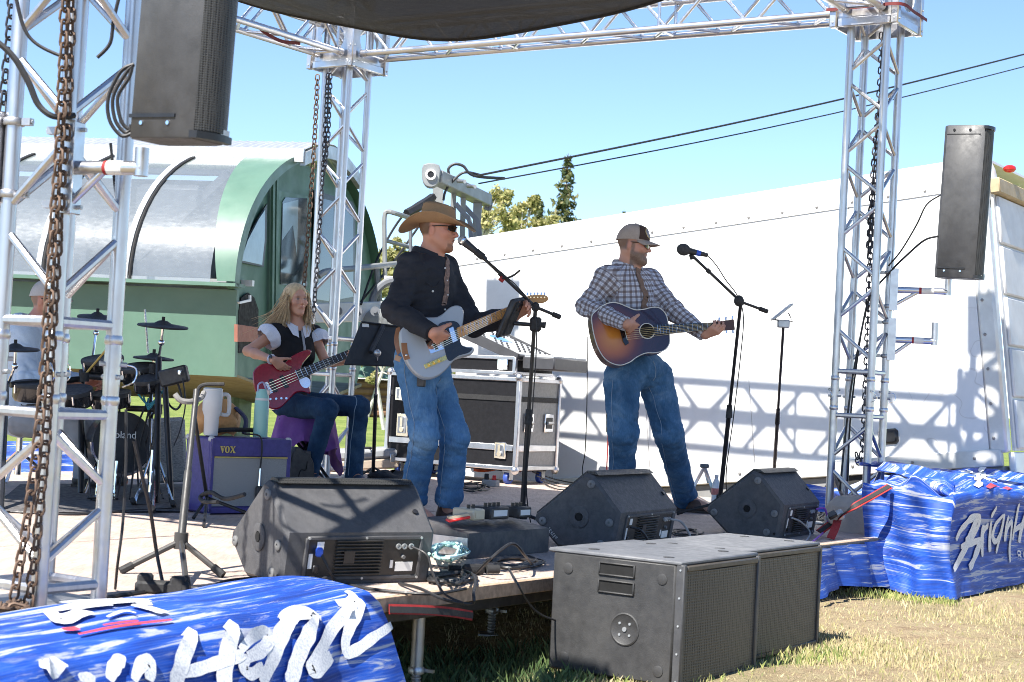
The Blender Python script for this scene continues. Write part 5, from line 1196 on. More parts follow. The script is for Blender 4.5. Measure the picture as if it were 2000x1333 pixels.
# ---------------------------------------------------------------- straps
blackweb=M('black_webbing',(.02,.02,.022),.7,0,.2,40)
a=W(1738,950,9.75); b=W(1668,990,9.6); c=G(1600,1040,DECK+.03)
rs=thing('ratchet_strap','red and black ratchet strap running from the right banner to the deck','strap',c)
def web(pts,w,mat,name,par,nrm=None,off=0):
    P=catm(pts,6); V=[];Fc=[];k=len(P)
    for i in range(k):
        T=(P[min(i+1,k-1)]-P[max(i-1,0)]).normalized(); n=nrm or Vector((0,-.6,.8)); s=T.cross(n).normalized(); o=s.cross(T).normalized()
        V+=[P[i]+s*w/2+o*(off+.002),P[i]-s*w/2+o*(off+.002),P[i]-s*w/2+o*(off-.002),P[i]+s*w/2+o*(off-.002)]
    for i in range(k-1):
        for j in range(4): Fc.append((i*4+j,i*4+(j+1)%4,i*4+4+(j+1)%4,i*4+4+j))
    Fc+=[(3,2,1,0),tuple((k-1)*4+j for j in range(4))]; return MB().add(V,Fc).build(name,mat,par)
web([a,W(1700,972,9.68),b,W(1630,1018,9.7),c],.045,redm,'webbing',rs); web([a,W(1700,972,9.68),b,W(1630,1018,9.7),c],.026,blackweb,'webbing_core',rs,off=.003)
web([W(1638,1008,9.75),W(1632,1030,9.6),W(1622,1052,9.5)],.045,redm,'webbing',rs)
mb=MB().box(W(1632,1010,9.7),(.10,.05,.05),Vector((.8,-.2,.5)),Vector((0,.9,.3)),bev=.008); rk=mb.build('ratchet',steel,rs); MB().box(W(1626,1006,9.66),(.05,.07,.02),Vector((.8,-.2,.5)),Vector((0,.9,.3)),bev=.004).build('ratchet_handle',blackg,rk)
ft=thing('red_strap','red and black strap tied below the stage edge at the screw leg','strap',W(915,1200,6.2))
web([W(760,1190,5.9),W(830,1192,6.0),W(880,1196,6.1),W(922,1203,6.22)],.035,redm,'webbing',ft,Vector((0,-1,.2))); web([W(760,1191,5.9),W(830,1193,6.0),W(880,1197,6.1),W(922,1203,6.22)],.022,blackweb,'webbing_core',ft,Vector((0,-1,.2)),.003)
oc=MB().cyl(W(1641,985,10.5),W(1646,1000,10.5),.02,.014).build('orange_clip',M('orange_plastic'),None); tag(oc,'small orange plug on the cable at the right tower foot','plug')

# ================================================================ stands and microphones
stm=M('stand_black',(.028,.028,.03),.4,.3,.25,20); mikem=M('microphone_black',(.03,.03,.032),.45,.1,.2,30)
def micstand(label,base,top,mic,tail,foam=False,legs=(200,320,80),lr=.26):
    t=thing('microphone_stand',label,'microphone stand',base,'microphone stands')
    b1=base+UP*.10; j=b1.lerp(top,.48)
    MB().cyl(b1,j,.0145,n=12).build('lower_pole',stm,t); MB().cyl(j,top,.0105,n=12).build('upper_pole',stm,t)
    MB().cyl(j-UP*.05,j+UP*.03,.021,.017,n=12).build('height_clutch',rubber,t)
    hub=MB().cyl(b1-UP*.03,b1+UP*.05,.028,.022,n=12).build('hub',rubber,t)
    for a in legs:
        e=base+Vector((math.cos(math.radians(a)),math.sin(math.radians(a)),0))*lr+UP*.012; l=MB().cyl(b1,e,.0095,n=8).build('leg',stm,t); MB().cyl(e-(e-b1).normalized()*.04,e,.013,n=8).build('rubber_foot',rubber,l)
    MB().sphere(top,(.022,.022,.026),10,8).cyl(top-Vector((.0,.03,0)),top+Vector((0,.03,0)),.016).build('boom_clutch',rubber,t)
    MB().tube([mic,top,tail],.0085,10).build('boom',stm,t); MB().cyl(tail.lerp(top,.30),tail,.0135,n=10).build('counterweight',rubber,t)
    MB().cyl(mic.lerp(top,.30),mic.lerp(top,.36),.013,n=10).build('boom_joint',rubber,t)
    return t
# left singer
b1=G(1018,1040,DECK); t1=W(1046,600,8.75); m1=W(945,505,8.7); tl1=W(1094,620,8.8)
micstand('microphone stand with boom in front of the cowboy hat singer',b1,t1,m1,tl1,legs=(10,130,250))
def mic(label,head,tailp,foam,ball=.026):
    t=thing('microphone',label,'microphone',tailp); X=(tailp-head).normalized(); L=(tailp-head).length
    if foam: MB().sphere(head,(.042,.036,.036),16,12,X,X.orthogonal().normalized(),X.cross(X.orthogonal().normalized())).build('foam_cover',M('grey_foam',(.05,.05,.052),.95,0,.2,60,.8,200,.004),t)
    else:
        MB().sphere(head,ball,16,12).build('head_grille',grillemat('mic_mesh',420,(.06,.06,.06),(.42,.41,.40)),t); MB().lathe(head+X*.004,X,[(ball*1.03,-.005),(ball*1.06,.0),(ball*1.03,.005)],18).build('head_ring',chrome,t)
    MB().lathe(head,X,[(.022,.016),(.020,.04),(.0145,.11),(.012,L)],16).build('handle',mikem,t)
    return t,X,L
h1_=W(903,470,8.72); mt,X,L=mic('black handheld microphone at the mouth of the cowboy hat singer',h1_,W(950,508,8.72),False)
MB().cyl(h1_+X*.09,h1_+X*.14,.019,n=12).build('clip',rubber,mt)
cable('black microphone cable along the boom by the cowboy hat singer',[W(950,508,8.70),W(985,538,8.68),W(1010,560,8.68),W(1040,600,8.7),W(1048,660,8.7),W(1040,800,8.72),W(1028,950,8.8),D(1040,1040)],.0035)
rh=thing('red_clip','red and black cable clip on the boom of the left microphone','clip',W(985,545,8.7)); MB().tube(catm([W(980,545,8.69),W(1000,540,8.69),W(1016,528,8.69)],4),.006,6).build('arm',stm,rh); MB().cyl(W(976,543,8.7),W(984,549,8.7),.014,n=10).build('band',redm,rh)
# tablet holder
th=thing('tablet_holder','black tablet in a rugged case clamped to the left microphone stand','tablet holder',W(1045,640,8.75))
MB().box(W(1046,634,8.74),(.06,.05,.075),bev=.01).build('clamp',rubber,th); MB().cyl(W(1050,634,8.74),W(1066,636,8.74),.012,.018,n=10).build('clamp_knob',rubber,th); MB().cyl(W(1003,632,8.72),W(1044,635,8.74),.011,n=10).build('arm',stm,th)
ta=W(997,620,8.7); TX=Vector((.30,.80,.12)).normalized(); TZ=(W(1012,586,8.7)-W(982,655,8.7)).normalized(); TN=TX.cross(TZ).normalized()
tb=MB().box(ta,(.17,.028,.215),TX,TN,TZ,bev=.010).build('case',blackp,th)
sgn=1 if TN.dot(Vector((0,0,ZC))-ta)>0 else -1
MB().box(ta+TN*sgn*.016,(.10,.012,.18),TX,TN,TZ,bev=.004).build('back_ribs',rubber,tb); MB().box(ta+TN*sgn*.02+TZ*.06,(.05,.012,.03),TX,TN,TZ,bev=.004).build('hinge',blackg,tb)
# right singer
b2=G(1404,1012,DECK); t2=W(1447,590,10.0); m2=W(1352,500,9.95); tl2=W(1499,609,10.05)
micstand('grey microphone stand with boom in front of the man in the checked shirt',b2,t2,m2,tl2,legs=(170,290,50),lr=.27)
_ms2=[o for o in COL.objects if o.name.startswith('microphone_stand')][1]; MB().sphere(W(1443,588,9.96),(.03,.03,.034),12,9).build('boom_knob',rubber,_ms2)
h2_=W(1335,488,9.93); mt,X,L=mic('foam covered microphone with blue band in front of the man in the cap',h2_,W(1382,499,9.95),True)
MB().lathe(h2_+X*.078,X,[(.0175,0),(.0165,.026)],14).build('blue_band',bluep,mt); MB().cyl(W(1350,498,9.94),W(1352,506,9.95),.014).build('clip',rubber,mt)
cable('black microphone cable hanging from the foam covered microphone',[W(1382,499,9.95),W(1400,520,9.95),W(1418,548,9.95),W(1440,578,9.95),W(1452,620,9.95),W(1446,700,9.96),W(1432,820,10),W(1418,930,10.1),D(1425,1010)],.0035)
# thin stand with tilted holder
ls=thing('lyric_stand','thin pole stand with small tilted holder left of the right tower','stand',G(1508,985,DECK))
pb=G(1508,985,DECK); pt=W(1530,640,10.6); MB().cyl(pb,pb.lerp(pt,.58),.013,n=10).build('lower_pole',stm,ls); MB().cyl(pb.lerp(pt,.56),pt,.009,n=10).build('upper_pole',stm,ls); MB().cyl(pb.lerp(pt,.50),pb.lerp(pt,.58),.017,.012,n=10).build('clutch',rubber,ls)
for a in (20,140,260): MB().cyl(pb+UP*.1,pb+Vector((math.cos(math.radians(a)),math.sin(math.radians(a)),0))*.24+UP*.01,.009,n=8).build('leg',stm,ls)
MB().box(W(1530,633,10.6),(.075,.05,.05),bev=.006).build('clamp_box',steel,ls); MB().tube([W(1512,625,10.6),W(1548,628,10.6),W(1540,612,10.6)],.005,6).build('wire_support',stm,ls)
hx=(W(1546,594,10.6)-W(1508,624,10.6)).normalized(); MB().box(W(1527,610,10.6),(.16,.11,.014),hx,Vector((0,1,0)),bev=.004).build('tilted_plate',steel,ls)
# music stand
ms=thing('music_stand','black folding music stand in front of the bass player','music stand',G(728,940,DECK))
mA=W(672,712,11.4);mB_=W(783,716,11.6);mC=W(790,640,11.75);mD=W(705,630,11.55)
Nn=(mB_-mA).cross(mD-mA).normalized(); Nn=Nn if Nn.y<0 else -Nn
mb=MB().add([mA,mB_,mC,mD]+[p-Nn*.006 for p in (mA,mB_,mC,mD)],[(0,1,2,3),(7,6,5,4)]+[(i,(i+1)%4,4+(i+1)%4,4+i) for i in range(4)]); dk=mb.build('desk',M('music_stand_black',(.03,.031,.033),.45,.2,.15,10),ms)
for p,q in ((mA,mB_),(mD,mC)): MB().tube([p+Nn*.006,q+Nn*.006],.008,6).build('lip',stm,dk)
MB().tube([mA.lerp(mB_,.5).lerp(mD.lerp(mC,.5),.95)+Nn*.012,mA.lerp(mB_,.45).lerp(mD,.25)+Nn*.05],.018,6).build('back_rib',stm,dk); MB().box(mD.lerp(mC,.12)-(mD-mA)*.06+Nn*.002,(.05,.004,.025),(mB_-mA).normalized(),Nn).build('sticker',printw,dk)
pk=W(737,690,11.45); MB().sphere(pk,.026,10,8).build('tilt_joint',alu_d,ms); pf=G(728,945,DECK)
MB().cyl(pk,pk.lerp(pf,.35),.009,n=10).build('upper_pole',chrome,ms); MB().cyl(pk.lerp(pf,.30),pf,.0135,n=10).build('lower_pole',stm,ms)
for a in (20,140,260): MB().cyl(pf+UP*.12,pf+Vector((math.cos(math.radians(a)),math.sin(math.radians(a)),0))*.22+UP*.01,.009,n=8).build('leg',stm,ms)
bgm=M('black_fabric_bag',(.02,.02,.022),.8,0,.3,12,.6,20,.02); bp=G(760,948,DECK)
def bagc(u,v):
    a=2*math.pi*u; r=math.sin(math.pi*(.08+.9*v))**.6; return bp+Vector((.16*r*math.cos(a)+.012*math.sin(3*a),.11*r*math.sin(a),.10*v**.7*(1+.15*math.sin(2*a))))
o=MB().grid(bagc,26,9,True).build('black_bag',bgm,None); tag(o,'slumped black fabric bag at the foot of the music stand','bag')
# tall guitar stand in front
gs=thing('guitar_stand','tall dark tubular guitar stand with tripod feet on the sunlit deck','guitar stand',G(350,1120,DECK)); gb=G(350,1120,DECK)+UP*.12; gtop=W(384,762,6.55)
dm=M('dark_chrome_tube',(.04,.038,.036),.45,.0,.2,20)
MB().cyl(gb,gb.lerp(gtop,.45),.015,n=12).build('lower_tube',dm,gs); MB().cyl(gb.lerp(gtop,.42),gtop,.0115,n=12).build('upper_tube',dm,gs); MB().cyl(gb-UP*.03,gb+UP*.03,.026,n=12).build('hub',dm,gs)
for px,py in ((235,1116),(436,1124),(364,1142)):
    e=G(px,py,DECK+.008); l=MB().cyl(gb,e,.011,n=8).build('leg',dm,gs); MB().cyl(e-(e-gb).normalized()*.05,e,.015,n=8).build('rubber_foot',rubber,l)
MB().tube(catm([W(342,770,6.5),W(352,782,6.5),W(372,785,6.52),W(392,778,6.6),W(398,768,6.7)],5),.011,8).build('yoke',M('grey_foam_tube',(.22,.21,.20),.8),gs); MB().tube(catm([W(384,790,6.6),W(386,765,6.6),W(398,752,6.6),W(438,751,6.6)],5),.008,8).build('neck_arm',rubber,gs)
g2=thing('guitar_stand','short guitar stand with padded yoke in front of the purple amplifier','guitar stand',G(402,1010,DECK)); gq=G(402,1010,DECK)
MB().cyl(W(378,800,8.3),gq+UP*.10,.010,n=10).build('upright',stm,g2)
for px,py in ((378,1012),(398,1028),(508,1012)): MB().cyl(gq+UP*.10,G(px,py,DECK+.01),.009,n=8).build('leg',stm,g2)
MB().tube(catm([W(425,981,8.3),W(398,980,8.4),W(392,970,8.5),W(412,962,8.4),W(440,975,8.3),W(478,966,8.2)],5),.011,8).build('padded_yoke',rubber,g2)
# ---------------------------------------------------------------- small things on the deck
pb0=G(912,1092,DECK); pbx=G(1072,1078,DECK); PX=(pbx-pb0).normalized(); PY=Vector((-PX.y,PX.x,0)); PL=(pbx-pb0).length
pbox=thing('pedal_box','black wedge shaped pedal box on the stage edge','pedal box',pb0)
MB().prism([(0,0),(0,.11),(.30,.155),(.30,0)],pb0,PY,UP,PX,0,PL,cham=.006).build('body',M('pedal_box_black',(.05,.05,.055),.55,0,.2,20,.4,200,.001,dust=.2),pbox)
MB().box(pb0+PY*.1+UP*.05-PX*.002,(.006,.2,.08),PX,PY).build('end_plate',alu_d,pbox)
def pedal(label,f,w,mat,h=.05,kn=3):
    o=pb0+PX*PL*f+PY*.13+UP*.155; t=thing('effect_pedal',label,'effect pedal',o,'pedals on the pedal box'); MB().box(o+UP*h/2,(w,.12,h),PX,PY,bev=.006).build('body',mat,t)
    for k in range(kn): MB().cyl(o+PX*(k-(kn-1)/2)*w/(kn+.5)+UP*h-PY*.01,o+PX*(k-(kn-1)/2)*w/(kn+.5)+UP*(h+.018)-PY*.01,.009,n=8).build('knob',blackg,t)
    MB().box(o+UP*h*.5-PY*.061,(w*.7,.003,h*.5),PX,PY).build('legend',printw if kn>2 else mat,t)
pedal('cream effect pedal on the black pedal box',.27,.09,M('cream_enamel',(.55,.47,.33),.4),.05,2); pedal('black effect pedal with white legend, middle of the pedal box',.52,.15,blackp,.055,4); pedal('small black effect pedal at the right end of the pedal box',.83,.11,blackp,.05,3)
nb=pb0+PX*.055+PY*.10+UP*.165; o=MB().box(nb,(.10,.08,.012),Vector((.94,.2,.22)),Vector((-.2,.98,0)),bev=.003).build('red_notebook',M('red_plastic'),None); MB().box(nb+UP*.012,(.09,.07,.010),Vector((.94,.2,.22)),Vector((-.2,.98,0))).build('pages',M('paper',(.48,.40,.28),.8),o); tag(o,'red covered notebook with cream pages propped on the pedal box','notebook')
bp_=G(858,1052,DECK); o=thing('blue_pedal','bright blue effect pedal on the deck by the singer boot','effect pedal',bp_); MB().box(bp_+UP*.03,(.13,.10,.05),bev=.008).build('body',M('blue_enamel',(.02,.12,.55),.35),o); MB().cyl(bp_+UP*.055,bp_+UP*.08,.01,n=8).build('switch',chrome,o); MB().box(bp_+UP*.06+Vector((.03,.02,0)),(.06,.04,.02),bev=.004).build('knob_strip',blackg,o)
wb=G(1397,985,DECK); o=thing('plastic_bottle','clear plastic water bottle with red label on the deck','bottle',wb)
clr=M('clear_plastic',(.62,.66,.68),.12,0,.05,20,spec=.7); MB().lathe(wb,UP,[(.028,0),(.032,.01),(.031,.05),(.033,.06),(.033,.10),(.031,.13),(.028,.15),(.012,.185),(.012,.195)],16).build('body',clr,o); MB().lathe(wb,UP,[(.0336,.068),(.0336,.115)],16).build('label_wrap',M('bottle_label',(.45,.16,.14),.6,0,.5,30),o); MB().lathe(wb,UP,[(.014,.195),(.014,.212)],12).build('cap',printw,o)
bt=thing('blue_tripod','small folding stand with bright blue legs behind the man in the checked shirt','folding stand',G(1378,965,DECK)); cy=M('cyan_paint',(.015,.17,.42),.4)
tp=W(1376,912,11.6)
for px,py in ((1349,962),(1394,962),(1385,950)): MB().cyl(tp,G(px,py,DECK+.005),.012,n=10).build('leg',cy,bt)
MB().box(tp+UP*.005,(.06,.04,.03),bev=.006).build('head',footm,bt)
sk=thing('red_rod','thin red rod with black grip standing behind the man in the checked shirt','rod',G(1184,940,DECK)); MB().cyl(G(1184,940,DECK),W(1188,845,12.4),.006,n=8).build('shaft',M('red_plastic'),sk); MB().cyl(W(1188,845,12.4),W(1188,812,12.4),.017,n=10).build('grip',rubber,sk); MB().cyl(W(1184,810,12.4),W(1192,811,12.4),.014,n=8).build('cap',rubber,sk)
fc=thing('instrument_case','long closed instrument case lying behind the bass player','instrument case',W(690,905,14.2)); a=W(602,905,14.0); b=W(772,897,14.2); X=(b-a).normalized(); Y=Vector((-X.y,X.x,0)).normalized()
z0=DECK+.02; cM=(a+b)/2; cM.z=z0+.045
MB().box(cM,((b-a).length,.38,.085),X,Y,bev=.015).build('lower_shell',M('tan_case',(.42,.34,.26),.6),fc); MB().box(cM+UP*.085,((b-a).length,.38,.08),X,Y,bev=.02).build('upper_shell',M('grey_case',(.30,.31,.32),.55),fc)
for k in (-.3,0,.3): MB().box(cM+X*k-Y*.195+UP*.045,(.04,.012,.07),X,Y,bev=.003).build('clasp',chrome,fc)
MB().tube(catm([cM+X*-.05-Y*.19+UP*.13,cM+X*-.04-Y*.22+UP*.14,cM+X*.1-Y*.22+UP*.14,cM+X*.11-Y*.19+UP*.13],4),.01,6).build('handle',rubber,fc)
# stool under the bass player, purple cloth
so=W(598,800,12.2); st=thing('padded_stool','folding stool covered with a purple cloth under the bass player','stool',Vector((so.x,so.y,DECK)))
pur=M('purple_cloth',(.17,.055,.26),.75,0,.15,8,.5,12,.02)
MB().lathe(Vector((so.x,so.y,0)),UP,[(.19,DECK+.47),(.20,DECK+.49),(.19,DECK+.52)],20).build('seat',pur,st)
def drape(u,v):
    a=2*math.pi*u; r=.20+.07*v+.02*math.sin(7*a)*v+.012*math.sin(13*a+1)*v; L=.32+.10*math.sin(2*a+.6)+.05*math.sin(5*a); return Vector((so.x+r*math.cos(a),so.y+r*math.sin(a),DECK+.52-L*v))
MB().grid(drape,60,8,True).build('cloth',pur,st)
for s in (-1,1): MB().cyl(Vector((so.x-.17*s,so.y-.12*s,DECK+.46)),Vector((so.x+.2*s,so.y-.12,DECK)),.012,n=8).build('leg',stm,st); MB().cyl(Vector((so.x-.17*s,so.y+.14,DECK+.46)),Vector((so.x+.2*s,so.y+.14,DECK)),.012,n=8).build('leg',stm,st)
# cables on the towers
cable('thick black cable looping across the top of the foreground tower',[W(-20,70,5.0),W(25,110,5.0),W(55,160,5.0),W(75,205,5.0),W(105,228,5.0),W(145,226,5.05)],.010)
cable('thin black cable from the top left of the foreground tower',[W(28,-20,5.1),W(45,50,5.1),W(70,85,5.1),W(120,110,5.1),W(155,117,5.1)],.006)
cable('black cable bowing down beside the near speaker bracket',[W(236,-20,5.3),W(222,40,5.3),W(215,85,5.3),W(190,113,5.3)],.006)
for k in range(3): cable(['outer loop of coiled cable left of the near speaker','middle loop of coiled cable left of the near speaker','inner loop of coiled cable left of the near speaker'][k],[W(262-2*k,126+2*k,5.0),W(236+8*k,140+6*k,5.0),W(212+9*k,190,5.0),W(214+11*k,235,5.0),W(236+8*k,265-6*k,5.0),W(256,262-9*k,5.0)],.006)
cable('black cable hanging straight down behind the bracket arm of the near speaker',[W(216,280,5.5),W(224,360,5.5),W(232,430,5.5),W(238,520,5.5)],.005)
cable('thin cable from the right speaker down to the right tower, upper',[W(1838,381,10.55),W(1810,400,10.6),W(1790,440,10.65),W(1760,490,10.75),W(1735,520,10.8)],.005)
cable('thin cable from the right speaker down to the right tower, lower',[W(1832,462,10.5),W(1805,470,10.6),W(1770,500,10.7),W(1740,530,10.8),W(1700,580,10.8),W(1680,660,10.8),W(1662,760,10.8),W(1648,880,10.8),W(1640,960,10.75)],.0065)
cable('second black cable running down inside the right tower',[W(1722,520,10.82),W(1692,600,10.82),W(1672,720,10.82),W(1660,830,10.82),W(1655,940,10.8)],.006)
# ================================================================ bodies as blended volumes turned into one continuous skin
def V3(p): return np.array((p[0],p[1],p[2]),float)
class Sdf:
    def __init__(s): s.p=[]; s.clips=[]; s.disp=None
    def cone(s,a,b,ra,rb=None,k=.02,op='u'): s.p.append(('c',V3(a),V3(b),ra,ra if rb is None else rb,k,op)); return s
    def ball(s,a,r,k=.02,op='u'): return s.cone(a,V3(a)+1e-5,r,r,k,op)
    def ell(s,c,ax,r,k=.02,op='u'): s.p.append(('e',V3(c),np.array([V3(a) for a in ax]),np.array(r,float),None,k,op)); return s
    def clip(s,pt,n,rad): n=V3(n); s.clips.append((V3(pt),n/np.linalg.norm(n),rad)); return s
    @staticmethod
    def d1(q,P):
        if q[0]=='c':
            a,b=q[1],q[2]; ab=b-a; L=max(ab@ab,1e-12); t=np.clip((P-a)@ab/L,0,1)
            return np.linalg.norm(P-a-t[...,None]*ab,axis=-1)-(q[3]+t*(q[4]-q[3]))
        x=(P-q[1])@q[2].T; r=q[3]; k0=np.linalg.norm(x/r,axis=-1); k1=np.linalg.norm(x/(r*r),axis=-1)+1e-9
        return k0*(k0-1)/k1
    @staticmethod
    def comb(D,d,k,op):
        if op=='u':
            if k<=0: return np.minimum(D,d)
            h=np.clip(.5+.5*(D-d)/k,0,1); return D*(1-h)+d*h-k*h*(1-h)
        d=-d
        if k<=0: return np.maximum(D,d)
        h=np.clip(.5-.5*(D-d)/k,0,1); return D*(1-h)+d*h+k*h*(1-h)
    def post(s,P,D):
        if s.disp: D=D+s.disp(P)
        for c,n,r in s.clips:
            x=P-c; m=(np.einsum('...i,...i->...',x,x)<r*r); D=np.where(m,np.maximum(D,x@n),D)
        return D
    def eval(s,P):
        P=np.asarray(P,float); D=np.full(P.shape[:-1],9.)
        for q in s.p: D=s.comb(D,s.d1(q,P),q[5],q[6])
        return s.post(P,D)
    def project(s,p,off=0.0):
        p=V3(p)
        for _ in range(8):
            e=1e-3; d=s.eval(p[None])[0]-off; g=np.array([s.eval((p+e*np.eye(3)[i])[None])[0]-s.eval((p-e*np.eye(3)[i])[None])[0] for i in range(3)]); L=np.linalg.norm(g)
            if L<1e-9: break
            p=p-g/L*d*.9
        return Vector(p)
    def mesh(s,h=.006):
        n=8; lo=[];hi=[]
        for q in s.p:
            if q[6]!='u': continue
            if q[0]=='c': r=max(q[3],q[4]); lo.append(np.minimum(q[1],q[2])-r); hi.append(np.maximum(q[1],q[2])+r)
            else: r=q[3].max(); lo.append(q[1]-r); hi.append(q[1]+r)
        lo=np.min(lo,0)-.03; hi=np.max(hi,0)+.03; nb=np.ceil((hi-lo)/(n*h)).astype(int); R=n*h*.866
        gi=np.stack(np.meshgrid(*[np.arange(k) for k in nb],indexing='ij'),-1).reshape(-1,3); C=lo+(gi+.5)*n*h
        dp=[s.d1(q,C) for q in s.p]; m=np.min([d for d,q in zip(dp,s.p) if q[6]=='u'],0)
        act=np.where(np.abs(m)<R+.05)[0]; off=np.stack(np.meshgrid(*[np.arange(n+1)]*3,indexing='ij'),-1)*h
        P=(lo+gi[act]*n*h)[:,None,None,None,:]+off[None]; D=np.full(P.shape[:-1],9.)
        for d,q in zip(dp,s.p):
            da=d[act]; rel=np.where(da<(m[act]+2*R+.06 if q[6]=='u' else R+.05))[0]
            if len(rel): D[rel]=s.comb(D[rel],s.d1(q,P[rel]),q[5],q[6])
        D=s.post(P,D)
        G_=np.full(tuple(nb*n+1),1.); sg=np.where(m<0,-1.,1.)
        neg=np.where(m<0)[0]
        for b in neg: i,j,k=gi[b]*n; G_[i:i+n+1,j:j+n+1,k:k+n+1]=-1
        for t,b in enumerate(act): i,j,k=gi[b]*n; G_[i:i+n+1,j:j+n+1,k:k+n+1]=D[t]
        ins=G_<0; cor=[(a,b,c) for a in(0,1) for b in(0,1) for c in(0,1)]; S=np.array(G_.shape)-1
        cnt=sum(ins[a:a+S[0],b:b+S[1],c:c+S[2]].astype(np.int8) for a,b,c in cor)
        cells=np.argwhere((cnt>0)&(cnt<8)); idx=np.full(tuple(S),-1,np.int64); idx[tuple(cells.T)]=np.arange(len(cells))
        val=np.stack([G_[cells[:,0]+a,cells[:,1]+b,cells[:,2]+c] for a,b,c in cor],1); acc=np.zeros((len(cells),3)); w=np.zeros(len(cells))
        for i in range(8):
            for j in range(i+1,8):
                if sum(abs(cor[i][k]-cor[j][k]) for k in range(3))!=1: continue
                x=(val[:,i]<0)!=(val[:,j]<0); t=np.where(x,val[:,i]/np.where(x,val[:,i]-val[:,j],1),0)
                p=np.array(cor[i])+t[:,None]*(np.array(cor[j])-np.array(cor[i])); acc+=p*x[:,None]; w+=x
        Vt=lo+(cells+acc/w[:,None])*h; Fs=[]
        for ax in range(3):
            b,c=(ax+1)%3,(ax+2)%3; sl0=[slice(None)]*3; sl1=[slice(None)]*3; sl0[ax]=slice(0,-1); sl1[ax]=slice(1,None)
            i0=ins[tuple(sl0)]; i1=ins[tuple(sl1)]; e=np.argwhere(i0!=i1)
            ok=(e[:,b]>0)&(e[:,c]>0)&(e[:,b]<S[b])&(e[:,c]<S[c])&(e[:,ax]<S[ax]); e=e[ok]
            def cc(db,dc): q=e.copy(); q[:,b]+=db; q[:,c]+=dc; return idx[tuple(q.T)]
            quad=np.stack([cc(-1,-1),cc(0,-1),cc(0,0),cc(-1,0)],1); fl=i0[tuple(e.T)]; quad[~fl]=quad[~fl][:,::-1]; Fs.append(quad)
        Fq=np.concatenate(Fs); Fq=Fq[(Fq>=0).all(1)]
        return Vt,Fq
def sdf_obj(name,sdf,h,mat,parent,cols=None,vec=None,smooth=True):
    V,Fq=sdf.mesh(h); inv=np.array(ROOTM[parent.name].inverted()); L=V@inv[:3,:3].T+inv[:3,3]
    me=bpy.data.meshes.new(name); me.vertices.add(len(L)); me.vertices.foreach_set('co',L.astype(np.float32).ravel())
    me.loops.add(Fq.size); me.loops.foreach_set('vertex_index',Fq.astype(np.int32).ravel()); me.polygons.add(len(Fq)); me.polygons.foreach_set('loop_start',np.arange(0,Fq.size,4,dtype=np.int32))
    me.update(calc_edges=True); me.validate(); me.polygons.foreach_set('use_smooth',[True]*len(me.polygons))
    if cols is not None:
        a=me.color_attributes.new('Col','FLOAT_COLOR','POINT'); c=np.ones((len(V),4),np.float32); c[:,:3]=cols(V); a.data.foreach_set('color',c.ravel())
    if vec is not None:
        a=me.attributes.new('weave','FLOAT_VECTOR','POINT'); a.data.foreach_set('vector',vec(V).astype(np.float32).ravel())
    if mat: me.materials.append(mat)
    o=bpy.data.objects.new(name,me); COL.objects.link(o); o.parent=parent; ROOTM[o.name]=ROOTM[parent.name]; return o
def wrinkle(seed,amp,wl=(.05,.14),n=7,centers=None):
    rng=np.random.RandomState(seed); K=rng.randn(n,3)*np.array([1,1,1.7]); K/=np.linalg.norm(K,axis=1)[:,None]; K*=(2*np.pi/rng.uniform(wl[0],wl[1],n))[:,None]; ph=rng.rand(n)*6.28
    def f(P):
        out=0
        for i in range(n):
            x=P@K[i]+ph[i]+.8*np.sin(P@K[(i+1)%n]*.4+ph[i]); out=out+(1-np.abs(np.sin(x*.5)))**2-.3
        out=out*amp/n*4.4
        if centers is not None:
            w=.35
            for c,r in centers: w=w+1.0*np.exp(-((P-V3(c))**2).sum(-1)/(r*r))
            out=out*w
        return out
    return f
def skin_mat():
    m,nt,b=_nodes('skin'); at=nt.nodes.new('ShaderNodeAttribute'); at.attribute_name='Col'; v=coords(nt); n=noise(nt,v,30,5,.6)
    c=mixc(nt,ramp(nt,n,[(.3,.0),(.75,.35)]),at.outputs['Color'],(.52,.20,.14),'MIX'); c=mixc(nt,.85,c,at.outputs['Color']); nt.links.new(c,b.inputs['Base Color']); b.inputs['Roughness'].default_value=.48
    b.inputs['Subsurface Weight'].default_value=.08; b.inputs['Subsurface Radius'].default_value=(.012,.005,.003); b.inputs['Subsurface Scale'].default_value=.5; bump(nt,b,noise(nt,v,260,3,.6),.12,.002); return m
skinm=skin_mat()
def denim(name,lo,hi,fade):
    m,nt,b=_nodes(name); v=coords(nt); n1=noise(nt,v,4.5,5,.6,.5); n2=noise(nt,coords(nt,(1,1,.25)),160,3,.7); n3=noise(nt,coords(nt,(1,1,.4)),16,5,.7)
    c=ramp(nt,n1,[(.32,lo),(.55,hi),(.74,fade)]); c=mixc(nt,ramp(nt,n3,[(.5,0),(.72,.35)]),c,fade); c=mixc(nt,ramp(nt,n2,[(.3,.35),(.7,0)]),c,tuple(x*.45 for x in lo))
    nt.links.new(c,b.inputs['Base Color']); b.inputs['Roughness'].default_value=.9; b.inputs['Specular IOR Level'].default_value=.2; bump(nt,b,n3,.5,.012); return m
denimA=denim('mid_blue_denim',(.055,.14,.28),(.105,.235,.42),(.26,.41,.56)); denimB=denim('worn_blue_denim',(.038,.10,.19),(.08,.18,.315),(.23,.35,.47)); denimC=denim('dark_blue_denim',(.013,.038,.085),(.025,.065,.13),(.06,.12,.20))
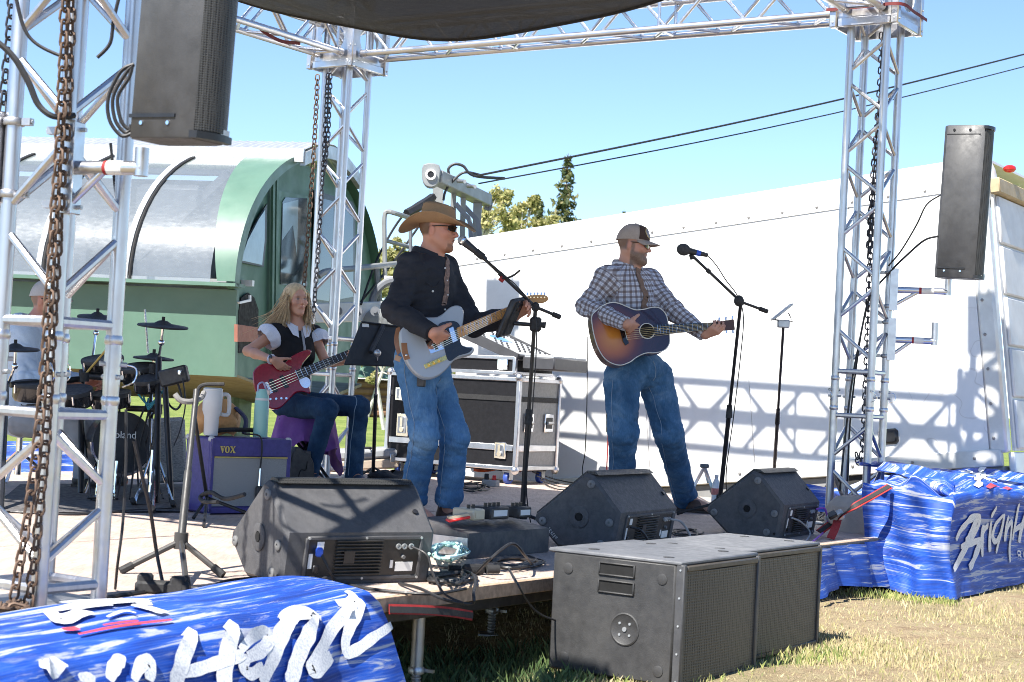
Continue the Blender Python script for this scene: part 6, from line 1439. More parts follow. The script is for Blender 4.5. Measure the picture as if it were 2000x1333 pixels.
def fabric(name,col,var=.25,sc=6,bs=240,rough=.85,bmp=.3):
    m,nt,b=_nodes(name); v=coords(nt); n=noise(nt,v,sc,5,.6,.4); n2=noise(nt,v,bs,3,.7)
    c=ramp(nt,n,[(.3,tuple(x*(1-var) for x in col)),(.7,tuple(min(1,x*(1+var)) for x in col))]); c=mixc(nt,ramp(nt,n2,[(.35,.3),(.65,0)]),c,tuple(x*.5 for x in col)); nt.links.new(c,b.inputs['Base Color']); b.inputs['Roughness'].default_value=rough; b.inputs['Specular IOR Level'].default_value=.25; bump(nt,b,n2,bmp,.002); return m
# ---------------------------------------------------------------- anatomy
def frame_of(f,u=UP):
    f=Vector(f).normalized(); l=Vector(u).cross(f).normalized(); u2=f.cross(l).normalized(); return f,l,u2
def head(sd,C,f,u,s=.94,fem=False,openm=False,beard=0.0):
    f,l,u=frame_of(f,u)
    def P(a,b,c): return Vector(C)+(f*a+l*b+u*c)*s
    ax=(f,l,u); e=lambda a,b,c,ra,rb,rc,k=.02,op='u': sd.ell(P(a,b,c),ax,(ra*s,rb*s,rc*s),k*s,op)
    e(-.012,0,.032,.100,.077,.094,.02); e(.03,0,-.03,.066,.062 if not fem else .058,.085,.03)
    jw=.046 if not fem else .040
    for g in (-1,1):
        sd.cone(P(-.005,jw*g*1.12,-.05),P(.066,.014*g,-.104),.024*s,.019*s,.028*s)
        sd.ball(P(.066,.040*g,-.022),.025*s,.022*s)
    sd.ball(P(.078,0,-.103),(.021 if not fem else .017)*s,.018*s)
    sd.cone(P(.086,-.034,.022),P(.086,.034,.022),.013*s,None,.016*s)
    for g in (-1,1): sd.ball(P(.106,.031*g,.002),.0165*s,.012*s,'s')
    for g in (-1,1): sd.ball(P(.080,.031*g,.001),.0145*s,.004*s)
    sd.cone(P(.092,0,.008),P(.116,0,-.029),.008*s,(.0125 if not fem else .0105)*s,.010*s)
    for g in (-1,1): sd.ball(P(.101,.012*g,-.034),.009*s,.008*s)
    lo=-.070 if openm else -.066
    sd.cone(P(.091,-.018,-.056),P(.091,.018,-.056),.0075*s,None,.008*s); sd.cone(P(.097,-.006,-.055),P(.097,.006,-.055),.007*s,None,.008*s)
    sd.cone(P(.089,-.015,lo),P(.089,.015,lo),.008*s,None,.008*s)
    if openm: sd.ell(P(.105,0,-.062),ax,(.022*s,.017*s,.0055*s),.003*s,'s')
    for g in (-1,1):
        sd.ell(P(-.010,.077*g,-.012),(f*.96-u*.1,l,u),(.019*s,.011*s,.033*s),.006*s); sd.ell(P(-.004,.090*g,-.012),ax,(.010*s,.007*s,.020*s),.006*s,'s')
    if beard: sd.cone(P(.03,-.05,-.07),P(.08,0,-.105),beard,beard,.03); sd.cone(P(.03,.05,-.07),P(.08,0,-.105),beard,beard,.03)
    return P
def hand(sd,wr,dirv,nrm,thumb,curl,s=1.0,tcurl=(.5,.4),tdir=None,spread=.0):
    d=Vector(dirv).normalized(); t=Vector(thumb); t=(t-d*t.dot(d)).normalized(); n=d.cross(t).normalized()
    if n.dot(Vector(nrm))<0: n=-n
    wr=Vector(wr); tips=[]
    for i in range(4):
        K=wr+(d*(.088-.006*abs(i-1)-.004*i)+t*(.030-.0195*i))*s
        sd.cone(wr+t*(.014-.009*i)*s,K,.0165*s,.0115*s,.012*s)
    for i in range(4):
        K=wr+(d*(.088-.006*abs(i-1)-.004*i)+t*(.030-.0195*i))*s; L=[.043,.027,.021]; q=(1.0,1.1,1.03,.82)[i]*s; a=0; p=K; c=curl[i] if hasattr(curl[0],'__len__') else curl
        dd=(d+t*spread*(1.5-i)).normalized()
        for j in range(3):
            a+=c[j]; e=p+(dd*math.cos(a)-n*math.sin(a))*L[j]*q; r0=(.0098,.0088,.0080)[j]*s; sd.cone(p,e,r0,r0*.93,.004*s); p=e
        tips.append(p)
    b=wr+(d*.022+t*.022-n*.008)*s; td=(Vector(tdir).normalized() if tdir else (d*.62+t*.7-n*.25).normalized()); p=b
    sd.cone(wr+t*.01*s,b+td*.03*s,.018*s,.013*s,.014*s); a=0
    for j,L in enumerate((.042,.032,.026)):
        e=p+td*L*s; r0=(.0135,.0108,.0098)[j]*s; sd.cone(p,e,r0,r0*.92,.006*s); p=e
        if j<2: td=(td*math.cos(tcurl[j])+(d*.6-t*.5-n*.45).normalized()*math.sin(tcurl[j])).normalized()
    return tips
def limbset(sd,J,R,off=0.0,arms=True,legs=True,k=.02):
    pass
def torso(sd,J,f,l,u,o=0.0,r=((.165,.115,.17),(.150,.115,.14),(.165,.120,.115)),neck=True):
    ax=(f,l,u)
    sd.ell(J['chest'],ax,(r[0][1]+o,r[0][0]+o,r[0][2]+o),.03); sd.ell(J['belly'],ax,(r[1][1]+o,r[1][0]+o,r[1][2]+o),.06); sd.ell(J['pelvis'],ax,(r[2][1]+o,r[2][0]+o,r[2][2]+o),.06)
    for s_ in 'RL': sd.cone(Vector(J['neck'])-u*.03,J['sh'+s_],.048+o,.052+o,.05); sd.cone(Vector(J['chest'])+u*.04,J['sh'+s_],.09+o,.05+o,.05)
def person_body(t,J,ff,hf,hu,hscale,cols,fem=False,openm=False,hands=(),armr=(.046,.040,.041,.027),legr=(.08,.056,.054,.040),h=.0055,beard=0,tr=None):
    f,l,u=frame_of(ff,(Vector(J['neck'])-Vector(J['pelvis'])))
    sd=Sdf(); Ph=head(sd,J['head'],hf,hu,hscale,fem,openm,beard)
    sd.cone(Ph(-.022,0,-.055),J['neck'],(.054 if not fem else .045)*hscale/.94,(.060 if not fem else .048)*hscale/.94,.025); sd.cone(J['neck'],Vector(J['chest'])+u*.08,.06,.08,.05)
    torso(sd,J,f,l,u,0,tr or ((.165,.115,.17),(.150,.115,.14),(.165,.120,.115)))
    for s_ in 'RL':
        sd.cone(J['sh'+s_],J['el'+s_],armr[0]+.004,armr[1],.03); sd.cone(J['el'+s_],Vector(J['el'+s_]).lerp(J['wr'+s_],.3),armr[1],armr[2],.02); sd.cone(Vector(J['el'+s_]).lerp(J['wr'+s_],.3),J['wr'+s_],armr[2],armr[3],.02)
        sd.cone(J['hip'+s_],J['kn'+s_],legr[0],legr[1],.03); sd.cone(J['kn'+s_],Vector(J['kn'+s_]).lerp(J['an'+s_],.3),legr[1],legr[2],.02); sd.cone(Vector(J['kn'+s_]).lerp(J['an'+s_],.3),J['an'+s_],legr[2],legr[3],.02)
        sd.cone(J['an'+s_],J['to'+s_],.035,.03,.03)
    tips=[hand(sd,*a[0],**a[1]) for a in hands]
    o=sdf_obj('body',sd,h,skinm,t,cols=lambda V:cols(V,Ph)); return sd,Ph,tips,(f,l,u)
def local(V,Ph):
    o=V3(Ph(0,0,0)); A=np.stack([V3(Ph(1,0,0))-o,V3(Ph(0,1,0))-o,V3(Ph(0,0,1))-o],1); return (V-o)@np.linalg.inv(A).T
def blob(X,c,r): return np.exp(-(((X-np.array(c))/np.array(r))**2).sum(-1))
def sst(x,a,b): t=np.clip((x-a)/(b-a),0,1); return t*t*(3-2*t)
def jeans(t,J,ff,mat,seed,r=((.172,.128,.12),.100,.076,.070,.070),h=.006,amp=.006,hem=.02,pelvis=True):
    f,l,u=frame_of(ff,(Vector(J['belly'])-Vector(J['pelvis']))); sd=Sdf()
    sd.ell(J['pelvis'],(f,l,u),(r[0][1],r[0][0],r[0][2]),.04)
    cen=[]
    for s_ in 'RL':
        hp,kn,an=Vector(J['hip'+s_]),Vector(J['kn'+s_]),Vector(J['an'+s_]); sd.cone(hp,kn,r[1],r[2],.05); sd.cone(kn,kn.lerp(an,.5),r[2],r[3],.03); e=an+(an-kn).normalized()*.06; sd.cone(kn.lerp(an,.5),e,r[3],r[4],.02)
        d=(an-kn).normalized(); sd.clip(an+d*hem,d,.13); cen+=[(kn,.13),(an,.14),(hp,.16)]
    wa=Vector(J['pelvis']).lerp(J['belly'],.62); sd.clip(wa,u,.26)
    sd.disp=wrinkle(seed,amp,(.05,.13),8,cen); o=sdf_obj('jeans',sd,h,mat,t)
    return sd,o,wa,(f,l,u)
def boots(t,J,mat,s_,toe,sole=True):
    an=Vector(J['an'+s_]); T=Vector(toe); d=(T-an); d.z=0; L=d.length; d.normalize(); g=Vector((an.x,an.y,DECK)); l=UP.cross(d)
    sd=Sdf(); sd.cone(an+UP*.10,g+UP*.06-d*.02,.052,.048,.03); sd.cone(g+UP*.045-d*.04,g+UP*.04+d*.10,.040,.042,.02); sd.cone(g+UP*.042+d*.09,g+UP*.030+d*(L*.94),.043,.024,.03); sd.clip(g+UP*.012,(0,0,-1),.4)
    b=sdf_obj('boot',sd,.006,mat,t)
    if sole:
        out=[(-.075,-.03),(-.08,0),(-.075,.03),(-.02,.036),(.06,.044),(.13,.042),(L*.94,.02),(L+.01,0),(L*.94,-.02),(.13,-.042),(.06,-.044),(-.02,-.036)]
        MB().prism(out,g,d,l,UP,.002,.016).prism([(-.078,-.034),(-.078,.034),(-.02,.034),(-.02,-.034)],g,d,l,UP,.0,.026).build('sole',M('boot_sole',(.05,.035,.025),.7),b)
    return b
def seam(t,sd,pts,mat,name='side_seam',r=.0022,off=.001):
    P=[sd.project(p,off) for p in catm(pts,6)]; return MB().tube(P,r,5).build(name,mat,t)
seamm=fabric('pale_seam_thread',(.24,.32,.42),.2,40)
brownboot=M('brown_leather_boot',(.085,.045,.03),.5,0,.3,9,.4,40,.004,dust=.2)
blk_lens=M('dark_sunglass_lens',(.012,.012,.012),.06,0,.2,10,spec=.9,coat=.6)
def glasses(t,Ph,tint=None,z=.002):
    g=thing_part('sunglasses',t)
    return g
def shades(t,Ph,w=.029,h=.019,wrap=.018,zc=.002,temple=True):
    mb=MB(); root=None
    for g in (-1,1):
        def fn(u,v): a=(u-.5)*2; y=g*(.033+a*w); x=.112-wrap*((abs(y)/.06)**2)*1.3; zz=zc+(v-.5)*2*h*(1-.25*abs(a)**3)-.002*a*g; return Ph(x,y,zz)
        m2=MB().grid(fn,9,5); V=list(m2.v); 
        lens=m2.build('sunglass_lens',blk_lens,t,smooth=180)
        MB().tube([Ph(.112-wrap*1.5,.062*g,zc+.012),Ph(.05,.076*g,zc+.012),Ph(-.005,.082*g,zc+.008)],.0028,6).build('temple_arm',blackg,t)
        MB().tube([Ph(.112-wrap*((abs(g*(.033+a*w))/.06)**2)*1.3+.001,g*(.033+a*w),zc+h*(1-.25*abs(a)**3)) for a in [-1+.25*i for i in range(9)]],.0022,5).build('lens_rim',blackg,t)
    MB().tube([Ph(.113,-.006,zc+.010),Ph(.115,0,zc+.011),Ph(.113,.006,zc+.010)],.002,5).build('bridge',blackg,t)
# ================================================================ the singer in the cowboy hat
d1=8.95
t=thing('person','singer in brown cowboy hat, black shirt and jeans playing a grey electric guitar','person',G(850,1028,DECK)); P1t=t
def w1_(x,y,dd=0): return W(x,y,d1+dd)
J=dict(head=w1_(855,450,-.02),neck=w1_(841,503),chest=w1_(836,566),belly=w1_(833,640),pelvis=w1_(822,704),
 shR=w1_(804,524,-.13),shL=w1_(866,526,.15),elR=w1_(770,606,-.24),wrR=w1_(846,651,-.44),elL=w1_(922,634,.0),wrL=w1_(1004,618,-.16),
 hipR=w1_(812,724,-.09),hipL=w1_(842,724,.09),knR=w1_(829,850,-.14),knL=w1_(888,852,.02),anR=G(802,1024,DECK)+UP*.10,anL=G(874,1026,DECK)+UP*.09,toR=G(850,1034,DECK)+UP*.03,toL=G(914,1032,DECK)+UP*.03)
HF1=Vector((.955,-.29,.0)); f1=Vector((.80,-.60,0))
def cols1(V,Ph):
    X=local(V,Ph); c=np.tile(np.array([.56,.27,.18]),(len(V),1)); 
    red=np.clip(blob(X,(.06,.05,-.02),(.04,.03,.035))+blob(X,(.06,-.05,-.02),(.04,.03,.035))+blob(X,(.115,0,-.03),(.02,.02,.02))+blob(X,(-.01,.08,-.01),(.02,.02,.03))+blob(X,(-.01,-.08,-.01),(.02,.02,.03))+.5*sst(-X[:,2],.09,.16)*(X[:,2]>-.3),0,1)[:,None]; c=c*(1-red*.5)+np.array([.58,.20,.13])*red*.5
    gt=np.clip(sst(-X[:,2],.070,.085)*sst(X[:,0],.052,.07)*(np.abs(X[:,1])<.035)+blob(X,(.098,0,-.046),(.014,.03,.006))*.9,0,1)[:,None]*(X[:,2]>-.16)[:,None]; c=c*(1-gt*.75)+np.array([.22,.095,.04])*gt*.75
    lip=blob(X,(.094,0,-.0555),(.012,.022,.006))[:,None]; c=c*(1-lip*.6)+np.array([.42,.13,.11])*lip*.6
    mouth=blob(X,(.088,0,-.062),(.014,.018,.006))[:,None]; c=c*(1-mouth*.9)+np.array([.07,.02,.02])*mouth*.9
    hr=(sst(X[:,2],-.045,-.02)*sst(-X[:,0],.012,.03)+sst(X[:,2],.055,.075)*sst(-X[:,0],-.09,-.07))*(X[:,2]>-.09); hr=np.clip(hr,0,1)[:,None]; return c*(1-hr)+np.array([.12,.06,.03])*hr
gn1=Vector((.26,-.94,.22)).normalized(); gp1=W(852,668,8.63)
def g1(x,y,o=0): return onplane(720+x/3.1,370+y/3.1,gp1+gn1*o,gn1)
rd=(g1(600,985)-g1(440,900)).normalized()
hands1=[((J['wrR'],(g1(490,935,.03)-J['wrR']),gn1*.8+UP*.5,Vector((.5,-.3,.85))),dict(curl=((.5,.75,.4),(.55,.8,.4),(.65,.85,.5),(.75,.9,.5)),s=1.0,tcurl=(.25,.2))),
 ((J['wrL'],(W(1026,600,8.76)-J['wrL']),Vector((.3,.8,-.3)),Vector((.4,-.5,.8)),),dict(curl=((.5,.9,.6),(.6,1.0,.6),(.6,1.0,.6),(.7,1.0,.6)),s=.95))]
sd,Ph,tips,(f,l,u)=person_body(t,J,f1,HF1,UP+Vector((.06,0,0)),.93,cols1,openm=True,hands=hands1)
mb=MB()
for g in range(5): mb.box(Ph(.0905-.0012*abs(g-2)**2,(g-2)*.006,-.0585),(.0055,.004,.0055),Vector(Ph(0,1,0))-Vector(Ph(0,0,0)))
mb.build('teeth',M('tooth_white',(.75,.72,.66),.3),t)
shades(t,Ph,.030,.0165,.020,.006)
# shirt
sh=Sdf(); torso(sh,J,f,l,u,.014); sh.ell(Vector(J['chest'])-u*.05,(f,l,u),(.128,.178,.16),.05)
for s_ in 'RL':
    wr=Vector(J['wr'+s_]); el=Vector(J['el'+s_]); sh.cone(J['sh'+s_],el,.070,.060,.04); sh.cone(el,el.lerp(wr,.5),.060,.053,.02); sh.cone(el.lerp(wr,.5),wr+(wr-el).normalized()*.05,.052,.041,.02); e=(wr-el).normalized(); sh.clip(wr-e*.005,e,.12)
sh.clip(Vector(J['pelvis']).lerp(J['belly'],.42),-u,.24); nk=Vector(J['neck']); sh.clip(nk+u*.035,u,.10)
sh.disp=wrinkle(11,.008,(.05,.15),8,[(J['elR'],.13),(J['elL'],.12),(J['shR'],.12),(J['belly'],.16)])
shirt1=fabric('black_cotton_shirt',(.026,.028,.036),.3,5,200,.8)
sdf_obj('shirt',sh,.006,shirt1,t)
def collar(t,Ph,nk,f,l,u,mat,rx=.075,ry=.070,open_=.5,h=.042,lean=.012,name='collar'):
    def fn(a,v): th=open_+(2*math.pi-2*open_)*a; r=1+.10*v; drop=-.045*(math.cos(th)*.5+.5)**2; return nk+(f*math.cos(th)*rx*r+l*math.sin(th)*ry*r)+u*(h*v+drop)-f*.008
    def wing(a,v): th=open_+(2*math.pi-2*open_)*a; r=1.10+.20*v+.06*math.sin(math.pi*v); drop=-.045*(math.cos(th)*.5+.5)**2; front=(math.cos(th)*.5+.5); return nk+(f*math.cos(th)*rx*r+l*math.sin(th)*ry*r)+u*(h-(h*.95+.035*front**2)*v+drop+.004)-f*.008
    MB().grid(fn,32,4).grid(wing,32,6).build(name,mat,t,smooth=180)
collar(t,Ph,nk+u*.012,f,l,u,shirt1,.078,.072,.35)
for k in range(5): p=sh.project(nk+f*.11-u*(.06+.07*k)+l*-.008,.002); MB().sphere(p,.006,8,5).build('snap_button',M('pearl_snap',(.75,.75,.74),.2),t)
fl=[sh.project(Vector(J['chest'])+f*.1-l*(.05+.09*a)-u*(.0+.02*abs(2*a-1)*-1),.003) for a in (0,.25,.5,.75,1)]
MB().tube(fl,.004,5).build('pocket_flap',shirt1,t); MB().sphere(sh.project(Vector(J['chest'])+f*.1-l*.095-u*.02,.003),.0065,8,5).build('pocket_snap',MATS['pearl_snap'],t)
sj,jo,wa,(jf,jl,ju)=jeans(t,J,f1,denimA,21,((.168,.122,.12),.098,.074,.070,.074),hem=-.03)
boots(t,J,brownboot,'R',J['toR']); boots(t,J,brownboot,'L',J['toL'])
seam(t,sj,[Vector(J['hipR'])-jl*.12+ju*.03,Vector(J['hipR']).lerp(J['knR'],.5)-jl*.1,Vector(J['knR'])-jl*.09,Vector(J['knR']).lerp(J['anR'],.5)-jl*.09,Vector(J['anR'])-jl*.09],seamm)
seam(t,sj,[Vector(J['hipL']).lerp(J['knL'],.1)-jl*.05+jf*.07,Vector(J['hipL']).lerp(J['knL'],.5)-jl*.07+jf*.02,Vector(J['knL'])-jl*.08,Vector(J['knL']).lerp(J['anL'],.5)-jl*.08,Vector(J['anL'])-jl*.08],seamm,'inner_seam')
pk=[sj.project(Vector(J['pelvis'])-jf*.10-jl*(.07+.045*math.cos(a))+ju*(.0+.06*math.sin(a)-.02),.002) for a in [i*math.pi/8 for i in range(8,17)]]
MB().tube(pk,.002,5).build('pocket_stitch',seamm,t)
pp=sj.project(w1_(776,700,-.15),.002); MB().box(pp,(.045,.006,.030),Vector((.8,-.4,-.25)),Vector((.4,.9,0)),bev=.002).build('leather_patch',M('patch_leather',(.42,.27,.18),.7),t)
wt=thing('belt_pack','small black wireless pack clipped to the jeans below the grey guitar','belt pack',w1_(823,745,-.2)); MB().box(sj.project(w1_(823,745,-.2),.012),(.045,.022,.055),Vector((.9,-.4,0)),Vector((.4,.9,0)),bev=.004).build('body',blackp,wt); MB().box(sj.project(w1_(823,745,-.2),.03)+UP*.03,(.05,.016,.006),Vector((.9,-.4,0)),Vector((.4,.9,0))).build('clip',rubber,wt)
# hat
felt=fabric('brown_hat_felt',(.35,.225,.13),.12,5,260,.95,.25); 
hat=thing('cowboy_hat','brown felt cowboy hat with curled brim worn by the singer','hat',Ph(0,0,.06))
hu_=(Vector(Ph(0,0,1))-Vector(Ph(0,0,0))).normalized(); hf_=HF1.normalized(); hu_=(hu_+hf_*.0).normalized(); hl_=hu_.cross(hf_).normalized(); hf_=hl_.cross(hu_); hc=Vector(Ph(-.002,0,.038))
def brim(a,v):
    th=2*math.pi*a; c_,s_=math.cos(th),math.sin(th); ri=(.098,.080); ro=(.205,.165); r0=ri[0]*c_; q=ri[1]*s_; x=r0+(ro[0]*c_*(1.0 if c_>0 else 1.02)-r0)*v; y=q+(ro[1]*s_-q)*v
    z=-.004+v**1.5*(.048*abs(s_)**2.2-.035*max(c_,0)**2-.050*max(-c_,0)**2)+.010*v*(1-v); return hc+hf_*x+hl_*y*(1-.10*v*abs(s_))+hu_*z
MB().grid(lambda a,v:brim(a,v),48,10,True).grid(lambda a,v:brim(a,v)+hu_*.004,48,10,True).build('brim',felt,hat,smooth=180)
MB().tube([brim(i/48,1)+hu_*.002 for i in range(48)],.0035,6,closed=True).build('brim_edge',felt,hat)
def crown(a,v):
    th=2*math.pi*a; c_,s_=math.cos(th),math.sin(th); k=1-.20*v; z=.118*v
    if v>.86: w=(v-.86)/.14; k*=(1-w)**.55
    zt=z+.010*v*(-c_)*1.0
    if v>.6: zt-=.026*math.exp(-(s_*k*.083/.022)**2)*sst(np.array(v),.6,1.0)*1.0
    side=-.012*math.exp(-((c_-.55)/.3)**2)*math.exp(-((v-.75)/.22)**2); return hc+hf_*(.103*c_*k)+hl_*((.085*k+side)*s_)+hu_*zt
MB().grid(crown,48,18,True).build('crown',felt,hat,smooth=180)
MB().tube([crown(i/40,.03)+(crown(i/40,.03)-hc).normalized()*.002+hu_*.006 for i in range(40)],.006,6,closed=True).build('hat_band',fabric('dark_brown_band',(.16,.10,.06)),hat)

# ---------------------------------------------------------------- grey electric guitar
def slab(name,pts,mp,mat,par,th,off=0.0,cham=.004,smooth=True,per=5):
    P=catm2(pts,per) if smooth else pts; Q=[mp(x,y,off) for x,y in P]; n=len(Q); nrm=None
    c=sum(Q,Vector())/n; return Q,c
def plate(name,pts,mp,nrm,mat,par,th,off,cham=.0,smooth=True,per=5,hole=None):
    P=catm2(pts,per) if smooth else list(pts); Q=[mp(x,y,off) for x,y in P]; n=len(Q); c=sum(Q,Vector())/n
    def ring(o,k): return [q-nrm*o+((c-q).normalized()*k) for q in Q]
    rs=[ring(0,cham),ring(cham,0),ring(th-cham,0),ring(th,cham)] if cham>0 else [ring(0,0),ring(th,0)]
    V=[p for r in rs for p in r]; Fc=[tuple(range(n)),tuple((len(rs)-1)*n+j for j in range(n-1,-1,-1))]
    for i in range(len(rs)-1):
        for j in range(n): Fc.append((i*n+j,(i+1)*n+j,(i+1)*n+(j+1)%n,i*n+(j+1)%n))
    return MB().add(V,Fc).build(name,mat,par)
eg=thing('electric_guitar','grey single cutaway electric guitar with maple neck and gold plate','guitar',g1(400,1000,-.02))
greyl=M('grey_lacquer',(.35,.38,.41),.35,0,.05,4,coat=.4); maple=M('maple_neck',(.55,.27,.07),.4,0,.15,6,coat=.3); blackl=M('black_lacquer',(.012,.012,.012),.15,0,.1,8,coat=.5); gold=M('gold_plate',(.78,.58,.20),.25,.8,.1,12)
bodyp=[(192,870),(200,955),(232,1045),(282,1112),(342,1145),(412,1135),(472,1090),(522,1032),(572,1012),(622,998),(642,972),(630,955),(598,955),(566,940),(556,900),(572,820),(578,745),(560,710),(528,702),(490,716),(455,748),(415,772),(365,774),(310,772),(255,795),(215,828)]
plate('body',bodyp,g1,gn1,greyl,eg,.045,0,.007)
plate('pickguard',[(422,822),(470,800),(530,802),(556,840),(552,900),(566,945),(600,960),(626,966),(604,990),(545,1008),(492,1040),(468,1000),(455,930),(440,880)],g1,gn1,blackl,eg,.003,.003)
plate('bridge_plate',[(342,918),(412,898),(458,966),(376,996)],g1,gn1,chrome,eg,.006,.007,smooth=False); plate('control_plate',[(334,1062),(468,1004),(476,1030),(346,1086)],g1,gn1,gold,eg,.004,.005,.001,smooth=False)
for x,y in ((370,1060),(400,1047),(430,1034)): MB().lathe(g1(x,y,.005),gn1,[(.010,0),(.010,.016),(.008,.018)],12).build('control_knob',gold,eg)
plate('neck_pickup',[(484,842),(512,830),(540,918),(510,932)],g1,gn1,chrome,eg,.008,.010,.002,smooth=False); plate('bridge_pickup',[(385,935),(402,930),(425,968),(408,976)],g1,gn1,blackl,eg,.006,.011,smooth=False)
nk_=plate('neck',[(536,838),(548,898),(845,768),(950,712),(942,668),(830,716)],g1,gn1,maple,eg,.024,.020,.005,smooth=False)
plate('headstock',[(938,668),(960,648),(1000,640),(1060,640),(1084,650),(1086,672),(1060,686),(1030,688),(1000,702),(950,714)],g1,gn1,maple,eg,.014,.016,.002)
for k in range(15):
    f_=1-2**(-k/12.)*1.0; f_=f_/(1-2**(-15/12.)); a=g1(940-f_*400,669+f_*169,.022); b=g1(949-f_*400,712+f_*186,.022); MB().cyl(a,b,.0011,n=5).build('fret',chrome,nk_)
for k in (1.6,3.5,5.4,7.0,8.3,9.8,10.9): f_=k/11.5; MB().cyl(g1(940-f_*395,690+f_*172,.0205),g1(940-f_*395,690+f_*172,.0222),.0035,n=8).build('fret_dot',blackl,nk_)
for k in range(6): x=960+k*21; MB().cyl(g1(x,642-(k>1)*2,.005),g1(x+2,626,.005),.005,n=8).build('tuner',chrome,eg); MB().cyl(g1(x,655,.016),g1(x,655,.026),.004,n=8).build('tuner_post',chrome,eg)
for k in range(6): f_=k/5; MB().tube([g1(360+50*f_*.9,930+45*f_,.016),g1(943+6*f_,674+34*f_,.026)],.0006,4).build('string',chrome,eg)
lt=M('brown_strap_leather',(.30,.13,.05),.55,0,.2,12)
gst=thing('guitar_strap','brown leather guitar strap over the shoulder of the singer','strap',w1_(878,560,-.1))
def ribbon(pts,w,mat,name,par,sdw=None,off=.006,nr=None):
    P=catm(pts,8); P=[sdw.project(p,off) for p in P] if sdw else P; k=len(P); V=[];Fc=[]
    for i in range(k):
        T=(P[min(i+1,k-1)]-P[max(i-1,0)]).normalized()
        if sdw: e=.01; p=V3(P[i]); g=np.array([sdw.eval((p+e*np.eye(3)[q])[None])[0]-sdw.eval((p-e*np.eye(3)[q])[None])[0] for q in range(3)]); n=Vector(g).normalized()
        else: n=nr or Vector((0,-1,0))
        s=T.cross(n).normalized(); V+=[P[i]+s*w/2,P[i]-s*w/2,P[i]-s*w/2-n*.003,P[i]+s*w/2-n*.003]
    for i in range(k-1):
        for j in range(4): Fc.append((i*4+j,i*4+(j+1)%4,i*4+4+(j+1)%4,i*4+4+j))
    Fc+=[(3,2,1,0),tuple((k-1)*4+j for j in range(4))]; return MB().add(V,Fc).build(name,mat,par,smooth=60)
ribbon([w1_(868,508,.02),w1_(873,540,-.09),w1_(882,575,-.13),w1_(890,600,-.18)],.032,M('woven_strap',(.22,.14,.11),.8,0,.5,60),'strap_front',gst,sh,.005)
ribbon([w1_(778,640,-.08),w1_(774,665,-.14),w1_(780,690,-.25)],.03,lt,'strap_back',gst,None,nr=Vector((-.5,-.8,.2))); ribbon([g1(215,930,-.0),g1(220,985,.004),g1(235,1030,.006)],.030,lt,'strap_end',gst,None,nr=gn1); MB().sphere(g1(228,1005,.012),.007,8,6).build('strap_button',chrome,gst)
# ================================================================ the man in the checked shirt
d2=10.75
t=thing('person','man in tan cap, brown checked shirt and jeans playing an acoustic guitar','person',G(1275,1005,DECK)); P2t=t
def w2_(x,y,dd=0): return W(x,y,d2+dd)
J=dict(head=w2_(1237,478,-.02),neck=w2_(1227,524),chest=w2_(1228,585),belly=w2_(1236,655),pelvis=w2_(1246,722),
 shR=w2_(1187,545,-.15),shL=w2_(1268,550,.15),elR=w2_(1146,600,-.18),wrR=w2_(1224,634,-.47),elL=w2_(1314,608,-.04),wrL=w2_(1376,650,-.20),
 hipR=w2_(1214,740,-.10),hipL=w2_(1280,740,.10),knR=w2_(1217,846,-.15),knL=w2_(1306,846,.05),anR=G(1212,1000,DECK)+UP*.10,anL=G(1337,999,DECK)+UP*.09,toR=G(1268,1012,DECK)+UP*.03,toL=G(1388,1004,DECK)+UP*.03)
HF2=Vector((.96,-.27,-.10)); f2=Vector((.72,-.69,0))
def cols2(V,Ph):
    X=local(V,Ph); c=np.tile(np.array([.55,.28,.19]),(len(V),1)); n=.5+.5*np.sin(V[:,0]*900)*np.sin(V[:,2]*1100)*np.sin(V[:,1]*1000)
    red=np.clip(blob(X,(.06,.05,-.015),(.04,.03,.03))+blob(X,(.06,-.05,-.015),(.04,.03,.03))+blob(X,(.115,0,-.03),(.02,.02,.02))+blob(X,(-.01,.08,-.01),(.02,.02,.03))+blob(X,(-.01,-.08,-.01),(.02,.02,.03)),0,1)[:,None]; c=c*(1-red*.5)+np.array([.60,.22,.16])*red*.5
    bd=np.clip(sst(-X[:,2],.040,.060)*sst(X[:,0],-.005,.02)*sst(X[:,2],-.150,-.125)+sst(-X[:,2],-.03,.0)*sst(X[:,0],-.0,.012)*sst(-X[:,0],-.035,-.02)*(np.abs(X[:,1])>.05)*.9+blob(X,(.1,0,-.046),(.016,.032,.006)),0,1)*(X[:,2]>-.16)
    lip=blob(X,(.096,0,-.061),(.012,.020,.008)); bd=(bd*(1-lip*.9))[:,None]; gray=np.array([.10,.065,.045])*(1-n[:,None]*.5)+np.array([.24,.19,.15])*n[:,None]*.6; c=c*(1-bd*.85)+gray*bd*.85; c=c*(1-lip[:,None]*.5)+np.array([.45,.17,.14])*lip[:,None]*.5
    hr=np.clip(sst(X[:,2],-.055,-.03)*sst(-X[:,0],.015,.03),0,1)[:,None]*(X[:,2]>-.09)[:,None]; return c*(1-hr*.8)+np.array([.13,.085,.06])*hr*.8
gn2=Vector((.20,-.955,.20)).normalized(); gp2=W(1235,655,10.42)
def g2_(x,y,o=0): return onplane(1100+x/3.419,410+y/3.419,gp2+gn2*o,gn2)
J['wrL']=g2_(945,835,-.03)
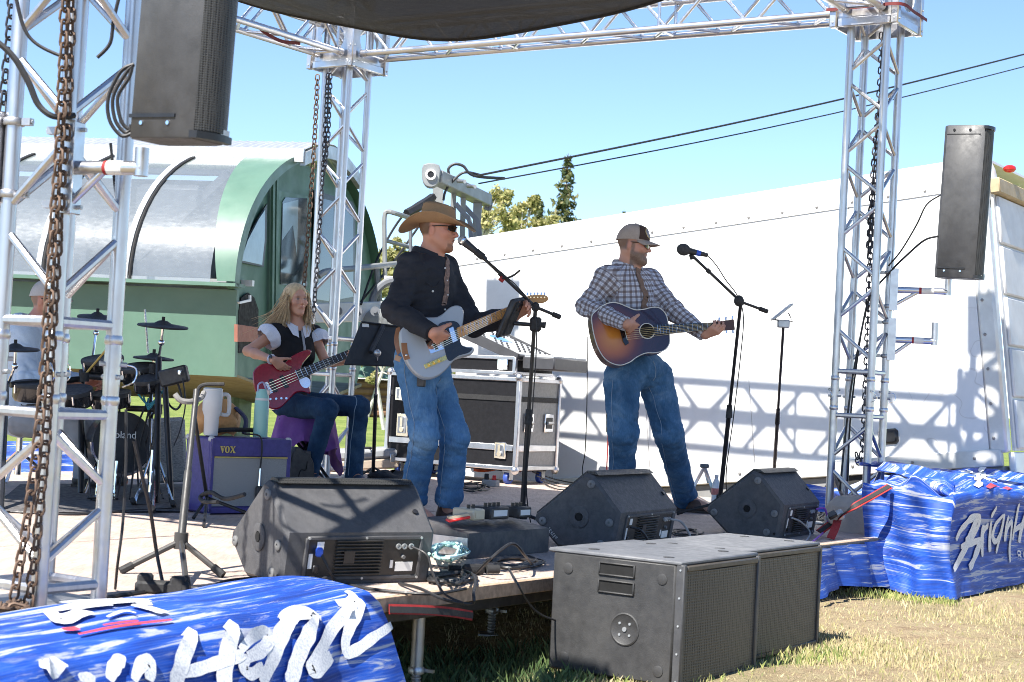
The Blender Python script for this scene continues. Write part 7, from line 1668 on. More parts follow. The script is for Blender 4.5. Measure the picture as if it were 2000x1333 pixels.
hands2=[((J['wrR'],(g2_(505,815,.04)-J['wrR']),gn2*.8+UP*.5,Vector((.5,-.2,.85))),dict(curl=((.45,.7,.4),(.5,.75,.4),(.55,.8,.4),(.65,.85,.4)),s=1.02,tcurl=(.2,.15))),
 ((J['wrL'],(g2_(1022,800,.03)-J['wrL']),gn2*.9-UP*.2,Vector((.95,0,-.2))),dict(curl=((.55,.9,.6),(.6,.95,.6),(.65,1.0,.6),(.7,1.0,.6)),s=1.0,tdir=(.35,.30,.90),tcurl=(.05,.05)))]
sd,Ph,tips,(f,l,u)=person_body(t,J,f2,HF2,UP+Vector((.05,0,0)),.95,cols2,hands=hands2,beard=.020,tr=((.178,.125,.17),(.165,.135,.14),(.172,.13,.115)))
shades(t,Ph,.027,.0165,.016,.0)
def plaid():
    m,nt,b=_nodes('brown_check_cotton'); at=nt.nodes.new('ShaderNodeAttribute'); at.attribute_name='weave'; sx=nt.nodes.new('ShaderNodeSeparateXYZ'); nt.links.new(at.outputs['Vector'],sx.inputs[0])
    def st(o,per,w,ph=0): x=mth(nt,'FRACT',mth(nt,'ADD',mth(nt,'DIVIDE',o,per),ph)); d=mth(nt,'ABSOLUTE',mth(nt,'SUBTRACT',x,.5)); return ramp(nt,d,[(w*.75,1),(w*1.2,0)])
    a,b_=sx.outputs[0],sx.outputs[1]; c=(.60,.60,.66)
    for o in (a,b_): c=mixc(nt,mth(nt,'MULTIPLY',st(o,.034,.22),.62),c,(.085,.045,.035))
    for o in (a,b_): c=mixc(nt,mth(nt,'MULTIPLY',st(o,.034,.035,.5),.45),c,(.16,.22,.34))
    nt.links.new(c,b.inputs['Base Color']); b.inputs['Roughness'].default_value=.85; b.inputs['Specular IOR Level'].default_value=.2; bump(nt,b,noise(nt,coords(nt),200,3),.2,.002); return m
plm=plaid()
sh=Sdf(); torso(sh,J,f,l,u,.016,((.178,.125,.17),(.165,.135,.14),(.172,.13,.115))); sh.ell(Vector(J['chest'])-u*.05,(f,l,u),(.14,.19,.17),.05)
arms=[]
for s_ in 'RL':
    wr=Vector(J['wr'+s_]); el=Vector(J['el'+s_]); sh.cone(J['sh'+s_],el,.074,.062,.04); sh.cone(el,el.lerp(wr,.5),.062,.054,.02); sh.cone(el.lerp(wr,.5),wr+(wr-el).normalized()*.05,.053,.042,.02); e=(wr-el).normalized(); sh.clip(wr-e*.005,e,.12); arms+=[(V3(J['sh'+s_]),V3(el)),(V3(el),V3(wr))]
sh.clip(Vector(J['pelvis']).lerp(J['belly'],.52),-u,.26); nk=Vector(J['neck']); sh.clip(nk+u*.035,u,.10)
sh.disp=wrinkle(31,.009,(.05,.15),8,[(J['elR'],.14),(J['elL'],.13),(J['shR'],.13),(J['belly'],.18)])
def weave_fn(arms,ctr,f,l,u):
    def fn(V):
        fv,lv,uv=V3(f),V3(l),V3(u); x=V-V3(ctr); ang=np.arctan2(x@lv,x@fv); out=np.stack([ang*.15,x@uv,0*ang],1); best=np.full(len(V),.0); dt=Sdf.d1(('e',V3(ctr),np.array([fv,lv,uv]),np.array([.12,.17,.30])),V)
        best=dt-.0
        for a,b in arms:
            ab=b-a; L=np.linalg.norm(ab); ab=ab/L; t_=(V-a)@ab; q=V-a-t_[:,None]*ab; d=np.where((t_>-.02)&(t_<L+.06),np.linalg.norm(q,axis=1)-.068,9); p1=np.cross(ab,[0,1,0.]); p1/=np.linalg.norm(p1); p2=np.cross(ab,p1); an=np.arctan2(q@p2,q@p1); m=d<best; best=np.where(m,d,best); out[m]=np.stack([an*.058,t_,0*t_],1)[m]
        return out
    return fn
sdf_obj('shirt',sh,.006,plm,t,vec=weave_fn(arms,J['chest'],f,l,u))
col2=fabric('check_collar_cotton',(.30,.27,.27),.3,60,120)
def check_collar():
    m,nt,b=_nodes('brown_check_collar'); tc=coords(nt); 
    sx=nt.nodes.new('ShaderNodeSeparateXYZ'); nt.links.new(tc,sx.inputs[0]); c=(.60,.60,.66)
    for o,p in ((sx.outputs[2],.026),(mth(nt,'ADD',sx.outputs[0],sx.outputs[1]),.030)):
        x=mth(nt,'FRACT',mth(nt,'DIVIDE',o,p)); c=mixc(nt,mth(nt,'MULTIPLY',ramp(nt,mth(nt,'ABSOLUTE',mth(nt,'SUBTRACT',x,.5)),[(.16,1),(.26,0)]),.62),c,(.085,.045,.035))
    nt.links.new(c,b.inputs['Base Color']); b.inputs['Roughness'].default_value=.85; return m
collar(t,Ph,nk+u*.012,f,l,u,check_collar(),.080,.075,.40)
for k in range(4): MB().sphere(sh.project(nk+f*.12-u*(.07+.075*k),.002),.0055,8,5).build('shirt_button',M('grey_button',(.4,.4,.4),.3),t)
sj,jo,wa,(jf,jl,ju)=jeans(t,J,f2,denimB,22,((.190,.142,.13),.116,.092,.080,.078),amp=.008)
boots(t,J,brownboot,'R',J['toR']); boots(t,J,brownboot,'L',J['toL'])
seam(t,sj,[Vector(J['hipR'])-jl*.13+jf*.03,Vector(J['hipR']).lerp(J['knR'],.5)-jl*.11,Vector(J['knR'])-jl*.10,Vector(J['knR']).lerp(J['anR'],.6)-jl*.1],seamm)
seam(t,sj,[Vector(J['pelvis'])-ju*.10+jf*.08,Vector(J['hipL']).lerp(J['knL'],.5)-jl*.09+jf*.03,Vector(J['knL'])-jl*.09+jf*.02,Vector(J['knL']).lerp(J['anL'],.5)-jl*.09,Vector(J['anL'])-jl*.09],seamm,'inner_seam')
seam(t,sj,[Vector(J['pelvis'])+jf*.13+ju*.06,Vector(J['pelvis'])+jf*.14-ju*.0,Vector(J['pelvis'])+jf*.12-ju*.07],seamm,'fly_seam',.003)
# cap
capf=fabric('tan_cap_cloth',(.42,.34,.29),.15,8,220); capb=fabric('brown_cap_panel',(.075,.045,.035),.15,8,220)
cap_=thing('baseball_cap','tan baseball cap with brown front patch worn by the guitarist','cap',Ph(0,0,.07))
def dome(a,v):
    th=2*math.pi*a; z=math.sin(v*math.pi/2); r=math.cos(v*math.pi/2)**.75; c_,s_=math.cos(th),math.sin(th); return Ph(-.010+.112*c_*r+.006*z,.090*s_*r,.028+.112*z-.012*max(-c_,0)*(1-v))
MB().grid(dome,40,14,True).build('crown',capf,cap_,smooth=180)
def patch(a,v): th=(a-.5)*2*math.pi*.33; p=dome((th/(2*math.pi))%1,.05+.62*v); c=Vector(Ph(-.01,0,.05)); return p+(p-c).normalized()*.0035
MB().grid(patch,16,10).build('front_panel',capb,cap_,smooth=180)
def embl(r0,r1,mat,name,o):
    def fn(a,v): th=2*math.pi*a; rr=r0+(r1-r0)*v; k=.13*rr*math.cos(th); z=.36+.25*rr*math.sin(th); p=dome((k*.75)%1,z); c=Vector(Ph(-.01,0,.05)); return p+(p-c).normalized()*o
    MB().grid(fn,8 if r0>.5 else 16,3,True).build(name,mat,cap_,smooth=180)
embl(.86,1.0,M('patch_ochre',(.55,.40,.16),.7),'patch_border',.0055); embl(.02,.84,M('patch_weave',(.26,.25,.27),.8,0,.6,70),'patch_field',.005)
def bill(u_,v,o=0): th=(u_-.5)*2*1.15; x=.098*math.cos(th)*1.02+v*(.085-.03*abs(2*u_-1)**2.2); y=.088*math.sin(th)*(1-.02*v); return Ph(x-.008,y,.036-.020*v-.018*(2*u_-1)**2+o)
MB().grid(lambda a,b:bill(a,b),17,7).grid(lambda a,b:bill(a,b,.004),17,7).build('bill',capf,cap_,smooth=180); MB().tube([bill(i/16,1,.002) for i in range(17)],.003,5).build('bill_edge',capf,cap_); MB().sphere(dome(0,1),.006,8,5).build('button',capf,cap_)
# ---------------------------------------------------------------- acoustic guitar
ag=thing('acoustic_guitar','sunburst acoustic guitar with white binding held by the man in the cap','guitar',g2_(400,1030,-.05))
def burst():
    m,nt,b=_nodes('sunburst_top'); tc=nt.nodes.new('ShaderNodeTexCoord'); c=ROOTM[ag.name].inverted()@g2_(330,850)
    vm=nt.nodes.new('ShaderNodeVectorMath'); vm.operation='DISTANCE'; nt.links.new(tc.outputs['Object'],vm.inputs[0]); vm.inputs[1].default_value=c
    d=mth(nt,'ADD',vm.outputs['Value'],mth(nt,'MULTIPLY',mth(nt,'SUBTRACT',noise(nt,tc.outputs['Object'],6,3),.5),.03))
    nt.links.new(ramp(nt,d,[(.03,(.56,.21,.03)),(.10,(.40,.11,.02)),(.16,(.12,.025,.02)),(.21,(.035,.014,.03)),(.30,(.022,.012,.03))]),b.inputs['Base Color']); b.inputs['Roughness'].default_value=.22; b.inputs['Coat Weight'].default_value=.7; b.inputs['Coat Roughness'].default_value=.05; return m
ap2=[(190,720),(204,830),(236,930),(290,1005),(370,1038),(440,1020),(490,985),(550,958),(620,955),(680,935),(710,890),(708,820),(698,740),(680,690),(640,655),(590,653),(540,665),(480,668),(420,645),(370,625),(320,620),(265,640),(215,680)]
rosew=M('rosewood_side',(.10,.04,.022),.3,0,.35,5,coat=.4,scl=(1,1,6))
plate('back_and_sides',ap2,g2_,gn2,rosew,ag,.10,-.006,.008); plate('soundboard',ap2,g2_,gn2,burst(),ag,.007,0,.001)
rim2=[g2_(x,y,.001) for x,y in catm2(ap2,5)]; MB().tube(rim2,.0032,6,closed=True).build('binding',M('ivory_binding',(.72,.70,.64),.4),ag)
sc_=g2_(560,810,.0015); ex=(g2_(660,806)-g2_(560,810)).normalized(); ey=gn2.cross(ex)
MB().tube([sc_+ex*.048*math.cos(a)+ey*.048*math.sin(a) for a in [i*.2618 for i in range(24)]],.0035,5,closed=True).build('rosette',M('ivory_binding'),ag); MB().lathe(sc_-gn2*.0005,gn2,[(.046,0),(.046,.0012)],28).build('sound_hole',M('hole_black'),ag)
plate('bridge',[(378,798),(402,784),(414,800),(440,892),(416,906),(400,880)],g2_,gn2,blackl,ag,.008,.009,.002,smooth=False); plate('saddle',[(408,795),(411,794),(430,870),(427,871)],g2_,gn2,M('ivory_binding'),ag,.004,.013,smooth=False)
nk_=plate('neck',[(606,770),(612,834),(1006,797),(1002,752)],g2_,gn2,M('dark_mahogany',(.09,.04,.025),.4),ag,.03,.012,.006,smooth=False); plate('fingerboard',[(606,770),(612,834),(1006,797),(1002,752)],g2_,gn2,blackl,ag,.006,.016,smooth=False)
for k in range(15):
    x=1000-388*(1-2**(-k/12.))/(1-2**(-15/12.)); MB().cyl(g2_(x,752+(1000-x)*.045,.0165),g2_(x+4,797+(1000-x)*.09,.0165),.0012,n=5).build('fret',chrome,nk_)
for k in (2.2,4.3,6.1,7.7,9.2): x=1000-k*39; MB().box(g2_(x,778+(1000-x)*.06,.0165),(.006,.002,.012),ex,gn2).build('inlay',M('ivory_binding'),nk_)
plate('headstock',[(1004,752),(1060,742),(1140,732),(1148,800),(1080,806),(1006,798)],g2_,gn2,M('dark_mahogany'),ag,.014,.010,.002,smooth=False)
for x,y,dy in ((1040,742,-22),(1085,738,-22),(1128,733,-22),(1045,804,20),(1090,806,20),(1132,804,20)): MB().cyl(g2_(x,y,.0),g2_(x+2,y+dy,.0),.006,n=8).build('tuner',chrome,ag)
for k in range(6): f_=k/5; MB().tube([g2_(410+18*f_,800+68*f_,.018),g2_(1004,757+36*f_,.022)],.0007,4).build('string',M('bronze_string',(.6,.45,.25),.3,.9),ag)
gst=thing('guitar_strap','dark guitar strap across the checked shirt','strap',w2_(1262,560,-.1)); ribbon([w2_(1247,524,-.06),w2_(1256,548,-.13),w2_(1272,578,-.16),w2_(1285,604,-.2)],.04,M('tan_strap',(.20,.12,.08),.7,0,.3,30),'band',gst,sh,.006)
cable('black guitar lead hanging from the acoustic guitar to the deck',[g2_(160,850,-.06),W(1147,720,10.5),W(1146,800,10.55),W(1143,880,10.7),W(1138,930,10.9),D(1160,985)],.0035)

# ================================================================ the seated bass player
d3=12.2
t=thing('person','seated woman with long blonde hair in black vest playing a red bass','person',G(640,955,DECK)); P3t=t
def w3_(x,y,dd=0): return W(x,y,d3+dd)
J=dict(head=w3_(578,587,-.02),neck=w3_(576,636),chest=w3_(572,690),belly=w3_(569,745),pelvis=w3_(567,786),
 shR=w3_(536,652,-.10),shL=w3_(612,654,.12),elR=w3_(484,686,-.20),wrR=w3_(535,704,-.42),elL=w3_(636,708,.05),wrL=w3_(684,706,-.25),
 hipR=w3_(560,792,-.08),hipL=w3_(590,790,.10),knR=w3_(640,800,-.42),knL=w3_(702,794,-.20),anR=w3_(604,924,-.30),anL=w3_(691,934,-.10),toR=w3_(630,944,-.45),toL=w3_(712,944,-.25))
J['anR'].z=DECK+.08; J['anL'].z=DECK+.08; J['toR'].z=DECK+.03; J['toL'].z=DECK+.03
HF3=Vector((.56,-.82,.06)); f3=Vector((.62,-.78,0))
def cols3(V,Ph):
    X=local(V,Ph); c=np.tile(np.array([.57,.29,.19]),(len(V),1))
    red=np.clip(blob(X,(.066,.04,-.025),(.03,.025,.025))+blob(X,(.066,-.04,-.025),(.03,.025,.025))+.7*blob(X,(.115,0,-.03),(.02,.02,.02)),0,1)[:,None]; c=c*(1-red*.45)+np.array([.60,.24,.18])*red*.45
    lip=blob(X,(.096,0,-.060),(.012,.015,.007))[:,None]; c=c*(1-lip*.8)+np.array([.45,.13,.13])*lip*.8
    for g in (-1,1):
        br=blob(X,(.09,.032*g,.022),(.03,.020,.005))[:,None]; c=c*(1-br*.7)+np.array([.20,.12,.07])*br*.7
        ey=blob(X,(.094,.031*g,.002),(.02,.013,.006))[:,None]; c=c*(1-ey*.8)+np.array([.50,.45,.42])*ey*.8
        ir=blob(X,(.094,.033*g+.003,.002),(.02,.0075,.0065))[:,None]; c=c*(1-ir*.97)+np.array([.03,.035,.04])*ir*.97
        ls=blob(X,(.094,.031*g,.0095),(.02,.017,.004))[:,None]; c=c*(1-ls*.85)+np.array([.05,.03,.025])*ls*.85
    return c
gn3=Vector((.12,-.97,.20)).normalized(); gp3=W(552,740,11.83)
def g3_(x,y,o=0): return onplane(440+x/2.665,500+y/2.665,gp3+gn3*o,gn3)
hands3=[((J['wrR'],(g3_(338,615,.03)-J['wrR']),gn3*.7+UP*.6,Vector((.6,-.2,.75))),dict(curl=((.4,.6,.4),(.45,.65,.4),(.5,.7,.4),(.6,.75,.4)),s=.9,tcurl=(.2,.1))),
 ((J['wrL'],(W(700,694,11.85)-J['wrL']),Vector((.1,.3,-.9)),Vector((.4,-.3,.8))),dict(curl=((.7,1.0,.6),(.7,1.0,.6),(.7,1.0,.6),(.7,1.0,.6)),s=.88))]
sd,Ph,tips,(f,l,u)=person_body(t,J,f3,HF3,UP+Vector((-.05,0,0)),.92,cols3,fem=True,hands=hands3,armr=(.040,.034,.035,.023),legr=(.07,.05,.048,.036),tr=((.145,.105,.15),(.125,.10,.13),(.155,.12,.11)))
vest=Sdf(); torso(vest,J,f,l,u,.012,((.148,.108,.15),(.13,.105,.13),(.150,.115,.09)))
for g in (-1,1): vest.ell(Vector(J['chest'])+f*.065+l*.06*g-u*.02,(f,l,u),(.07,.07,.07),.05)
nk=Vector(J['neck']); vest.clip(nk+u*.005,u+f*.55,.13)
for s_ in 'RL': e=(Vector(J['el'+s_])-Vector(J['sh'+s_])).normalized(); vest.clip(Vector(J['sh'+s_])+e*.02,e,.10)
vest.disp=wrinkle(41,.006,(.05,.14),8,[(J['belly'],.14)])
blackk=fabric('black_knit',(.013,.013,.015),.3,6,160); whitec=fabric('white_cotton',(.70,.71,.78),.06,8,150)
sdf_obj('vest',vest,.006,blackk,t)
for s_ in 'RL':
    a=Vector(J['sh'+s_]); b=Vector(J['el'+s_]); ax=(b-a).normalized(); x1_=ax.cross(UP).normalized(); x2_=ax.cross(x1_); L0=(b-a).length
    def slv(u_,v): th=2*math.pi*u_; r=.062+.030*math.sin(math.pi*min(v*1.05,1))*1.0+.020*v+.006*math.sin(9*th)*v; return a+ax*(-.02+L0*.46*v)+(x1_*math.cos(th)+x2_*math.sin(th))*r
    MB().grid(slv,36,9,True).build('white_sleeve',whitec,t,smooth=180)
def lace(a,v): th=.25+(2*math.pi-.5)*a; r=1+.55*v; dr=-.045*(math.cos(th)*.5+.5)**2; pt=(math.cos(th)*.5+.5); p=nk+f*(math.cos(th)*.060*r)+l*(math.sin(th)*.062*r)+u*(.030-.045*v-.045*v*pt**3+dr+.004*math.sin(a*60)*v); return p
lsd=Sdf(); lsd.p=list(vest.p); lsd.cone(nk-u*.02,Vector(J['head'])-u*.05,.050,.047,.02)
def lace2(a,v): p=lace(a,v); return lsd.project(p,.006+.004*v) if lsd.eval(V3(p)[None])[0]<.006 else p
MB().grid(lace2,60,6).build('lace_collar',whitec,t,smooth=180)
sj,jo,wa,_=jeans(t,J,f3,denimC,23,((.162,.128,.10),.092,.070,.060,.062),amp=.005)
for s_ in 'RL': boots(t,J,M('dark_blue_shoe',(.03,.05,.09),.6),s_,J['to'+s_])
seam(t,sj,[Vector(J['hipL']).lerp(J['knL'],.4)+UP*.06-f*.0,Vector(J['knL'])+UP*.05-l*.03,Vector(J['knL'])-l*.06+f*.03-UP*.05,Vector(J['knL']).lerp(J['anL'],.5)-l*.06+f*.02,Vector(J['anL'])-l*.06+f*.02],seamm,'side_seam',.003)
ww=thing('wrist_watch','white strapped square watch on the bass player wrist','watch',J['wrR']); e=(Vector(J['wrR'])-Vector(J['elR'])).normalized(); wc=Vector(J['wrR'])-e*.03; MB().tube([wc+(e.orthogonal().normalized()*math.cos(a)+e.cross(e.orthogonal().normalized())*math.sin(a))*.029 for a in [i*.524 for i in range(12)]],.009,6,closed=True).build('strap',whitec,ww); MB().box(wc+Vector((-.1,-.75,.6)).normalized()*.033,(.034,.034,.012),e,Vector((0,-.6,-.75)),bev=.005).build('case',blackl,ww)
# hair: a scalp cap plus many strands swept back to her right
hairm=M('blonde_hair',(.56,.40,.22),.5,0,.3,60,scl=(1,1,.2)); hairm2=M('ash_blonde_hair',(.40,.27,.15),.5,0,.3,60,scl=(1,1,.2))
hs=Sdf(); ax=[Vector(Ph(*q))-Vector(Ph(0,0,0)) for q in ((1,0,0),(0,1,0),(0,0,1))]; ax=[a.normalized() for a in ax]
hs.ell(Ph(-.022,0,.036),ax,(.102,.086,.097),.01); hs.ell(Ph(-.05,.0,-.03),ax,(.07,.085,.10),.03); hs.ell(Ph(.075,.004,-.022),ax,(.075,.058,.090),.015,'s')
hb=sdf_obj('hair',hs,.006,hairm,t)
rng=np.random.RandomState(9); mbs=[MB(),MB()]
for k in range(560):
    side=-1 if rng.rand()<.66 else 1; th=rng.uniform(.35,2.9); z0=rng.uniform(.02,.12); st=(.06*math.cos(th)-.02,side*.078*math.sin(th)*math.sqrt(max(.05,1-(z0/.14)**2)),z0)
    p0=Vector(Ph(*st)); out=side*(.082+.02*rng.rand()); back=rng.uniform(-.08,.055)
    p1_=Vector(Ph(back*.9,out,-.01+.03*rng.randn())); Lh=rng.uniform(.16,.33) if side<0 else rng.uniform(.12,.26); blow=.75*rng.rand()**2.2 if side<0 else .15*rng.rand()
    sw=Vector((-.24*blow,.02,-.0)) if side<0 else Vector((.02,-.01,0))
    p2=p1_+Vector((rng.randn()*.012,rng.randn()*.015,-Lh*.5))+sw*.45; p3=p2+Vector((rng.randn()*.025,rng.randn()*.02,-Lh*.5*(1-.45*blow)))+sw*.6
    w=rng.uniform(.0012,.0028); mbs[k%2].tube(catm([p0,p1_,p2,p3],4),[w]*3+[w*.95]*6+[w*.8,w*.6,w*.4,w*.2],4)
mbs[0].build('hair_locks',hairm,hb); mbs[1].build('hair_locks',hairm2,hb)
er=thing('earring','small silver drop earring worn by the bass player','earring',Ph(-.004,-.085,-.05)); MB().sphere(Ph(-.002,-.086,-.068),(.006,.006,.014),8,6).build('drop',chrome,er); MB().tube([Ph(-.004,-.085,-.045),Ph(-.003,-.086,-.056)],.0015,4).build('hook',chrome,er)
# ---------------------------------------------------------------- red bass
bs=thing('bass_guitar','glossy red electric bass with chrome plate played by the seated woman','guitar',g3_(270,780,-.02))
redl=M('red_sparkle_lacquer',(.30,.008,.025),.18,0,.2,60,coat=.7)
plate('body',[(143,640),(150,595),(190,562),(245,555),(300,562),(340,525),(390,498),(437,487),(448,502),(425,530),(402,560),(390,592),(378,620),(385,648),(420,665),(442,690),(440,715),(405,706),(365,715),(325,755),(285,790),(240,796),(190,765),(155,705)],g3_,gn3,redl,bs,.042,0,.008)
plate('chrome_plate',[(385,645),(415,630),(440,645),(442,672),(425,688),(400,680)],g3_,gn3,chrome,bs,.004,.004)
for q in ([(225,645),(245,638),(275,705),(252,712)],[(280,628),(300,620),(332,682),(310,690)]): plate('pickup',q,g3_,gn3,blackl,bs,.01,.010,.002,smooth=False)
plate('bridge',[(205,660),(218,655),(248,712),(234,718)],g3_,gn3,chrome,bs,.008,.009,smooth=False)
for x,y in ((235,748),(265,746),(292,744),(318,744)): MB().lathe(g3_(x,y,.0),gn3,[(.009,0),(.008,.016)],10).build('control_knob',chrome,bs)
nk_=plate('neck',[(362,598),(384,642),(760,480),(750,446)],g3_,gn3,blackl,bs,.026,.022,.005,smooth=False)
for k in range(16): x=365+k*24*(1-k*.004); MB().cyl(g3_(x,598-(x-362)*.392,.023),g3_(x+18,640-(x-362)*.43,.023),.0014,n=5).build('fret',chrome,nk_)
for k in range(4): f_=k/3; MB().tube([g3_(215+20*f_,668+38*f_,.02),g3_(752+6*f_,450+24*f_,.028)],.0013,4).build('string',chrome,bs)
plate('headstock',[(750,440),(790,400),(850,385),(860,410),(800,450),(762,482)],g3_,gn3,blackl,bs,.014,.012,.002)
sgp=thing('bass_strap','thin grey bass strap down the front of the black vest','strap',w3_(600,690,-.1)); ribbon([w3_(592,634,-.05),w3_(600,665,-.12),w3_(604,700,-.16),w3_(605,735,-.2)],.018,M('grey_strap',(.3,.3,.32),.6),'band',sgp,vest,.006)

# ================================================================ the drummer, mostly behind the foreground tower
d4=10.7
t=thing('person','drummer in pale cap and light blue hoodie seated behind the foreground tower','person',G(70,960,DECK)); P4t=t
def w4_(x,y,dd=0): return W(x,y,d4+dd)
J=dict(head=w4_(92,588),neck=w4_(72,632),chest=w4_(55,690),belly=w4_(45,755),pelvis=w4_(40,810),shR=w4_(40,655,-.17),shL=w4_(72,655,.17),elR=w4_(55,745,-.28),wrR=w4_(120,752,-.33),elL=w4_(105,740,.15),wrL=w4_(170,748,.0),
 hipR=w4_(45,822,-.1),hipL=w4_(55,822,.1),knR=w4_(160,838,-.25),knL=w4_(185,838,.25),anR=w4_(165,955,-.2),anL=w4_(205,950,.2),toR=w4_(200,965,-.2),toL=w4_(240,960,.2))
for s_ in 'RL': J['an'+s_].z=DECK+.09; J['to'+s_].z=DECK+.03
def cols4(V,Ph):
    X=local(V,Ph); c=np.tile(np.array([.55,.24,.16]),(len(V),1)); hr=np.clip(sst(X[:,2],-.05,-.03)*sst(-X[:,0],.02,.04),0,1)[:,None]*(X[:,2]>-.09)[:,None]; return c*(1-hr*.8)+np.array([.20,.15,.12])*hr*.8
f4=Vector((.97,-.22,0))
hands4=[((J['wrR'],Vector((1,-.1,.1)),UP,Vector((0,.6,.6))),dict(curl=(.9,1.1,.7),s=1)),((J['wrL'],Vector((1,-.1,.1)),UP,Vector((0,-.6,.6))),dict(curl=(.9,1.1,.7),s=1))]
sd,Ph,tips,(f,l,u)=person_body(t,J,f4,Vector((.98,-.18,-.05)),UP,.96,cols4,hands=hands4,h=.007)
shades(t,Ph)
hd=Sdf(); torso(hd,J,f,l,u,.03)
for s_ in 'RL': wr=Vector(J['wr'+s_]); el=Vector(J['el'+s_]); hd.cone(J['sh'+s_],el,.082,.075,.04); hd.cone(el,wr+(wr-el).normalized()*.04,.072,.046,.02); e=(wr-el).normalized(); hd.clip(wr-e*.005,e,.12)
hd.cone(Vector(J['neck'])-f*.10-l*.05,Vector(J['neck'])-f*.10+l*.05,.06,.06,.04); hd.clip(Vector(J['neck'])+u*.03,u,.09); hd.disp=wrinkle(51,.011,(.06,.16),8,[(J['elR'],.15)])
sdf_obj('hoodie',hd,.007,fabric('pale_blue_fleece',(.58,.68,.80),.10,5,180),t); jeans(t,J,f4,fabric('grey_trousers',(.30,.31,.33),.15),24,h=.008)
for s_ in 'RL': boots(t,J,blackp,s_,J['to'+s_])
cap_=thing('baseball_cap','pale grey baseball cap worn by the drummer','cap',Ph(0,0,.07)); capf2=fabric('pale_cap_cloth',(.50,.47,.45),.1,8,220)
MB().grid(dome,40,14,True).build('crown',capf2,cap_,smooth=180); MB().grid(lambda a,b:bill(a,b),17,7).grid(lambda a,b:bill(a,b,.004),17,7).build('bill',capf2,cap_,smooth=180)
# ================================================================ electronic drum kit
rubm=M('drum_pad_rubber',(.03,.03,.032),.6,0,.2,20); shellm=M('drum_shell_black',(.015,.015,.016),.2,0,.2,10,coat=.5)
rug=MB().grid(lambda u,v:G(-40+400*u,1000-58*v,DECK+.006)+Vector((.25*v,.0,.003*math.sin(9*u))),24,4).build('drum_rug',M('patterned_rug',(.09,.085,.085),.95,0,.8,30,.5,60,.006),None); tag(rug,'dark patterned rug under the drum kit','rug')
kit=thing('drum_rack','black tubular drum rack standing behind the foreground tower','drum rack',G(260,965,DECK)); rk=lambda x,y,d=10.3: W(x,y,d)
def rt(name,pts,r=.019,m=stm,par=None): return MB().tube(pts,r,10).build(name,m,par or kit)
rt('rack_tube',[rk(165,735),rk(318,748,10.2)]); rt('rack_tube',[rk(250,798,10.3),rk(308,800,10.2)]); rt('rack_post',[rk(310,700,10.2),G(305,985,DECK)]); rt('rack_post',[rk(160,725,10.5),G(158,965,DECK)]); rt('rack_tube',[rk(20,752,10.1),rk(165,740,10.4)])
rt('rack_post',[rk(322,745,10.0),G(335,985,DECK)],.017); rt('rack_post',[rk(12,750,10.0),G(0,1000,DECK)])
for x,y in ((310,748),(308,800),(165,737),(300,720)): MB().cyl(rk(x,y-9,10.19),rk(x,y+9,10.19),.028,n=10).build('clamp',rubber,kit)
def cymbal(label,x,y,d,r,tilt,base):
    c=W(x,y,d); n=(UP+Vector(tilt)).normalized(); t=thing('cymbal_pad',label,'cymbal pad',c,'cymbal pads of the drum kit')
    MB().lathe(c,n,[(r*.98,-.008),(r,-.003),(r*.97,.003),(r*.35,.014),(r*.18,.030),(r*.06,.034)],36).build('pad',rubm,t); MB().lathe(c,n,[(r*.6,-.012),(r*.9,-.009)],30).build('underside_ring',M('pad_grey',(.20,.19,.18),.5),t)
    MB().cyl(c,c+n*.055,.010,n=10).build('wing_nut',rubber,t); MB().tube([c-n*.01,c-n*.10,base],.008,8).build('stand_rod',chrome,t); MB().sphere(c-n*.10,.02,8,6).build('tilter',chrome,t)
cymbal('cymbal pad right of the foreground tower, nearest the bass player',318,637,10.1,.152,(.05,-.10,0),W(310,700,10.2)); cymbal('cymbal pad half hidden by the right leg of the foreground tower',190,620,10.6,.125,(.06,-.16,0),W(178,720,10.5)); cymbal('cymbal pad low at the left beside the drummer',30,682,9.9,.14,(.0,-.10,0),W(16,750,10.0)); cymbal('low blue grey hi-hat pad under the nearest cymbal',300,700,10.4,.125,(.04,-.06,0),G(292,975,DECK))
hr=MB().tube([W(283,605,10.4),W(289,690,10.4)],.007,6).build('hihat_rod',M('spiral_rod',(.6,.6,.6),.3,.8,.6,90),None); tag(hr,'pale spiral rod sticking up from the hi-hat','rod')
def tom(label,x,y,d,r,h,n):
    c=W(x,y,d); n=Vector(n).normalized(); t=thing('tom_pad',label,'drum pad',c-n*h,'tom pads of the drum kit'); MB().lathe(c-n*h,n,[(r*.93,0),(r,.02),(r,h)],30).build('shell',shellm,t); MB().lathe(c,n,[(r*1.04,-.015),(r*1.05,0),(r*1.02,.010),(r*.9,.006),(r*.02,.008)],30).build('head',rubm,t)
    for k in range(6):
        a=k*1.047; q=n.orthogonal().normalized(); q2=n.cross(q); MB().cyl(c+(q*math.cos(a)+q2*math.sin(a))*r*1.03-n*.05,c+(q*math.cos(a)+q2*math.sin(a))*r*1.03,.008,n=8).build('lug',chrome,t)
tom('tom pad seen between the legs of the foreground tower',200,702,10.4,.125,.09,(-.1,-.22,1)); tom('small tom pad right of the foreground tower',270,718,10.3,.11,.09,(-.1,-.25,1)); tom('snare pad in front of the drummer',75,750,10.2,.15,.10,(0,-.12,1)); tom('floor tom pad low between the tower legs',215,770,10.2,.12,.08,(-.1,-.2,1))
md=thing('drum_module','black drum sound module clamped to the rack','drum module',W(338,735,9.9)); MB().box(W(340,735,9.9),(.17,.06,.10),Vector((.95,-.1,.28)),Vector((.1,.95,0)),bev=.01).build('body',blackp,md); MB().box(W(352,728,9.86),(.02,.06,.03),bev=.004).build('jack',chrome,md)
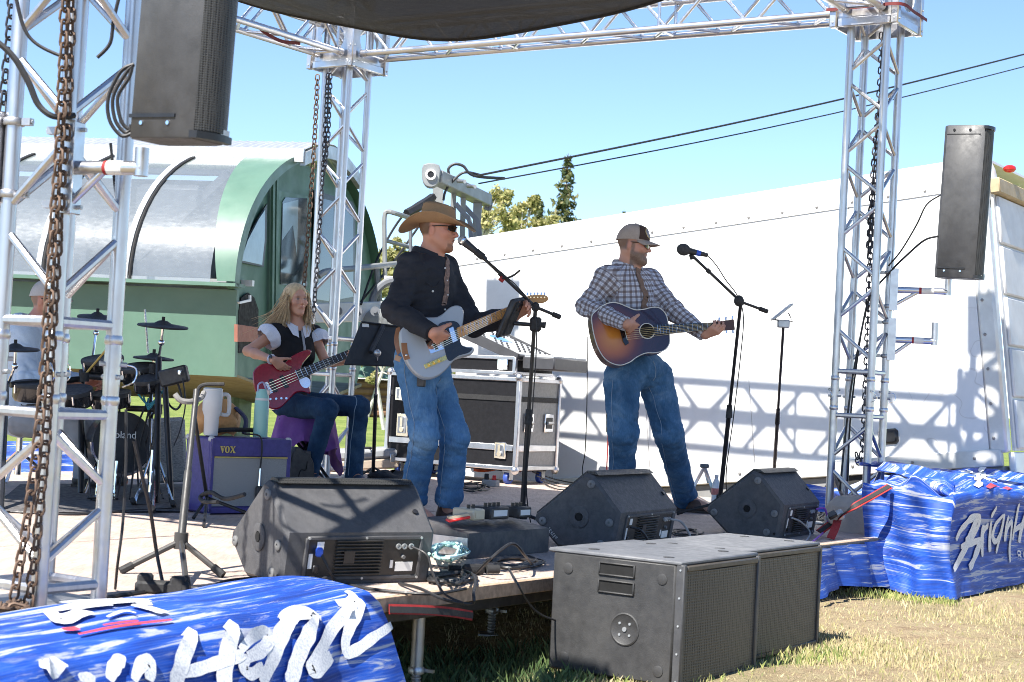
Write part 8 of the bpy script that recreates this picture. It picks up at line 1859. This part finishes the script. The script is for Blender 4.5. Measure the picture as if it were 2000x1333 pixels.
# bass drum pad
bc=W(240,866,10.2); bn=Vector((.50,-.86,.05)).normalized(); bd=thing('bass_drum','round black bass drum pad with white lettering','bass drum',G(240,965,DECK))
MB().lathe(bc-bn*.20,bn,[(.165,0),(.18,.02),(.18,.2)],36).build('shell',M('dark_drum_shell',(.03,.035,.05),.35),bd); MB().lathe(bc,bn,[(.185,-.025),(.19,-.005),(.186,.006),(.172,.004),(.02,.006)],36).build('head',rubm,bd)
xb=Vector((0,0,1)).cross(bn).normalized(); 
MB().tube([bc+bn*-.0+xb*.19*math.cos(a)+bn.cross(xb)*.19*math.sin(a) for a in [math.pi*(1.0+.10*i) for i in range(10)]],.012,6).build('chrome_hoop',chrome,bd)
fc=bpy.data.curves.new('lettering','FONT'); fc.body='Roland'; fc.size=.062; fc.extrude=.0008; fo=bpy.data.objects.new('tmp',fc); COL.objects.link(fo); dg=bpy.context.evaluated_depsgraph_get(); me=bpy.data.meshes.new_from_object(fo.evaluated_get(dg)); bpy.data.objects.remove(fo)
me.materials.append(printw); lo=inst('lettering',me,bd,frame(bc+bn*.0085-xb*.095+UP*.03,xb,bn.cross(xb).normalized() if bn.cross(xb).z>0 else -bn.cross(xb).normalized(),bn))
for s in (-1,1): MB().cyl(bc+xb*.13*s-UP*.10-bn*.05,bc+xb*.26*s-UP*.36+bn*.10,.010,n=8).build('spur',chrome,bd)
kp=thing('kick_pedal','chrome kick pedal frame before the bass drum pad','pedal',G(205,975,DECK)); q=G(205,975,DECK)
for s in (-.05,.05): MB().cyl(q+Vector((s,0,0)),q+Vector((s,.02,.22)),.008,n=8).build('upright',chrome,kp)
MB().box(q+Vector((0,-.1,.02)),(.09,.28,.012),bev=.004).build('footboard',blackg,kp)
sh_=G(335,978,DECK); bs_=thing('cymbal_stand','chrome tripod cymbal stand leg braces beside the purple amplifier','cymbal stand',sh_)
MB().cyl(W(313,790,10.1),W(300,880,10.1),.016,n=10).build('pole',stm,bs_)
for px,py in ((340,990),(262,985),(300,1000)): l=MB().cyl(W(300,870,10.1),G(px,py,DECK+.01),.009,n=8).build('leg',chrome,bs_); MB().cyl(G(px-3,py-8,DECK+.05),G(px,py,DECK),.015,n=8).build('rubber_foot',rubber,l)
for k in range(3):
    pts=[W(270+10*k,770+4*k,10.15),W(290,790+5*k,10.1),W(312,772,10.05),W(330,750,10.0),W(345,742,9.9)]; cable(['teal braided drum cable, lowest of three','teal braided drum cable, middle of three','teal braided drum cable, topmost of three'][k],pts,.006,mat=M('teal_braid',(.03,.20,.25),.6,0,.7,200))
cable('black cable hanging under the drum module',[W(345,742,9.9),W(355,780,9.9),W(345,800,9.9),W(330,790,9.95),W(326,770,9.95)],.007)
cable('thin black cable from the drum module to the amplifier',[W(357,740,9.85),W(362,790,9.7),W(352,840,9.6),W(340,870,9.5)],.004)
ds=MB().tube([W(168,730,10.3),W(232,655,10.2)],.007,8).build('drum_stick',M('pale_stick',(.60,.40,.10),.6),None); tag(ds,'yellowish drum stick angled up above the tom pads','drum stick')
th=thing('drum_throne','round black drum throne under the drummer','stool',Vector((W(40,830,10.7).x,10.7,DECK))); tb_=Vector((W(40,830,10.7).x,10.7,0)); MB().lathe(tb_,UP,[(.16,DECK+.44),(.17,DECK+.46),(.165,DECK+.50),(.14,DECK+.51)],24).build('seat',blackp,th); MB().cyl(tb_+UP*(DECK+.05),tb_+UP*(DECK+.45),.02).build('post',chrome,th)
for a in (30,150,270): MB().cyl(tb_+UP*(DECK+.2),tb_+Vector((math.cos(math.radians(a))*.24,math.sin(math.radians(a))*.24,DECK+.01)),.011,n=8).build('leg',chrome,th)

tom('black pad low in front of the snare pad',140,765,10.0,.12,.09,(-.1,-.3,1)); tom('small black pad left of the drum module',288,742,10.1,.085,.07,(-.1,-.3,1))
for k in range(9):
    rr=random.Random(70+k); x0=rr.uniform(150,330); x1=x0+rr.uniform(-60,50)
    cable(['black cable drooping below the tom pads','black cable under the rack tube','thin cable down the rack post','cable looping behind the bass drum','cable hanging beside the kick pedal','cable from the hi-hat to the rug','cable between the rack posts','cable curling over the drum rug','cable drooping under the snare pad'][k],[W(x0,745+rr.uniform(-20,30),10.25),W((x0+x1)/2+rr.uniform(-15,15),810+rr.uniform(-20,40),10.2),W(x1,880+rr.uniform(-10,30),10.2),G(x1+rr.uniform(-20,20),975,DECK+.01)],.006)
pr=thing('rack_pedal','black hi-hat pedal on the drum rug','pedal',G(285,985,DECK)); q=G(285,985,DECK); MB().box(q+Vector((0,-.05,.03)),(.10,.26,.014),Vector((1,0,0)),Vector((0,.97,.2)),bev=.004).build('footboard',blackg,pr); MB().cyl(q+Vector((0,.08,0)),q+Vector((0,.1,.3)),.009,n=8).build('post',chrome,pr)
gcs=MB().box(W(325,880,10.9)-UP*.0,(.25,.06,.42),Vector((.95,.2,.1)),Vector((-.2,.95,.1)),bev=.02).build('striped_board',M('striped_grey_board',(.35,.34,.33),.7,0,.7,60,scl=(1,1,6)),None); tag(gcs,'pale ribbed board leaning behind the cymbal stand','board')
